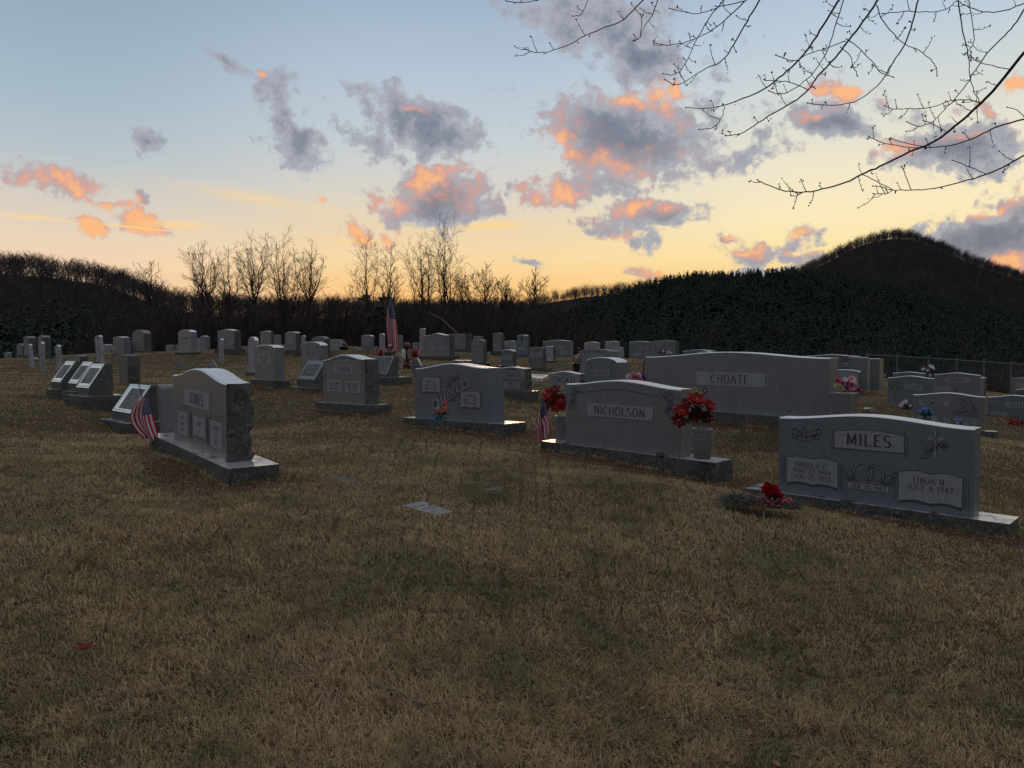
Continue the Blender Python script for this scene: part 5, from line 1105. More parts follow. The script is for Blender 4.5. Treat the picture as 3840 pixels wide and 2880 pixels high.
# three shells on the base
for lab, px, py, r, sc in (('flat ring-edged white shell, farthest of three on the nearest stone base', 2889, 1824, 22, (1, .8, .25)), ('rounded white shell, middle of three on the nearest stone base', 2897, 1835, 19, (1, .7, .75)), ('rounded white shell nearest the lower corner of the nearest stone', 2936, 1840, 16, (1, .7, .85))):
    Y_ = 6.85; r_ = r*Y_/FP; mb = MB(); nn = 18; vs = []; 
    for i in range(7):
        t_ = i/6*math.pi/2
        for k in range(nn): a = 2*math.pi*k/nn; rr_ = r_*math.cos(t_)*(1+.04*math.cos(a*9)); vs.append((rr_*math.cos(a)*sc[0], rr_*math.sin(a)*sc[1], r_*math.sin(t_)*sc[2]))
    mb.add(vs, [(i*nn+k, i*nn+(k+1) % nn, (i+1)*nn+(k+1) % nn, (i+1)*nn+k) for i in range(6) for k in range(nn)]); o = mb.build('shell', M['white'], smooth=60); o.location = at(px, py+2, Y_); tag(o, lab, 'shell', 'white shells on the stone base')

# battlefield cross memorial
Ym = pf_.y-.2; c0 = at(*src(3, 1378, 676), Ym); bc = empty('battlefield_cross', c0, 'small dark red battlefield cross of helmet, rifle and boots beside the flagpole', 'memorial statue'); s_ = Ym/FP*.28933
mr = simple('painted_bronze_red', (.10, .022, .02), .35)
MB().box(-82*s_, 78*s_, -.12, .12, -.1, 28*s_).build('plinth', mr, bc, bevel=.02)
MB().ball((22*s_, 0, 268*s_), 52*s_, 16, (1, .95, .98)).build('helmet', mr, bc, smooth=60); MB().lathe([(55*s_, 0), (58*s_, -3*s_), (50*s_, -6*s_)], 18, (22*s_, 0, 246*s_)).build('helmet_brim', mr, bc, smooth=60)
MB().tube([(22*s_, 0, 240*s_), (18*s_, 0, 150*s_), (20*s_, .02, 28*s_)], [.02, .03, .022], 8).box(8*s_, 40*s_, -.02, .02, 120*s_, 150*s_).build('rifle', M['black'], bc)
for bx_ in (-22*s_, 42*s_):
    MB().tube([(bx_, 0, 110*s_), (bx_+.01, 0, 60*s_), (bx_, 0, 34*s_)], [.05, .045, .06], 10).ball((bx_-.03, -.08, 38*s_), .055, 10, (1, 1.7, .7)).build('boot', mr, bc, smooth=50)
# hanging pole, lantern, plaque stone, tilted block
def hook(label, px0, py0, py1, Y, side=1):
    b_ = at(px0, py1, Y); h = (py1-py0)*Y/FP; rr_ = .09; pts = [(0, 0, -.2), (0, 0, h-rr_)]+[(side*(rr_-rr_*math.cos(R(q))), 0, h-rr_+rr_*math.sin(R(q))) for q in range(20, 200, 20)]
    o = MB().tube(pts, .012, 6).build('shepherd_hook', M['metal'], smooth=50); o.location = b_; tag(o, label, 'hook', 'shepherd hooks')
hook('thin dark hanging pole between the battlefield cross and the small flag', src(3, 1470, 0)[0], src(3, 0, 320)[1], src(3, 0, 600)[1], Ym, -1)
hook('thin black shepherd hook at the left end of the huge stone', 2414, 1342, 1420, 12.9, 1)
p = at(*src(3, 1358, 490), Ym+1); ln = empty('lantern', p, 'small white lantern behind the battlefield cross helmet', 'lantern'); MB().box(-.07, .07, -.07, .07, -.25, .05).build('lantern_body', M['porc'], ln, bevel=.01); MB().tube([(0, 0, .05), (0, 0, .22)], [.05, .01], 8).build('lantern_top', M['porc'], ln)
p = at(*src(3, 1292, 665), Ym-.3); ps = empty('plaque_stone', p, 'small tan five-sided plaque stone with a flag emblem before the flagpole', 'plaque'); w_ = .15
prof = [(-w_, -.1), (w_, -.1), (w_, .3), (.0, .46), (-w_*.9, .36)]
MB().add([(x, 0, z) for x, z in prof]+[(x, .1, z) for x, z in prof], [(0, 1, 2, 3, 4), (9, 8, 7, 6, 5)]+[(i, i+5, (i+1) % 5+5, (i+1) % 5) for i in range(5)]).build('plaque_body', simple('tan_resin', (.42, .33, .24), .7), ps, bevel=.01)
tx = MB()
for i in range(4): ribbon(tx, [(-.09, .1+i*.045), (.0, .115+i*.045), (.09, .1+i*.045)], .018, -.003)
tx.build('emblem_stripes', M['dred'], ps)
tb = empty('granite_block', at(*src(3, 1515, 700), 19.5), 'tilted blue-grey granite block on end behind the diagonal banner stone', 'stone block'); mb = MB(); s_ = 19.5/FP*.28933
pr = [(-8*s_, -.35), (52*s_, -.35), (65*s_, 38*s_), (8*s_, 146*s_), (-64*s_, 80*s_), (-48*s_, 0)]
mb.add([(x, 0, z) for x, z in pr]+[(x+.04, .2, z) for x, z in pr], [tuple(range(6)), tuple(range(11, 5, -1))]+[(i, i+6, (i+1) % 6+6, (i+1) % 6) for i in range(6)]); mb.build('block', M['blue'], tb, bevel=.01)
# crimson leaf and fallen twigs
def twig(label, pts, r):
    P_ = [onground(*q)+Vector((0, 0, .028+.012*math.sin(i*2.1))) for i, q in enumerate(pts)]; c0 = P_[0].copy(); mb = MB(); mb.tube([p-c0 for p in P_], [r*(1-.6*i/(len(P_)-1)) for i in range(len(P_))], 6)
    for i in range(1, len(P_)-1): d = (P_[i+1]-P_[i]).normalized(); sd = d.cross(Vector((0, 0, 1)))*(1 if i % 2 else -1); mb.tube([P_[i]-c0, P_[i]-c0+(d+sd).normalized()*.04+Vector((0, 0, .012))], [r*.5, r*.3], 5)
    o = mb.build('twig', M['wood2'], smooth=50); o.location = c0; tag(o, label, 'twig', 'fallen twigs on the lawn')
M['wood2'] = simple('weathered_twig', (.14, .11, .09), .8)
twig('long bent fallen twig low in the middle of the lawn', [(1450, 2610), (1490, 2635), (1540, 2655), (1585, 2675), (1640, 2688), (1680, 2705)], .006)
twig('thin fallen twig lying diagonally right of the middle lawn', [(1900, 2150), (1960, 2185), (2030, 2230), (2100, 2290), (2190, 2330), (2270, 2375)], .004)
twig('curved thin twig on the right lawn below the nearest stone', [(3395, 2215), (3430, 2245), (3455, 2275), (3468, 2305), (3475, 2330)], .004)
twig('short pale stick against the flush grey marker', [(1508, 1888), (1518, 1878), (1532, 1862)], .006)
twig('short grey stalk standing in the grass at lower left', [(590, 2820), (605, 2785), (630, 2750)], .004)
twig('thin fallen twig left of the flush grey marker', [(1365, 1868), (1400, 1855), (1440, 1842), (1460, 1830)], .004)
p = onground(318, 2478); mb = MB()
for a in range(5): petal_geo(mb, Vector((0, 0, .04)), Vector((math.cos(a*1.25), math.sin(a*1.25), .3)).normalized(), Vector((0, 0, 1)), .045, .035, .1, True)
o = mb.build('maple_leaf', M['dred'], smooth=50); o.location = p; tag(o, 'dark red fallen leaf in the lower left grass', 'leaf')
# ------------------------------------------------------------------ bare trees
M['bark'] = simple('bark_dusk', (.045, .034, .030), .9, .3, 6)
M['bark2'] = simple('bark_greybrown', (.075, .055, .045), .9, .3, 6)
M['brush'] = simple('brush_brown', (.040, .028, .023), .95, .35, .15)
M['pine'] = simple('pine_needles', (.026, .036, .016), .8, .45, .12)
for nm_, base_ in (('pine', (.010, .025, .012)), ('brush', (.040, .028, .023))):
    tt_ = NT(M[nm_].node_tree); bb_ = [x for x in tt_.n if x.type == 'BSDF_PRINCIPLED'][0]; oi_ = tt_.new('ShaderNodeObjectInfo').outputs['Random']
    tt_.put(bb_.inputs['Base Color'], tt_.ramp(oi_, [(0, tuple(x*.45 for x in base_)), (.5, base_), (.85, (base_[0]*1.3, base_[1]*1.25, base_[2]*1.05)), (1, (base_[0]*1.7, base_[1]*1.2, base_[2]*1.3))]))
M['hillbark'] = simple('far_bare_wood', (.058, .047, .050), .95, .25, .05)
def grow(mb, p, d, L, r, lev, maxlev, rnd, sides=5, up=.35, spread=.7, kids=(4, 5), gnarl=.12, minr=.006):
    n = 5 if lev < 2 else 3; pts = [p.copy()]; rad = [r]; dirs = []
    for i in range(n):
        d = (d+Vector((rnd.gauss(0, gnarl), rnd.gauss(0, gnarl), rnd.gauss(0, gnarl)+up*.10*(lev > 0)))).normalized()
        p = p+d*L/n; pts.append(p.copy()); dirs.append(d.copy()); rad.append(max(minr, r*(1-(i+1)/n*(.55 if lev == 0 else .75))))
    mb.tube(pts, rad, max(3, sides-lev), cap=False)
    if lev >= maxlev: return
    k = rnd.randint(*kids)
    for j in range(k):
        f = (.35 if lev == 0 else .2)+(.65 if lev == 0 else .8)*(j+rnd.random()*.8)/k; i = min(n-1, int(f*n)); q = pts[i].lerp(pts[i+1], f*n-i) if i < n else pts[-1]
        dd = dirs[i]; s_ = dd.orthogonal().normalized(); s_ = Matrix.Rotation(rnd.uniform(0, 6.28), 3, dd)@s_
        nd = (dd+s_*spread*rnd.uniform(.5, 1.2)+Vector((0, 0, up*rnd.uniform(.4, 1.2)))).normalized()
        grow(mb, q, nd, L*rnd.uniform(.42, .68)*(1-.25*f*(lev == 0)), max(minr, rad[i]*rnd.uniform(.45, .65)), lev+1, maxlev, rnd, sides, up, spread, kids, gnarl, minr)
def bare_tree(label, px, top, wpx, Y, seed, lean=0, stems=1, dense=5, group='tall bare trees along the far edge'):
    p = at(px, 1300, Y); g_ = T1(p.x, p.y); p = Vector((p.x, p.y, g_-.2)); ztop = at(px, top, Y).z; H = ztop-p.z
    rnd = random.Random(seed); rt = empty('bare_tree', p, label, 'tree', group); tb_ = MB(); cr = MB(); asp = wpx*Y/FP/H
    hv = H-(at(px, 1105, Y).z-p.z); f0 = 1-hv/H*rnd.uniform(1.15, 1.5); f0 = max(.3, min(.78, f0)); w2 = wpx*Y/FP/2*1.3
    base_r = H*.0085; fork = Vector((lean*H*.35, 0, H*f0)); pts = [Vector((0, 0, 0))]; 
    for i in range(1, 8): f = i/7; pts.append(Vector((fork.x*f**1.4+rnd.gauss(0, .05), rnd.gauss(0, .05), fork.z*f)))
    tb_.tube(pts, [base_r*(1-.45*i/7) for i in range(8)], 7)
    if stems > 1:
        pts2 = [Vector((q.x+(.25+.5*(q.z/H)), q.y, q.z)) for q in pts]; tb_.tube(pts2, [base_r*.7*(1-.45*i/7) for i in range(8)], 6)
    ns = (5 if asp < .2 else 7)+(2 if stems > 1 else 0)
    for k in range(ns):
        a = k*2.4+rnd.uniform(-.3, .3); rr_ = 0 if k == 0 else rnd.uniform(.45, 1.0); ex = math.cos(a)*w2*rr_*.85; ey = math.sin(a)*w2*rr_*.7; top_z = H*(1.0 if k == 0 else 1-(1-f0)*rnd.uniform(.05, .5)*(.4+rr_))
        st0 = pts[rnd.choice([5, 6, 7, 7])] if k else pts[7]
        if stems > 1 and k % 2: st0 = pts2[rnd.choice([6, 7])]
        e_ = Vector((fork.x*1.15+lean*H*.12+ex, ey, top_z)); c_ = Vector((st0.x+(e_.x-st0.x)*rnd.uniform(.5, .85), st0.y+(e_.y-st0.y)*.7, st0.z+(e_.z-st0.z)*rnd.uniform(.35, .5))); sp = []; n = 9
        for i in range(n+1): f = i/n; sp.append(st0*(1-f)**2+c_*2*f*(1-f)+e_*f*f+Vector((rnd.gauss(0, .07), rnd.gauss(0, .07), 0))*(0 < i < n))
        r1 = base_r*(.5 if k else .58); rd = [max(.012, r1*(1-f/n*.9)) for f in range(n+1)]; tb_.tube(sp, rd, 5, cap=False); Ls = (e_-st0).length; nk = 12
        for j in range(nk):
            f = .12+.88*j/nk; i = min(n-1, int(f*n)); q = sp[i].lerp(sp[i+1], f*n-i); dd = (sp[i+1]-sp[i]).normalized(); s_ = Vector((math.cos(j*2.4+k), math.sin(j*2.4+k)*.8, 0))
            grow(cr, q, (s_*rnd.uniform(.5, .95)+dd*.9+Vector((0, 0, .15))).normalized(), Ls*(.36-.2*f)*rnd.uniform(.7, 1.25), max(.014, rd[i]*.5), 1, 3, rnd, 5, .25, .9, (2, 4), .15, .0085)
    tb_.build('trunk', M['bark'], rt, smooth=60); cr.build('crown', M['bark'], rt)
    return rt
TREES = [(573, 985, 110, 66, 'small crooked bare tree, leftmost of the row on the skyline', 0, 1), (758, 914, 160, 66, 'full round-crowned bare tree left of the pair of slimmer ones', .02, 2),
 (862, 934, 105, 68, 'slim bare tree between two fuller crowns left of the widest one', 0, 1), (985, 897, 150, 70, 'spreading bare tree leaning left just left of the widest one', -.1, 1), (1066, 871, 165, 66, 'widest and fullest bare tree of the left-hand cluster', .0, 2),
 (1152, 917, 140, 68, 'bare tree with drooping right side at the right end of the left-hand cluster', .06, 1), (1373, 895, 116, 68, 'straight cone-shaped bare tree left of the flagpole', 0, 1), (1466, 930, 80, 70, 'thin small-crowned bare tree rising just above the flagpole', 0, 1),
 (1604, 912, 125, 70, 'bushy bare tree leaning left beside the tallest one', -.08, 2), (1661, 828, 110, 64, 'tallest bare tree, twin-trunked with crooked limbs', .02, 2), (1742, 1030, 80, 66, 'low fanned bare tree right of the tallest one', 0, 2),
 (1818, 995, 105, 66, 'bare tree with a bent trunk halfway between tallest and lone right one', .02, 1), (1890, 1038, 110, 68, 'low wide bare tree next to the bent-trunked one', .03, 2), (2008, 1009, 105, 62, 'lone rounded bare tree at the right end of the row', 0, 1)]
for i, (px, top, wpx, Y, lab, lean, stems) in enumerate(TREES):
    bare_tree(lab, px, top, wpx, Y, 40+i*3, lean, stems, 5 if i in (1, 3, 4) else 4)
# fallen pale trunk leaning in the thicket
a_ = at(1600, 1170, 62); b2 = at(1712, 1250, 60); c0 = b2.copy(); o = MB().tube([a_-c0, (a_-c0)*.5+Vector((0, 0, .3)), Vector((0, 0, 0)), Vector((2.0, -.5, -3.2))], [.05, .09, .12, .14], 6).build('fallen_tree', M['bark2'], smooth=60); o.location = c0; tag(o, 'pale dead trunk leaning across the dark thicket below the tallest bare tree', 'dead tree')

# ------------------------------------------------------------------ prototypes for the woods (kept out of the scene, instanced by one geometry-node object per wood)
def proto_obj(mb, name, mat): 
    o = mb.build(name, mat); COL.objects.unlink(o); return o
def proto_bare(seed, H, r, kids, trunkfrac=.5, spread=.6, lv=3, minr=.03, tf=.85):
    rnd = random.Random(seed); mb = MB(); d = Vector((rnd.uniform(-.08, .08), rnd.uniform(-.08, .08), 1)); n = 5; pts = [Vector((0, 0, -1.5))]; rad = [r]
    for i in range(n): d = (d+Vector((rnd.gauss(0, .06), rnd.gauss(0, .06), .05))).normalized(); pts.append(pts[-1]+d*(H*tf+1.5)/n); rad.append(r*(1-(i+1)/n*.85))
    mb.tube(pts, rad, 4, cap=False)
    for j in range(kids):
        f = trunkfrac+(1-trunkfrac)*j/kids; i = min(n-1, int(f*n)); q = pts[i].lerp(pts[i+1], f*n-i); s_ = Vector((math.cos(j*2.4+seed), math.sin(j*2.4+seed), 0))
        grow(mb, q, (s_*spread+Vector((0, 0, .9))).normalized(), H*.30*rnd.uniform(.8, 1.2), r*.42, 1, lv, rnd, 4, .4, .75, (3, 4), .12, minr)
    return mb
def proto_pine(seed, H):
    rnd = random.Random(seed); mb = MB(); mb.tube([(0, 0, -2), (0, 0, H*.97)], [H*.014, .03], 4, cap=False); nt = 17; cone = rnd.uniform(.18, .30)
    for i in range(nt):
        f = i/(nt-1); z = H*(.12+.86*f)+rnd.uniform(-.25, .25); R_ = H*cone*(1-f)**rnd.uniform(.5, .8)*rnd.uniform(.65, 1.2)+.15; nb = int(9-4*f)
        for k in range(nb):
            a = 6.283*k/nb+i*1.3+rnd.uniform(-.25, .25); rr_ = R_*rnd.uniform(.7, 1.15); c_, s_ = math.cos(a), math.sin(a); w_ = rr_*.42
            z += rnd.uniform(-.35, .35); tip = (rr_*c_, rr_*s_, z-rr_*.1+rnd.uniform(-.35, .5)); l_ = (rr_*.55*c_-w_*s_, rr_*.55*s_+w_*c_, z-rr_*.25); r_ = (rr_*.55*c_+w_*s_, rr_*.55*s_-w_*c_, z-rr_*.25); m_ = (rr_*.5*c_, rr_*.5*s_, z+rr_*.12)
            mb.add([(0, 0, z+rr_*.25), l_, tip, r_, m_], [(0, 1, 4), (0, 4, 3), (1, 2, 4), (4, 2, 3)])
    return mb
def collection(name, objs):
    c_ = bpy.data.collections.new(name)
    for o in objs: c_.objects.link(o)
    return c_
def scatter(name, coll, pts, scl, idx, label, seedrot=1, cat='woodland'):
    me_ = bpy.data.meshes.new(name); me_.from_pydata([tuple(p) for p in pts], [], [])
    for nm, ty, arr in (('scl', 'FLOAT', scl), ('idx', 'INT', idx), ('rotz', 'FLOAT', NR.uniform(0, 6.28, len(pts)))):
        a = me_.attributes.new(nm, ty, 'POINT'); a.data.foreach_set('value', np.asarray(arr, dtype=np.int32 if ty == 'INT' else np.float32))
    o = bpy.data.objects.new(name, me_); COL.objects.link(o); tag(o, label, cat, kind='stuff')
    ng = bpy.data.node_groups.new(name+'_nodes', 'GeometryNodeTree'); ng.interface.new_socket('Geometry', in_out='INPUT', socket_type='NodeSocketGeometry'); ng.interface.new_socket('Geometry', in_out='OUTPUT', socket_type='NodeSocketGeometry')
    N = ng.nodes; gi = N.new('NodeGroupInput'); gou = N.new('NodeGroupOutput'); ip = N.new('GeometryNodeInstanceOnPoints'); ci = N.new('GeometryNodeCollectionInfo')
    ci.inputs['Collection'].default_value = coll; ci.inputs['Separate Children'].default_value = True; ci.inputs['Reset Children'].default_value = True
    def attr(nm, ty):
        n = N.new('GeometryNodeInputNamedAttribute'); n.data_type = ty; n.inputs['Name'].default_value = nm; return [s for s in n.outputs if s.enabled and s.name == 'Attribute'][0]
    ng.links.new(gi.outputs[0], ip.inputs['Points']); ng.links.new(ci.outputs[0], ip.inputs['Instance']); ip.inputs['Pick Instance'].default_value = True
    ng.links.new(attr('idx', 'INT'), ip.inputs['Instance Index']); ng.links.new(attr('scl', 'FLOAT'), ip.inputs['Scale'])
    cx_ = N.new('ShaderNodeCombineXYZ'); ng.links.new(attr('rotz', 'FLOAT'), cx_.inputs[2]); ng.links.new(cx_.outputs[0], ip.inputs['Rotation']); ng.links.new(ip.outputs[0], gou.inputs[0])
    o.modifiers.new('scatter', 'NODES').node_group = ng; return o
C_hill = collection('far_bare_protos', [proto_obj(proto_bare(i+3, 13, .17, 12, .45, .95, 2, .045, .72), 'pb', M['hillbark']) for i in range(5)])
C_mtn = collection('mountain_protos', [proto_obj(proto_bare(i+13, 13, .16, 15, (.12, .3, .18, .42, .22, .1)[i], .8, 2, .045, (.72, .8, .6, .75, .5, .85)[i]), 'pm', M['hillbark']) for i in range(6)])
C_brush = collection('brush_protos', [proto_obj(proto_bare(i+30, 8, .085, 15, .08, .75, 3, .012, .68), 'pt', M['brush']) for i in range(6)])
C_pine = collection('pine_protos', [proto_obj(proto_pine(i+60, 10), 'pp', M['pine']) for i in range(8)])

# ------------------------------------------------------------------ hills (crest given as the skyline of the photograph at each hill's own distance)
hm, t, b = newmat('hillside_leaf_litter'); gp = t.new('ShaderNodeNewGeometry').outputs['Position']; n1_ = t.noise(gp, .02, 6, .7); t.put(b.inputs['Base Color'], t.mix(t.mapr(n1_, .35, .65), (.030, .025, .026), (.048, .039, .039))); b.inputs['Roughness'].default_value = 1; b.inputs['Specular IOR Level'].default_value = 0
hp, t, b = newmat('pine_hill_floor'); gp = t.new('ShaderNodeNewGeometry').outputs['Position']; n1_ = t.noise(gp, .05, 6, .7); t.put(b.inputs['Base Color'], t.mix(t.mapr(n1_, .35, .65), (.010, .016, .011), (.020, .026, .018))); b.inputs['Roughness'].default_value = 1; b.inputs['Specular IOR Level'].default_value = 0
class Hill:
    def __init__(s, name, prof, D, front, backw, mat, treeh, pw=1.25):
        s.xs = np.array([q[0] for q in prof], float); s.ys = np.array([q[1] for q in prof], float); s.D = D; s.fr = front; s.bk = backw; s.th = treeh; s.pw = pw
        u0, u1 = s.u(s.xs[0]), s.u(s.xs[-1]); s.u0, s.u1 = u0-.12, u1+.12
        U = np.linspace(s.u0, s.u1, 150); Tt = np.concatenate([np.linspace(0, 1, 34), 1+np.linspace(.05, 1, 12)])
        vs = []; 
        for tt in Tt:
            for u_ in U: vs.append(s.P(u_, tt))
        nU = len(U); fs = [(i*nU+j, i*nU+j+1, (i+1)*nU+j+1, (i+1)*nU+j) for i in range(len(Tt)-1) for j in range(nU-1)]
        me_ = bpy.data.meshes.new(name); me_.from_pydata(vs, [], fs); me_.materials.append(mat); me_.polygons.foreach_set('use_smooth', [True]*len(fs)); o = bpy.data.objects.new(name, me_); COL.objects.link(o); tag(o, kind='structure')
    def u(s, px): return (px-CX)/FP
    def crest(s, u_):
        px = CX+u_*FP; y = np.interp(px, s.xs, s.ys); e = min(1, max(0, 1-(max(s.u(s.xs[0])-u_, u_-s.u(s.xs[-1]), 0))/.12)); e = e*e*(3-2*e)
        z = (1325-y)/FP*s.D*1.0-s.th; return -9+(z+9)*e
    def P(s, u_, tt):
        """tt 0 foot .. 1 crest .. 2 back foot"""
        zc = s.crest(u_); c_ = 1/math.sqrt(1+u_*u_)
        if tt <= 1: dd = s.fr+(s.D-s.fr)*tt; zf = -9.3*s.D/s.fr; h = dd/s.D*(zf+(zc-zf)*(math.sin(tt*math.pi/2)**s.pw))
        else: dd = s.D+s.bk*(tt-1); h = -9.3+(zc+9.3)*(math.cos((tt-1)*math.pi/2)**1.2)
        h += (math.sin(u_*40+tt*5)*.6+math.sin(u_*90-tt*9)*.35)*(s.D/300)*min(1, tt*3)*(1 if tt < .93 else .3)
        return (u_*dd, dd, h+EYE*min(1, tt))
    def spots(s, n, t0, t1, ucl=None, bias=1.0):
        out = []
        for _ in range(n):
            u_ = random.uniform(*(ucl or (s.u(s.xs[0]), s.u(s.xs[-1])))); tt = t0+(t1-t0)*random.random()**bias; out.append(s.P(u_, tt))
        return out
random.seed(21)
hL = Hill('hill', [(-500, 960), (0, 952), (130, 955), (250, 967), (350, 985), (450, 1010), (520, 1040), (600, 1068), (700, 1092), (820, 1105), (1000, 1112), (1300, 1118), (1600, 1120), (2100, 1130)], 400, 150, 200, hm, 12)
hM = Hill('hill', [(1500, 1130), (1800, 1122), (1950, 1115), (2060, 1095), (2150, 1080), (2300, 1062), (2420, 1046), (2520, 1044), (2640, 1045), (2900, 1050)], 760, 500, 300, hm, 12)
hP = Hill('hill', [(2060, 1215), (2130, 1165), (2200, 1128), (2300, 1092), (2400, 1064), (2500, 1040), (2600, 1028), (2700, 1020), (2850, 1015), (2980, 1012), (3100, 1016), (3200, 1030), (3300, 1052), (3400, 1080), (3500, 1105), (3650, 1135), (3840, 1170), (4300, 1230)], 330, 105, 200, hp, 6.5, 1.05)
hT = Hill('mountain', [(2700, 1075), (2850, 1050), (2980, 1005), (3060, 965), (3130, 928), (3200, 893), (3260, 873), (3330, 862), (3410, 867), (3480, 888), (3560, 922), (3640, 955), (3720, 985), (3800, 1010), (3900, 1035), (4300, 1110)], 880, 420, 500, hm, 12.5)
def mk(name, hill, coll, n1_, t1, n2_, t2, sc, ncol, label, extra=()):
    pts = hill.spots(n1_, *t1)+hill.spots(n2_, *t2)+list(extra); scatter(name, coll, pts, NR.uniform(*sc, len(pts)), NR.integers(0, ncol, len(pts)), label)
mk('bare_forest', hL, C_hill, 700, (.965, 1.02), 2600, (.25, .9), (.72, 1.12), 5, 'leafless forest covering the long ridge at left, trunks showing against the sky')
mk('bare_forest', hM, C_mtn, 700, (.95, 1.03), 500, (.6, .95), (.5, 1.1), 6, 'leafless forest on the low distant ridge at the centre')
mk('bare_forest', hT, C_mtn, 1500, (.94, 1.02), 4200, (.35, .94), (.45, 1.15), 6, 'leafless forest covering the dark mountain at right')
mk('pine_forest', hP, C_pine, 1500, (.9, 1.05), 8200, (.0, .95), (.28, .80), 8, 'dense evergreen forest covering the rounded hill at right')
mk('bare_forest', hP, C_hill, 10, (.5, .9), 160, (.0, .8), (.5, .8), 5, 'scattered grey leafless trees among the evergreens of the rounded hill')
# hills that close the valley outside the view
rg = MB(); na2 = 120; prf = [(300, -9.5), (380, -2), (470, 18), (560, 40), (650, 52), (760, 40), (900, 0), (1000, -9.5)]
for i in range(na2+1):
    a = R(39.5+(360-79)*i/na2); e = min(1, i/6, (na2-i)/6); k = (.55+.25*math.sin(a*3)+.12*math.sin(a*11+1)+.05*math.sin(a*29))*(.35+.65*e)
    for d_, z_ in prf: rg.v.append((d_*math.sin(a), d_*math.cos(a), -9.5+(z_+9.5)*k))
for i in range(na2):
    for j in range(len(prf)-1): q = i*len(prf)+j; rg.f.append((q, q+len(prf), q+len(prf)+1, q+1)); rg.m.append(0)
ro = rg.build('hill', hm, smooth=80); tag(ro, kind='structure')
# dark evergreens low on the left ridge
pts = []
for _ in range(420):
    u_ = random.uniform(-.78, -.42); pts.append(hL.P(u_, random.uniform(.0, .42)**1.0))
for _ in range(70): u_ = random.uniform(-.48, -.32); pts.append(hL.P(u_, random.uniform(.0, .2)))
scatter('pine_forest', C_pine, pts, NR.uniform(.8, 1.5, len(pts)), NR.integers(0, 5, len(pts)), 'dark evergreen wood at the foot of the left ridge')
# thicket just beyond the crest
pts = []; sc_ = []
for _ in range(2300):
    px = random.uniform(380, 2260); Y = 66+64*random.random()**.8; u_ = (px-CX)/FP; g_ = T1(u_*Y, Y)
    top = np.interp(px, [380, 500, 700, 1000, 1350, 1700, 2000, 2150, 2260], [1200, 1150, 1130, 1108, 1100, 1116, 1130, 1160, 1205])+random.uniform(0, 110)
    h = (EYE+(1325-top)/FP*Y)-g_; pts.append((u_*Y, Y, g_-.3)); sc_.append(min(2.2, max(.5, h/8/1.08)))
scatter('woodland_thicket', C_brush, pts, sc_, NR.integers(0, 6, len(pts)), 'dense brown leafless thicket behind the cemetery crest')
pts = []
for _ in range(150):
    px = random.choice([random.uniform(-120, 420), random.uniform(3000, 3900), random.uniform(2200, 3900)]); Y = 70+50*random.random(); u_ = (px-CX)/FP; pts.append((u_*Y, Y, T1(u_*Y, Y)-.3))
scatter('woodland_thicket', C_brush, pts, NR.uniform(.35, .75, len(pts)), NR.integers(0, 6, len(pts)), 'scattered low leafless brush below the hills')
# lone conifers that stand out
for lab, (px, top, bot, D, hill) in {'lone tall conifer standing out on the right shoulder of the mountain': (3452, 874, 925, 940, hT), 'dark conifer rising out of the thicket behind the cone-shaped bare tree': (1374, 1062, 1180, 92, None), 'dark rounded conifer in the thicket left of the flagpole': (1436, 1078, 1180, 94, None)}.items():
    p = at(px, bot, D); h = (bot-top)/FP*D; 
    if hill is None: zz = T1(p.x, p.y); h += p.z-zz; p.z = zz
    rt = empty('conifer', p, lab, 'tree'); pm = proto_pine(px, h); MB().tube([(0, 0, -1), (0, 0, h*.3)], [h*.02, h*.014], 6).build('trunk', M['bark'], rt); pm.build('crown', M['pine'], rt)

# ------------------------------------------------------------------ overhanging maple: trunk out of frame to the right, limbs reaching over
ts = .87703; tr_ = empty('maple_tree', Vector((7.2, 4.9, T1(7.2, 4.9)-.1)), 'bare budding tree at right whose drooping branches hang over the top of the view', 'tree'); t0_ = tr_.location
mt = simple('maple_bark', (.035, .028, .026), .85, .3, 20)
trunk = MB(); tp_ = [Vector((0, 0, -.2)), Vector((-.05, .02, 1.2)), Vector((-.15, 0, 2.6)), Vector((-.35, .1, 4.2)), Vector((-.2, .3, 6.0)), Vector((.1, .3, 8.2)), Vector((.0, .1, 10.5))]; trunk.tube(tp_, [.34, .27, .24, .19, .14, .08, .02], 14); trunk.build('trunk', mt, tr_, smooth=60)
LIMBS = [[(6.95, 4.95, 4.1), (5.2, 4.7, 4.7), (3.6, 4.6, 4.95), (2.0, 4.7, 5.0), (.6, 4.8, 4.9), (-.4, 4.9, 4.7)], [(7.05, 4.9, 3.3), (5.8, 4.6, 3.5), (4.6, 4.4, 3.4), (3.75, 4.3, 3.2)], [(6.9, 5.0, 4.9), (5.6, 5.6, 5.8), (4.2, 6.2, 6.6), (3.0, 6.8, 7.4)], [(7.2, 5.1, 5.4), (8.4, 5.8, 6.3), (9.6, 6.2, 7.0)], [(7.1, 4.8, 4.6), (7.4, 3.4, 5.4), (7.6, 2.0, 6.0)], [(7.15, 5.0, 2.9), (5.9, 4.7, 2.75), (4.7, 4.5, 2.6), (3.8, 4.35, 2.5)]]
def near_limb(p):
    best = None
    for L in LIMBS[:3]+LIMBS[5:]:
        for a, b_ in zip(L, L[1:]):
            a, b_ = Vector(a), Vector(b_); f = max(0, min(1, (p-a).dot(b_-a)/(b_-a).length_squared)); q = a.lerp(b_, f)
            if best is None or (q-p).length < best[0]: best = ((q-p).length, q)
    return best[1]
for i, L in enumerate(LIMBS):
    r0 = [.1, .07, .09, .08, .07, .055][i]; MB().tube([Vector(q)-t0_ for q in L], [r0*(1-.75*j/(len(L)-1)) for j in range(len(L))], 8).build('limb', mt, tr_, smooth=60)
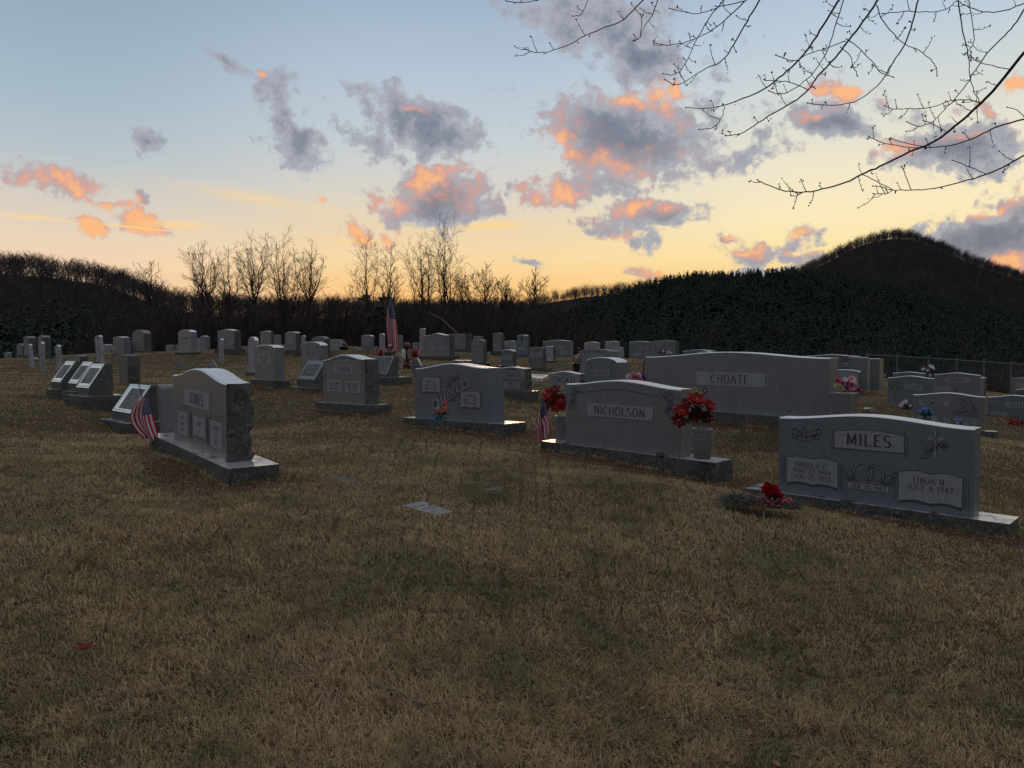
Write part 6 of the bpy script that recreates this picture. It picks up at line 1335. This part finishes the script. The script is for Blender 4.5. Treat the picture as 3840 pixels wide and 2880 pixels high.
BR = [([(2212, 225), (2100, 365), (2030, 440), (1950, 510), (1880, 570), (1790, 625), (1720, 650), (1600, 710), (1520, 745), (1450, 780), (1350, 808), (1280, 820), (1190, 815), (1120, 790), (1072, 768)], 8, 1), ([(2212, 510), (2100, 540), (2040, 570), (1960, 605), (1880, 625), (1790, 630), (1700, 628), (1600, 605), (1550, 585)], 4.6, 1), ([(2212, 665), (2150, 700), (2050, 745), (1940, 780), (1830, 805), (1730, 812), (1650, 812), (1600, 800), (1565, 795)], 5, 1),
 ([(1590, -5), (1540, 70), (1480, 150), (1430, 215), (1380, 275), (1330, 325), (1290, 385), (1220, 440), (1130, 490), (1060, 535), (1000, 570), (950, 580), (920, 570)], 6, 1), ([(1425, -5), (1370, 80), (1310, 180), (1250, 255), (1180, 320), (1110, 375), (1040, 410), (930, 450), (850, 463), (765, 460)], 6.2, 1), ([(1440, 0), (1400, 130), (1370, 220), (1320, 300), (1270, 350), (1210, 390), (1160, 402), (1120, 388)], 3.2, 1),
 ([(1085, -5), (1040, 70), (1000, 140), (960, 210), (920, 260), (860, 290), (800, 325), (750, 355), (715, 362), (675, 340)], 4.4, 1), ([(930, 0), (870, 70), (830, 140), (800, 190), (770, 260), (740, 305), (710, 320), (668, 315)], 3.2, 1), ([(1025, 0), (960, 60), (900, 115), (840, 150), (770, 178), (700, 192), (650, 188), (627, 175)], 3.4, 1), ([(585, 0), (530, 55), (490, 90), (400, 125), (320, 160), (280, 185), (200, 215), (145, 225), (100, 218), (75, 205)], 4.2, 1),
 ([(645, 0), (625, 60), (590, 110), (570, 160), (545, 172)], 3.2, 1), ([(348, 0), (318, 60), (280, 68)], 2.2, 1), ([(1760, 0), (1735, 100), (1700, 190), (1650, 270), (1600, 350), (1540, 405), (1470, 440), (1400, 450), (1340, 448), (1285, 440)], 4.4, 1), ([(1580, 20), (1610, 90), (1650, 140), (1700, 185), (1780, 225), (1820, 265), (1838, 290), (1840, 325)], 2.8, 0),
 ([(1930, 0), (1950, 130), (1975, 240), (1980, 320), (2000, 390), (2025, 440)], 3.6, 1), ([(2212, 40), (2170, 110), (2110, 170), (2030, 260), (1980, 340), (1920, 420), (1870, 470), (1820, 520), (1760, 540), (1710, 520)], 4, 1), ([(2025, 440), (1980, 428), (1900, 430), (1830, 455), (1740, 465), (1650, 465), (1617, 452)], 3.2, 0), ([(2160, 300), (2080, 280), (2010, 262), (1980, 235)], 2.6, 0),
 ([(1975, 0), (1990, 80), (2000, 170), (1980, 210), (1955, 235)], 2.6, 1), ([(1450, 165), (1500, 200), (1560, 260), (1600, 310), (1655, 330)], 2.6, 0), ([(1425, 200), (1470, 240), (1485, 290), (1500, 325)], 2.4, 0), ([(1450, 175), (1370, 205), (1290, 230), (1230, 260), (1150, 235)], 2.8, 0), ([(2212, 15), (2130, 45), (2040, 50), (1960, 25), (1925, 5), (1880, 40), (1790, 52), (1700, 50), (1605, 58)], 3, 1),
 ([(1020, 5), (930, 25), (860, 50), (800, 58), (740, 48), (695, 35)], 3, 1), ([(930, 455), (920, 500), (885, 545), (820, 553)], 2, 0), ([(1520, 745), (1580, 775), (1650, 812)], 2.4, 0), ([(1290, 385), (1210, 350), (1150, 345), (1100, 340)], 1.8, 0), ([(0, 5), (60, 10), (130, 0)], 2.4, 1), ([(1730, 812), (1705, 750), (1688, 712)], 2.4, 0), ([(1780, 625), (1700, 610), (1640, 590)], 2, 0), ([(2212, 500), (2180, 470), (2140, 458)], 2.6, 0),
 ([(2050, 745), (1980, 715), (1905, 685)], 2.4, 0), ([(1880, 570), (1845, 540), (1780, 515)], 2, 0), ([(1265, 820), (1240, 838), (1215, 836)], 2, 0), ([(1650, 812), (1620, 830), (1567, 828)], 2.4, 0), ([(570, 160), (578, 100), (572, 60)], 2, 0)]
random.seed(5)
def bez(P_, n=4):
    out = []
    for i in range(len(P_)-1):
        p0 = P_[max(0, i-1)]; p1 = P_[i]; p2 = P_[i+1]; p3 = P_[min(len(P_)-1, i+2)]
        for k in range(n):
            q = k/n; out.append(.5*((2*p1)+(p2-p0)*q+(2*p0-5*p1+4*p2-p3)*q*q+(3*p1-p0-3*p2+p3)*q**3))
    out.append(P_[-1]); return out
BD = {}
def depth_of(x, y): return 4.35-.45*(x/2212)+.25*math.sin(x*.004)
for bi, (pl_, th0, ext) in enumerate(BR):
    P_ = [at(1900+x*ts, y*ts, depth_of(x, y)) for x, y in pl_]; P_ = bez(P_, 4); P_ = [q+Vector((random.gauss(0, .0014), random.gauss(0, .003), random.gauss(0, .0014))) if 0 < i < len(P_)-1 else q for i, q in enumerate(P_)]; r0 = th0*ts*.5*4.2/FP*1.5
    rad = [max(.0022, r0*(1-.72*i/(len(P_)-1))) for i in range(len(P_))]
    if ext:
        a = P_[0]; tgt = near_limb(a); dirn = (P_[0]-P_[2]).normalized(); k = (tgt-a).length
        ex = [a+(tgt-a)*f+dirn*k*.5*math.sin(math.pi*f)*(1-f) for f in (.999, .75, .5, .25)]; P_ = ex+P_; rad = [r0*1.5, r0*1.3, r0*1.15, r0*1.05]+rad
    mb = MB(); mb.tube([q-t0_ for q in P_], rad, 6)
    st0 = 6 if ext else 2
    side = 1
    for i in range(st0, len(P_)-1):
        if random.random() < .35:
            side = -side; d = (P_[i+1]-P_[i-1]).normalized(); s_ = Vector((-d.z, 0, d.x))*side; tw = (s_*random.uniform(.7, 1.1)+d*.5+Vector((0, random.uniform(-.5, .5), .35))).normalized()
            L_ = random.choice([.02, .03, .05, .07, .10])*random.uniform(.7, 1.2); q1 = P_[i]+tw*L_*.5+Vector((0, 0, .002)); q2 = q1+(tw+Vector((0, 0, .5))).normalized()*L_*.5
            mb.tube([P_[i]-t0_, q1-t0_, q2-t0_], [.0024, .0018, .0013], 4)
            for _ in range(random.choice([1, 2, 3])): o_ = Vector((random.gauss(0, .005), random.gauss(0, .005), random.gauss(0, .005))); mb.ball(q2+o_-t0_, random.uniform(.0028, .0046), 5, (1, 1, 1.3))
            if L_ > .06:
                for f in (.35, .7): mb.ball(P_[i].lerp(q2, f)+Vector((random.gauss(0, .004), 0, random.gauss(0, .004)))-t0_, .003, 5)
    mb.ball(P_[-1]-t0_, .004, 5, (1.4, 1, 1)); mb.build('branch', mt, tr_, smooth=60)
# high crown out of the frame so that the tree is whole
random.seed(9); cw = MB(); rnd = random.Random(4)
for L in (LIMBS[2], LIMBS[3], LIMBS[4]):
    for q in L[1:]: grow(cw, Vector(q)-t0_, Vector((rnd.uniform(-.4, .6), rnd.uniform(-.2, .6), .9)).normalized(), 2.2, .03, 1, 3, rnd, 5, .3, .7, (3, 4), .12, .004)
for z_ in tp_[4:]: grow(cw, z_, Vector((rnd.uniform(-.2, .6), rnd.uniform(0, .6), .7)).normalized(), 2.6, .04, 1, 3, rnd, 5, .3, .8, (3, 4), .12, .004)
cw.build('crown', mt, tr_)

# ------------------------------------------------------------------ chain-link fence and far farm buildings
def fence(label, pts, hgt, nposts):
    P_ = [at(px, py, Y) for px, py, Y in pts]; c0 = P_[0].copy(); rt = empty('chain_link_fence', c0, label, 'fence'); P_ = [p-c0 for p in P_]
    def on(f): q = f*(len(P_)-1); i = min(len(P_)-2, int(q)); return P_[i].lerp(P_[i+1], q-i)
    for k in range(nposts):
        a = on(k/(nposts-1)); MB().tube([a+Vector((0, 0, -.8)), a+Vector((0, 0, hgt+.12))], .045, 6).build('post', M['steelp'], rt)
    MB().tube([on(k/40)+Vector((0, 0, hgt)) for k in range(41)], .022, 5).build('top_rail', M['steelp'], rt)
    wm = MB(); N_ = 150; 
    for sg in (1, -1):
        for k in range(-20, N_+20):
            f0, f1 = k/N_, (k+sg*14)/N_
            g0_, g1_ = 0.0, 1.0
            if not (0 <= f0 <= 1 and 0 <= f1 <= 1): continue
            a, b_ = on(f0), on(f1)+Vector((0, 0, hgt)); wm.tube([a, b_], .007, 3, cap=False)
    wm.build('wire_mesh', M['wire'], rt); return rt
M['steelp'] = simple('dull_galvanised', (.16, .165, .175), .5, metal=.3); M['wire'] = simple('dull_wire', (.045, .048, .05), .6)
fence('chain-link fence running down the right side behind the stones', [(3250, 1428, 40), (3520, 1447, 38.5), (3757, 1467, 37), (3990, 1487, 35.5)], 1.45, 8)
def farm(label, px, base, wpx, hpx, rpx, Y, mat, rot, win):
    p = at(px, base, Y); s_ = Y/FP; w_, h, rh = wpx*s_, hpx*s_, rpx*s_; rt = empty('farm_house' if hpx > 14 else 'shed', p, label, 'house' if hpx > 14 else 'shed'); rt.rotation_euler = (0, 0, R(rot)); d = w_*1.4
    mb = MB(); pr = [(-w_/2, -3), (w_/2, -3), (w_/2, h), (0, h+rh), (-w_/2, h)]; mb.add([(x, 0, z) for x, z in pr]+[(x, d, z) for x, z in pr], [(0, 1, 2, 3, 4), (9, 8, 7, 6, 5), (0, 5, 6, 1), (1, 6, 7, 2), (4, 9, 5, 0)]); mb.build('wall', mat, rt)
    rf = MB()
    for sg in (-1, 1): rf.add([(sg*(w_/2+.3), -.4, h-.25), (0, -.4, h+rh+.06), (0, d+.4, h+rh+.06), (sg*(w_/2+.3), d+.4, h-.25), (sg*(w_/2+.3), -.4, h-.1), (0, -.4, h+rh+.2), (0, d+.4, h+rh+.2), (sg*(w_/2+.3), d+.4, h-.1)], [(0, 1, 2, 3), (7, 6, 5, 4), (0, 4, 5, 1), (3, 2, 6, 7), (0, 3, 7, 4)])
    rf.build('roof', M['roofm'], rt)
    for x, z, ww, hh in win: MB().box(x*w_-ww*w_/2, x*w_+ww*w_/2, -.05, .02, h*z, h*z+h*hh).build('window', M['black'], rt)
M['roofm'] = simple('grey_metal_roof', (.13, .135, .14), .5); wall = simple('white_clapboard', (.42, .43, .44), .7, .1, 3); wall2 = simple('grey_boards', (.20, .20, .20), .8, .2, 3)
farm('small white gabled farmhouse far below beyond the fence', 3751, 1462, 25, 20, 11, 120, wall, 24, [(0.02, .45, .16, .3), (.0, 1.0, .18, .22)])
farm('low grey shed left of the white farmhouse beyond the fence', 3722, 1459, 17, 13, 4, 124, wall2, 20, [(.1, .2, .2, .5)])

# ------------------------------------------------------------------ grass: one mesh of real blades, colour from the place where they grow
gm, t, b = newmat('dry_grass'); gp = t.new('ShaderNodeNewGeometry').outputs['Position']
n1_ = t.noise(gp, 1.7, 8, .68, .3); n2_ = t.noise(gp, 5.5, 6, .7, .5); br_ = t.new('ShaderNodeAttribute'); br_.attribute_name = 'tone'; tn = br_.outputs['Fac']
tan_ = t.mix(tn, (.28, .19, .09), (.86, .66, .38)); ol = t.mix(tn, (.115, .105, .042), (.44, .40, .20)); red = t.mix(tn, (.24, .155, .085), (.74, .56, .34))
gmix = t.mapr(t.math('ADD', n1_, t.math('MULTIPLY', t.math('SUBTRACT', tn, .5), .16)), .45, .65)
c = t.mix(t.mapr(n2_, .46, .66), tan_, red); c = t.mix(gmix, c, ol)
dkn = t.noise(gp, 3.1, 7, .75, .8); c = t.mix(t.math('MULTIPLY', t.mapr(dkn, .50, .72), .42), c, (.08, .058, .038)); c = t.mix(t.math('MULTIPLY', t.mapr(dkn, .46, .30), .35), c, (.62, .50, .33))
t.put(b.inputs['Base Color'], c); b.inputs['Roughness'].default_value = .75; b.inputs['Specular IOR Level'].default_value = .25
tr = t.new('ShaderNodeBsdfTranslucent'); t.put(tr.inputs[0], c); mx = t.new('ShaderNodeMixShader'); mx.inputs[0].default_value = .3
t.l.new(b.outputs[0], mx.inputs[1]); t.l.new(tr.outputs[0], mx.inputs[2]); t.l.new(mx.outputs[0], [x for x in t.n if x.type == 'OUTPUT_MATERIAL'][0].inputs[0])
NB = 950000
rr0, rr1 = 1.6, 52.0
q_ = NR.random(NB); r_ = rr0*(rr1/rr0)**q_                         # density falls with distance squared: even on the picture
r_ = np.where(NR.random(NB) < .25, NR.uniform(1.6, 9, NB), r_)
a_ = NR.uniform(R(-46), R(46), NB); gx = r_*np.sin(a_); gy = r_*np.cos(a_)
# gather blades into tufts
ex_ = []
for k_, (A_, B_, Wd_, T_, bh_, X_) in PL.items():
    if A_.y > 24: continue
    N_ = Vector((-X_.y, X_.x, 0)); d0 = DET.get(k_, ((.12, .12, .06, .06), 0))[0]; c4_ = [A_-X_*d0[0]-N_*(d0[2]+.012), B_+X_*d0[1]-N_*(d0[2]+.012), B_+X_*(d0[1]+.012)+N_*(T_+d0[3])]
    for p_, q_2 in ((c4_[0], c4_[1]), (c4_[1], c4_[2])):
        m_ = int((q_2-p_).length*420); f_ = NR.random(m_); clump = (np.sin(f_*37+A_.x)+np.sin(f_*91)) > -.7; f_ = f_[clump]; o_ = NR.normal(0, .014, len(f_)); nn_ = -N_ if p_ is c4_[0] else X_
        ex_.append(np.stack([p_.x+(q_2.x-p_.x)*f_+nn_.x*abs(o_), p_.y+(q_2.y-p_.y)*f_+nn_.y*abs(o_)], 1))
ex_ = np.concatenate(ex_); NX = len(ex_); NB += NX
gx = np.concatenate([gx, ex_[:, 0]]); gy = np.concatenate([gy, ex_[:, 1]]); r_ = np.hypot(gx, gy); isx = np.arange(NB) >= NB-NX
cell = .055+.012*r_; cxn = np.round(gx/cell); cyn = np.round(gy/cell); h1 = np.sin(cxn*127.1+cyn*311.7)*43758.5; h1 -= np.floor(h1); h2 = np.sin(cxn*269.5+cyn*183.3)*43758.5; h2 -= np.floor(h2)
tx_ = (cxn+h1-.5)*cell; ty_ = (cyn+h2-.5)*cell; pull = .38*(h1 > .6)*NR.random(NB)*(~isx); gx = gx+(tx_-gx)*pull; gy = gy+(ty_-gy)*pull
sm = soilmask(gx, gy); keep = (NR.random(NB) > sm*.6) | isx
pw_ = onground(2850, 1930); keep &= ~((((gx-pw_.x)/.27)**2+((gy-pw_.y)/.13)**2 < 1) & (NR.random(NB) < .8))
# keep markers clear
for poly in ([(1505, 1899), (1588, 1885), (1702, 1930), (1636, 1942)], [(1245, 1797), (1290, 1789), (1345, 1811), (1304, 1819)], [(1812, 1836), (1876, 1833), (1890, 1843), (1826, 1847)]):
    P_ = [onground(*q) for q in poly]; cxx = sum(p.x for p in P_)/4; cyy = sum(p.y for p in P_)/4; ins = np.ones(NB, bool)
    for i in range(4):
        a, b2 = P_[i], P_[(i+1) % 4]; a = (cxx+(a.x-cxx)*.9, cyy+(a.y-cyy)*.9); b2 = (cxx+(b2.x-cxx)*.9, cyy+(b2.y-cyy)*.9); s0 = (b2[0]-a[0])*(cyy-a[1])-(b2[1]-a[1])*(cxx-a[0]); ins &= ((b2[0]-a[0])*(gy-a[1])-(b2[1]-a[1])*(gx-a[0]))*s0 > 0
    keep &= ~(ins & (NR.random(NB) < .93))
gx, gy, r_, h1, sm, isx = gx[keep], gy[keep], r_[keep], h1[keep], sm[keep], isx[keep]; nb = len(gx); gz0 = terr(gx, gy)
hc = np.clip(.5+.5*np.sin(gx*8.3+2*np.sin(gy*5.1))*np.sin(gy*9.7+1.7*np.sin(gx*4.3)), 0, 1)
patch = .5+.5*np.sin(gx*1.3+np.sin(gy*1.9)*1.5)*np.cos(gy*1.1+gx*.4)
L = (.020+.026*NR.random(nb)**1.5)*(.65+.55*patch+.35*h1)*(.75+.5*hc)*(1-.5*sm)*(1+np.clip(r_-12, 0, 40)*.012); long_ = NR.random(nb) < .012; L = np.where(long_, L*2.0, L); L = np.where(isx, NR.uniform(.03, .065, nb), L)
az = NR.uniform(0, 2*np.pi, nb)*.8+h1*2.5+.8*np.sin(gx*2.3)+.7*np.cos(gy*1.9); ln = NR.uniform(.35, 1.35, nb); ln = np.where(long_, ln*.5, ln)
wd = (.0009+.0008*NR.random(nb))*(1+np.clip(r_-3, 0, 60)*.22)
dx_, dy_ = np.cos(az)*np.sin(ln), np.sin(az)*np.sin(ln); dz_ = np.cos(ln); sx_, sy_ = -np.sin(az), np.cos(az)
fac = NR.uniform(-1, 1, nb); sx_, sy_ = np.cos(az+1.57+fac), np.sin(az+1.57+fac)
p0 = np.stack([gx, gy, gz0-.006], 1); sd = np.stack([sx_*wd, sy_*wd, 0*wd], 1); p1 = p0+np.stack([dx_*L*.5, dy_*L*.5, dz_*L*.6+.006], 1); droop = NR.uniform(.1, .6, nb); p2 = p1+np.stack([dx_*L*.6, dy_*L*.6, dz_*L*.4*(1-droop*1.6)], 1)
dark_ = None
V = np.stack([p0-sd, p0+sd, p1-sd*.8, p1+sd*.8, p2], 1).reshape(-1, 3).astype(np.float32)
bi = (np.arange(nb)*5)[:, None]; loops = np.concatenate([bi+np.array([[0, 1, 3, 2]]), bi+np.array([[2, 3, 4]])], 1).ravel().astype(np.int32)
me = bpy.data.meshes.new('grass'); me.vertices.add(nb*5); me.vertices.foreach_set('co', V.ravel()); me.loops.add(len(loops)); me.loops.foreach_set('vertex_index', loops)
me.polygons.add(nb*2); ls = (np.arange(nb)*7)[:, None]+np.array([[0, 4]]); me.polygons.foreach_set('loop_start', ls.ravel().astype(np.int32)); me.polygons.foreach_set('loop_total', np.tile([4, 3], nb).astype(np.int32))
me.update(calc_edges=True); me.materials.append(gm)
ta = me.attributes.new('tone', 'FLOAT', 'POINT'); ta.data.foreach_set('value', np.repeat(np.clip(NR.normal(.46, .33, nb), 0, 1), 5).astype(np.float32))
go = bpy.data.objects.new('grass', me); COL.objects.link(go); tag(go, 'short dry tan and olive winter grass over the whole cemetery lawn', 'grass', kind='stuff')

# dead leaves blown over the lawn
lm = MB(); random.seed(77)
for _ in range(2600):
    rr_ = 1.8*(16/1.8)**random.random(); a = random.uniform(R(-42), R(42)); x, y = rr_*math.sin(a), rr_*math.cos(a); z = T1(x, y)+random.uniform(.012, .04); s_ = random.uniform(.010, .026); q = random.uniform(0, 6.28)
    ax = Vector((math.cos(q), math.sin(q), random.uniform(-.4, .4))); up = Vector((random.uniform(-.4, .4), random.uniform(-.4, .4), 1)).normalized(); ax = (ax-up*ax.dot(up)).normalized(); petal_geo(lm, Vector((x, y, z)), ax, up, s_*1.6, s_, random.uniform(-.5, .8), True)
lo = lm.build('leaf_litter', simple('dead_oak_leaf', (.16, .085, .05), .7, .5, 9)); tag(lo, 'small brown dead leaves scattered in the grass', 'leaf litter', kind='stuff')
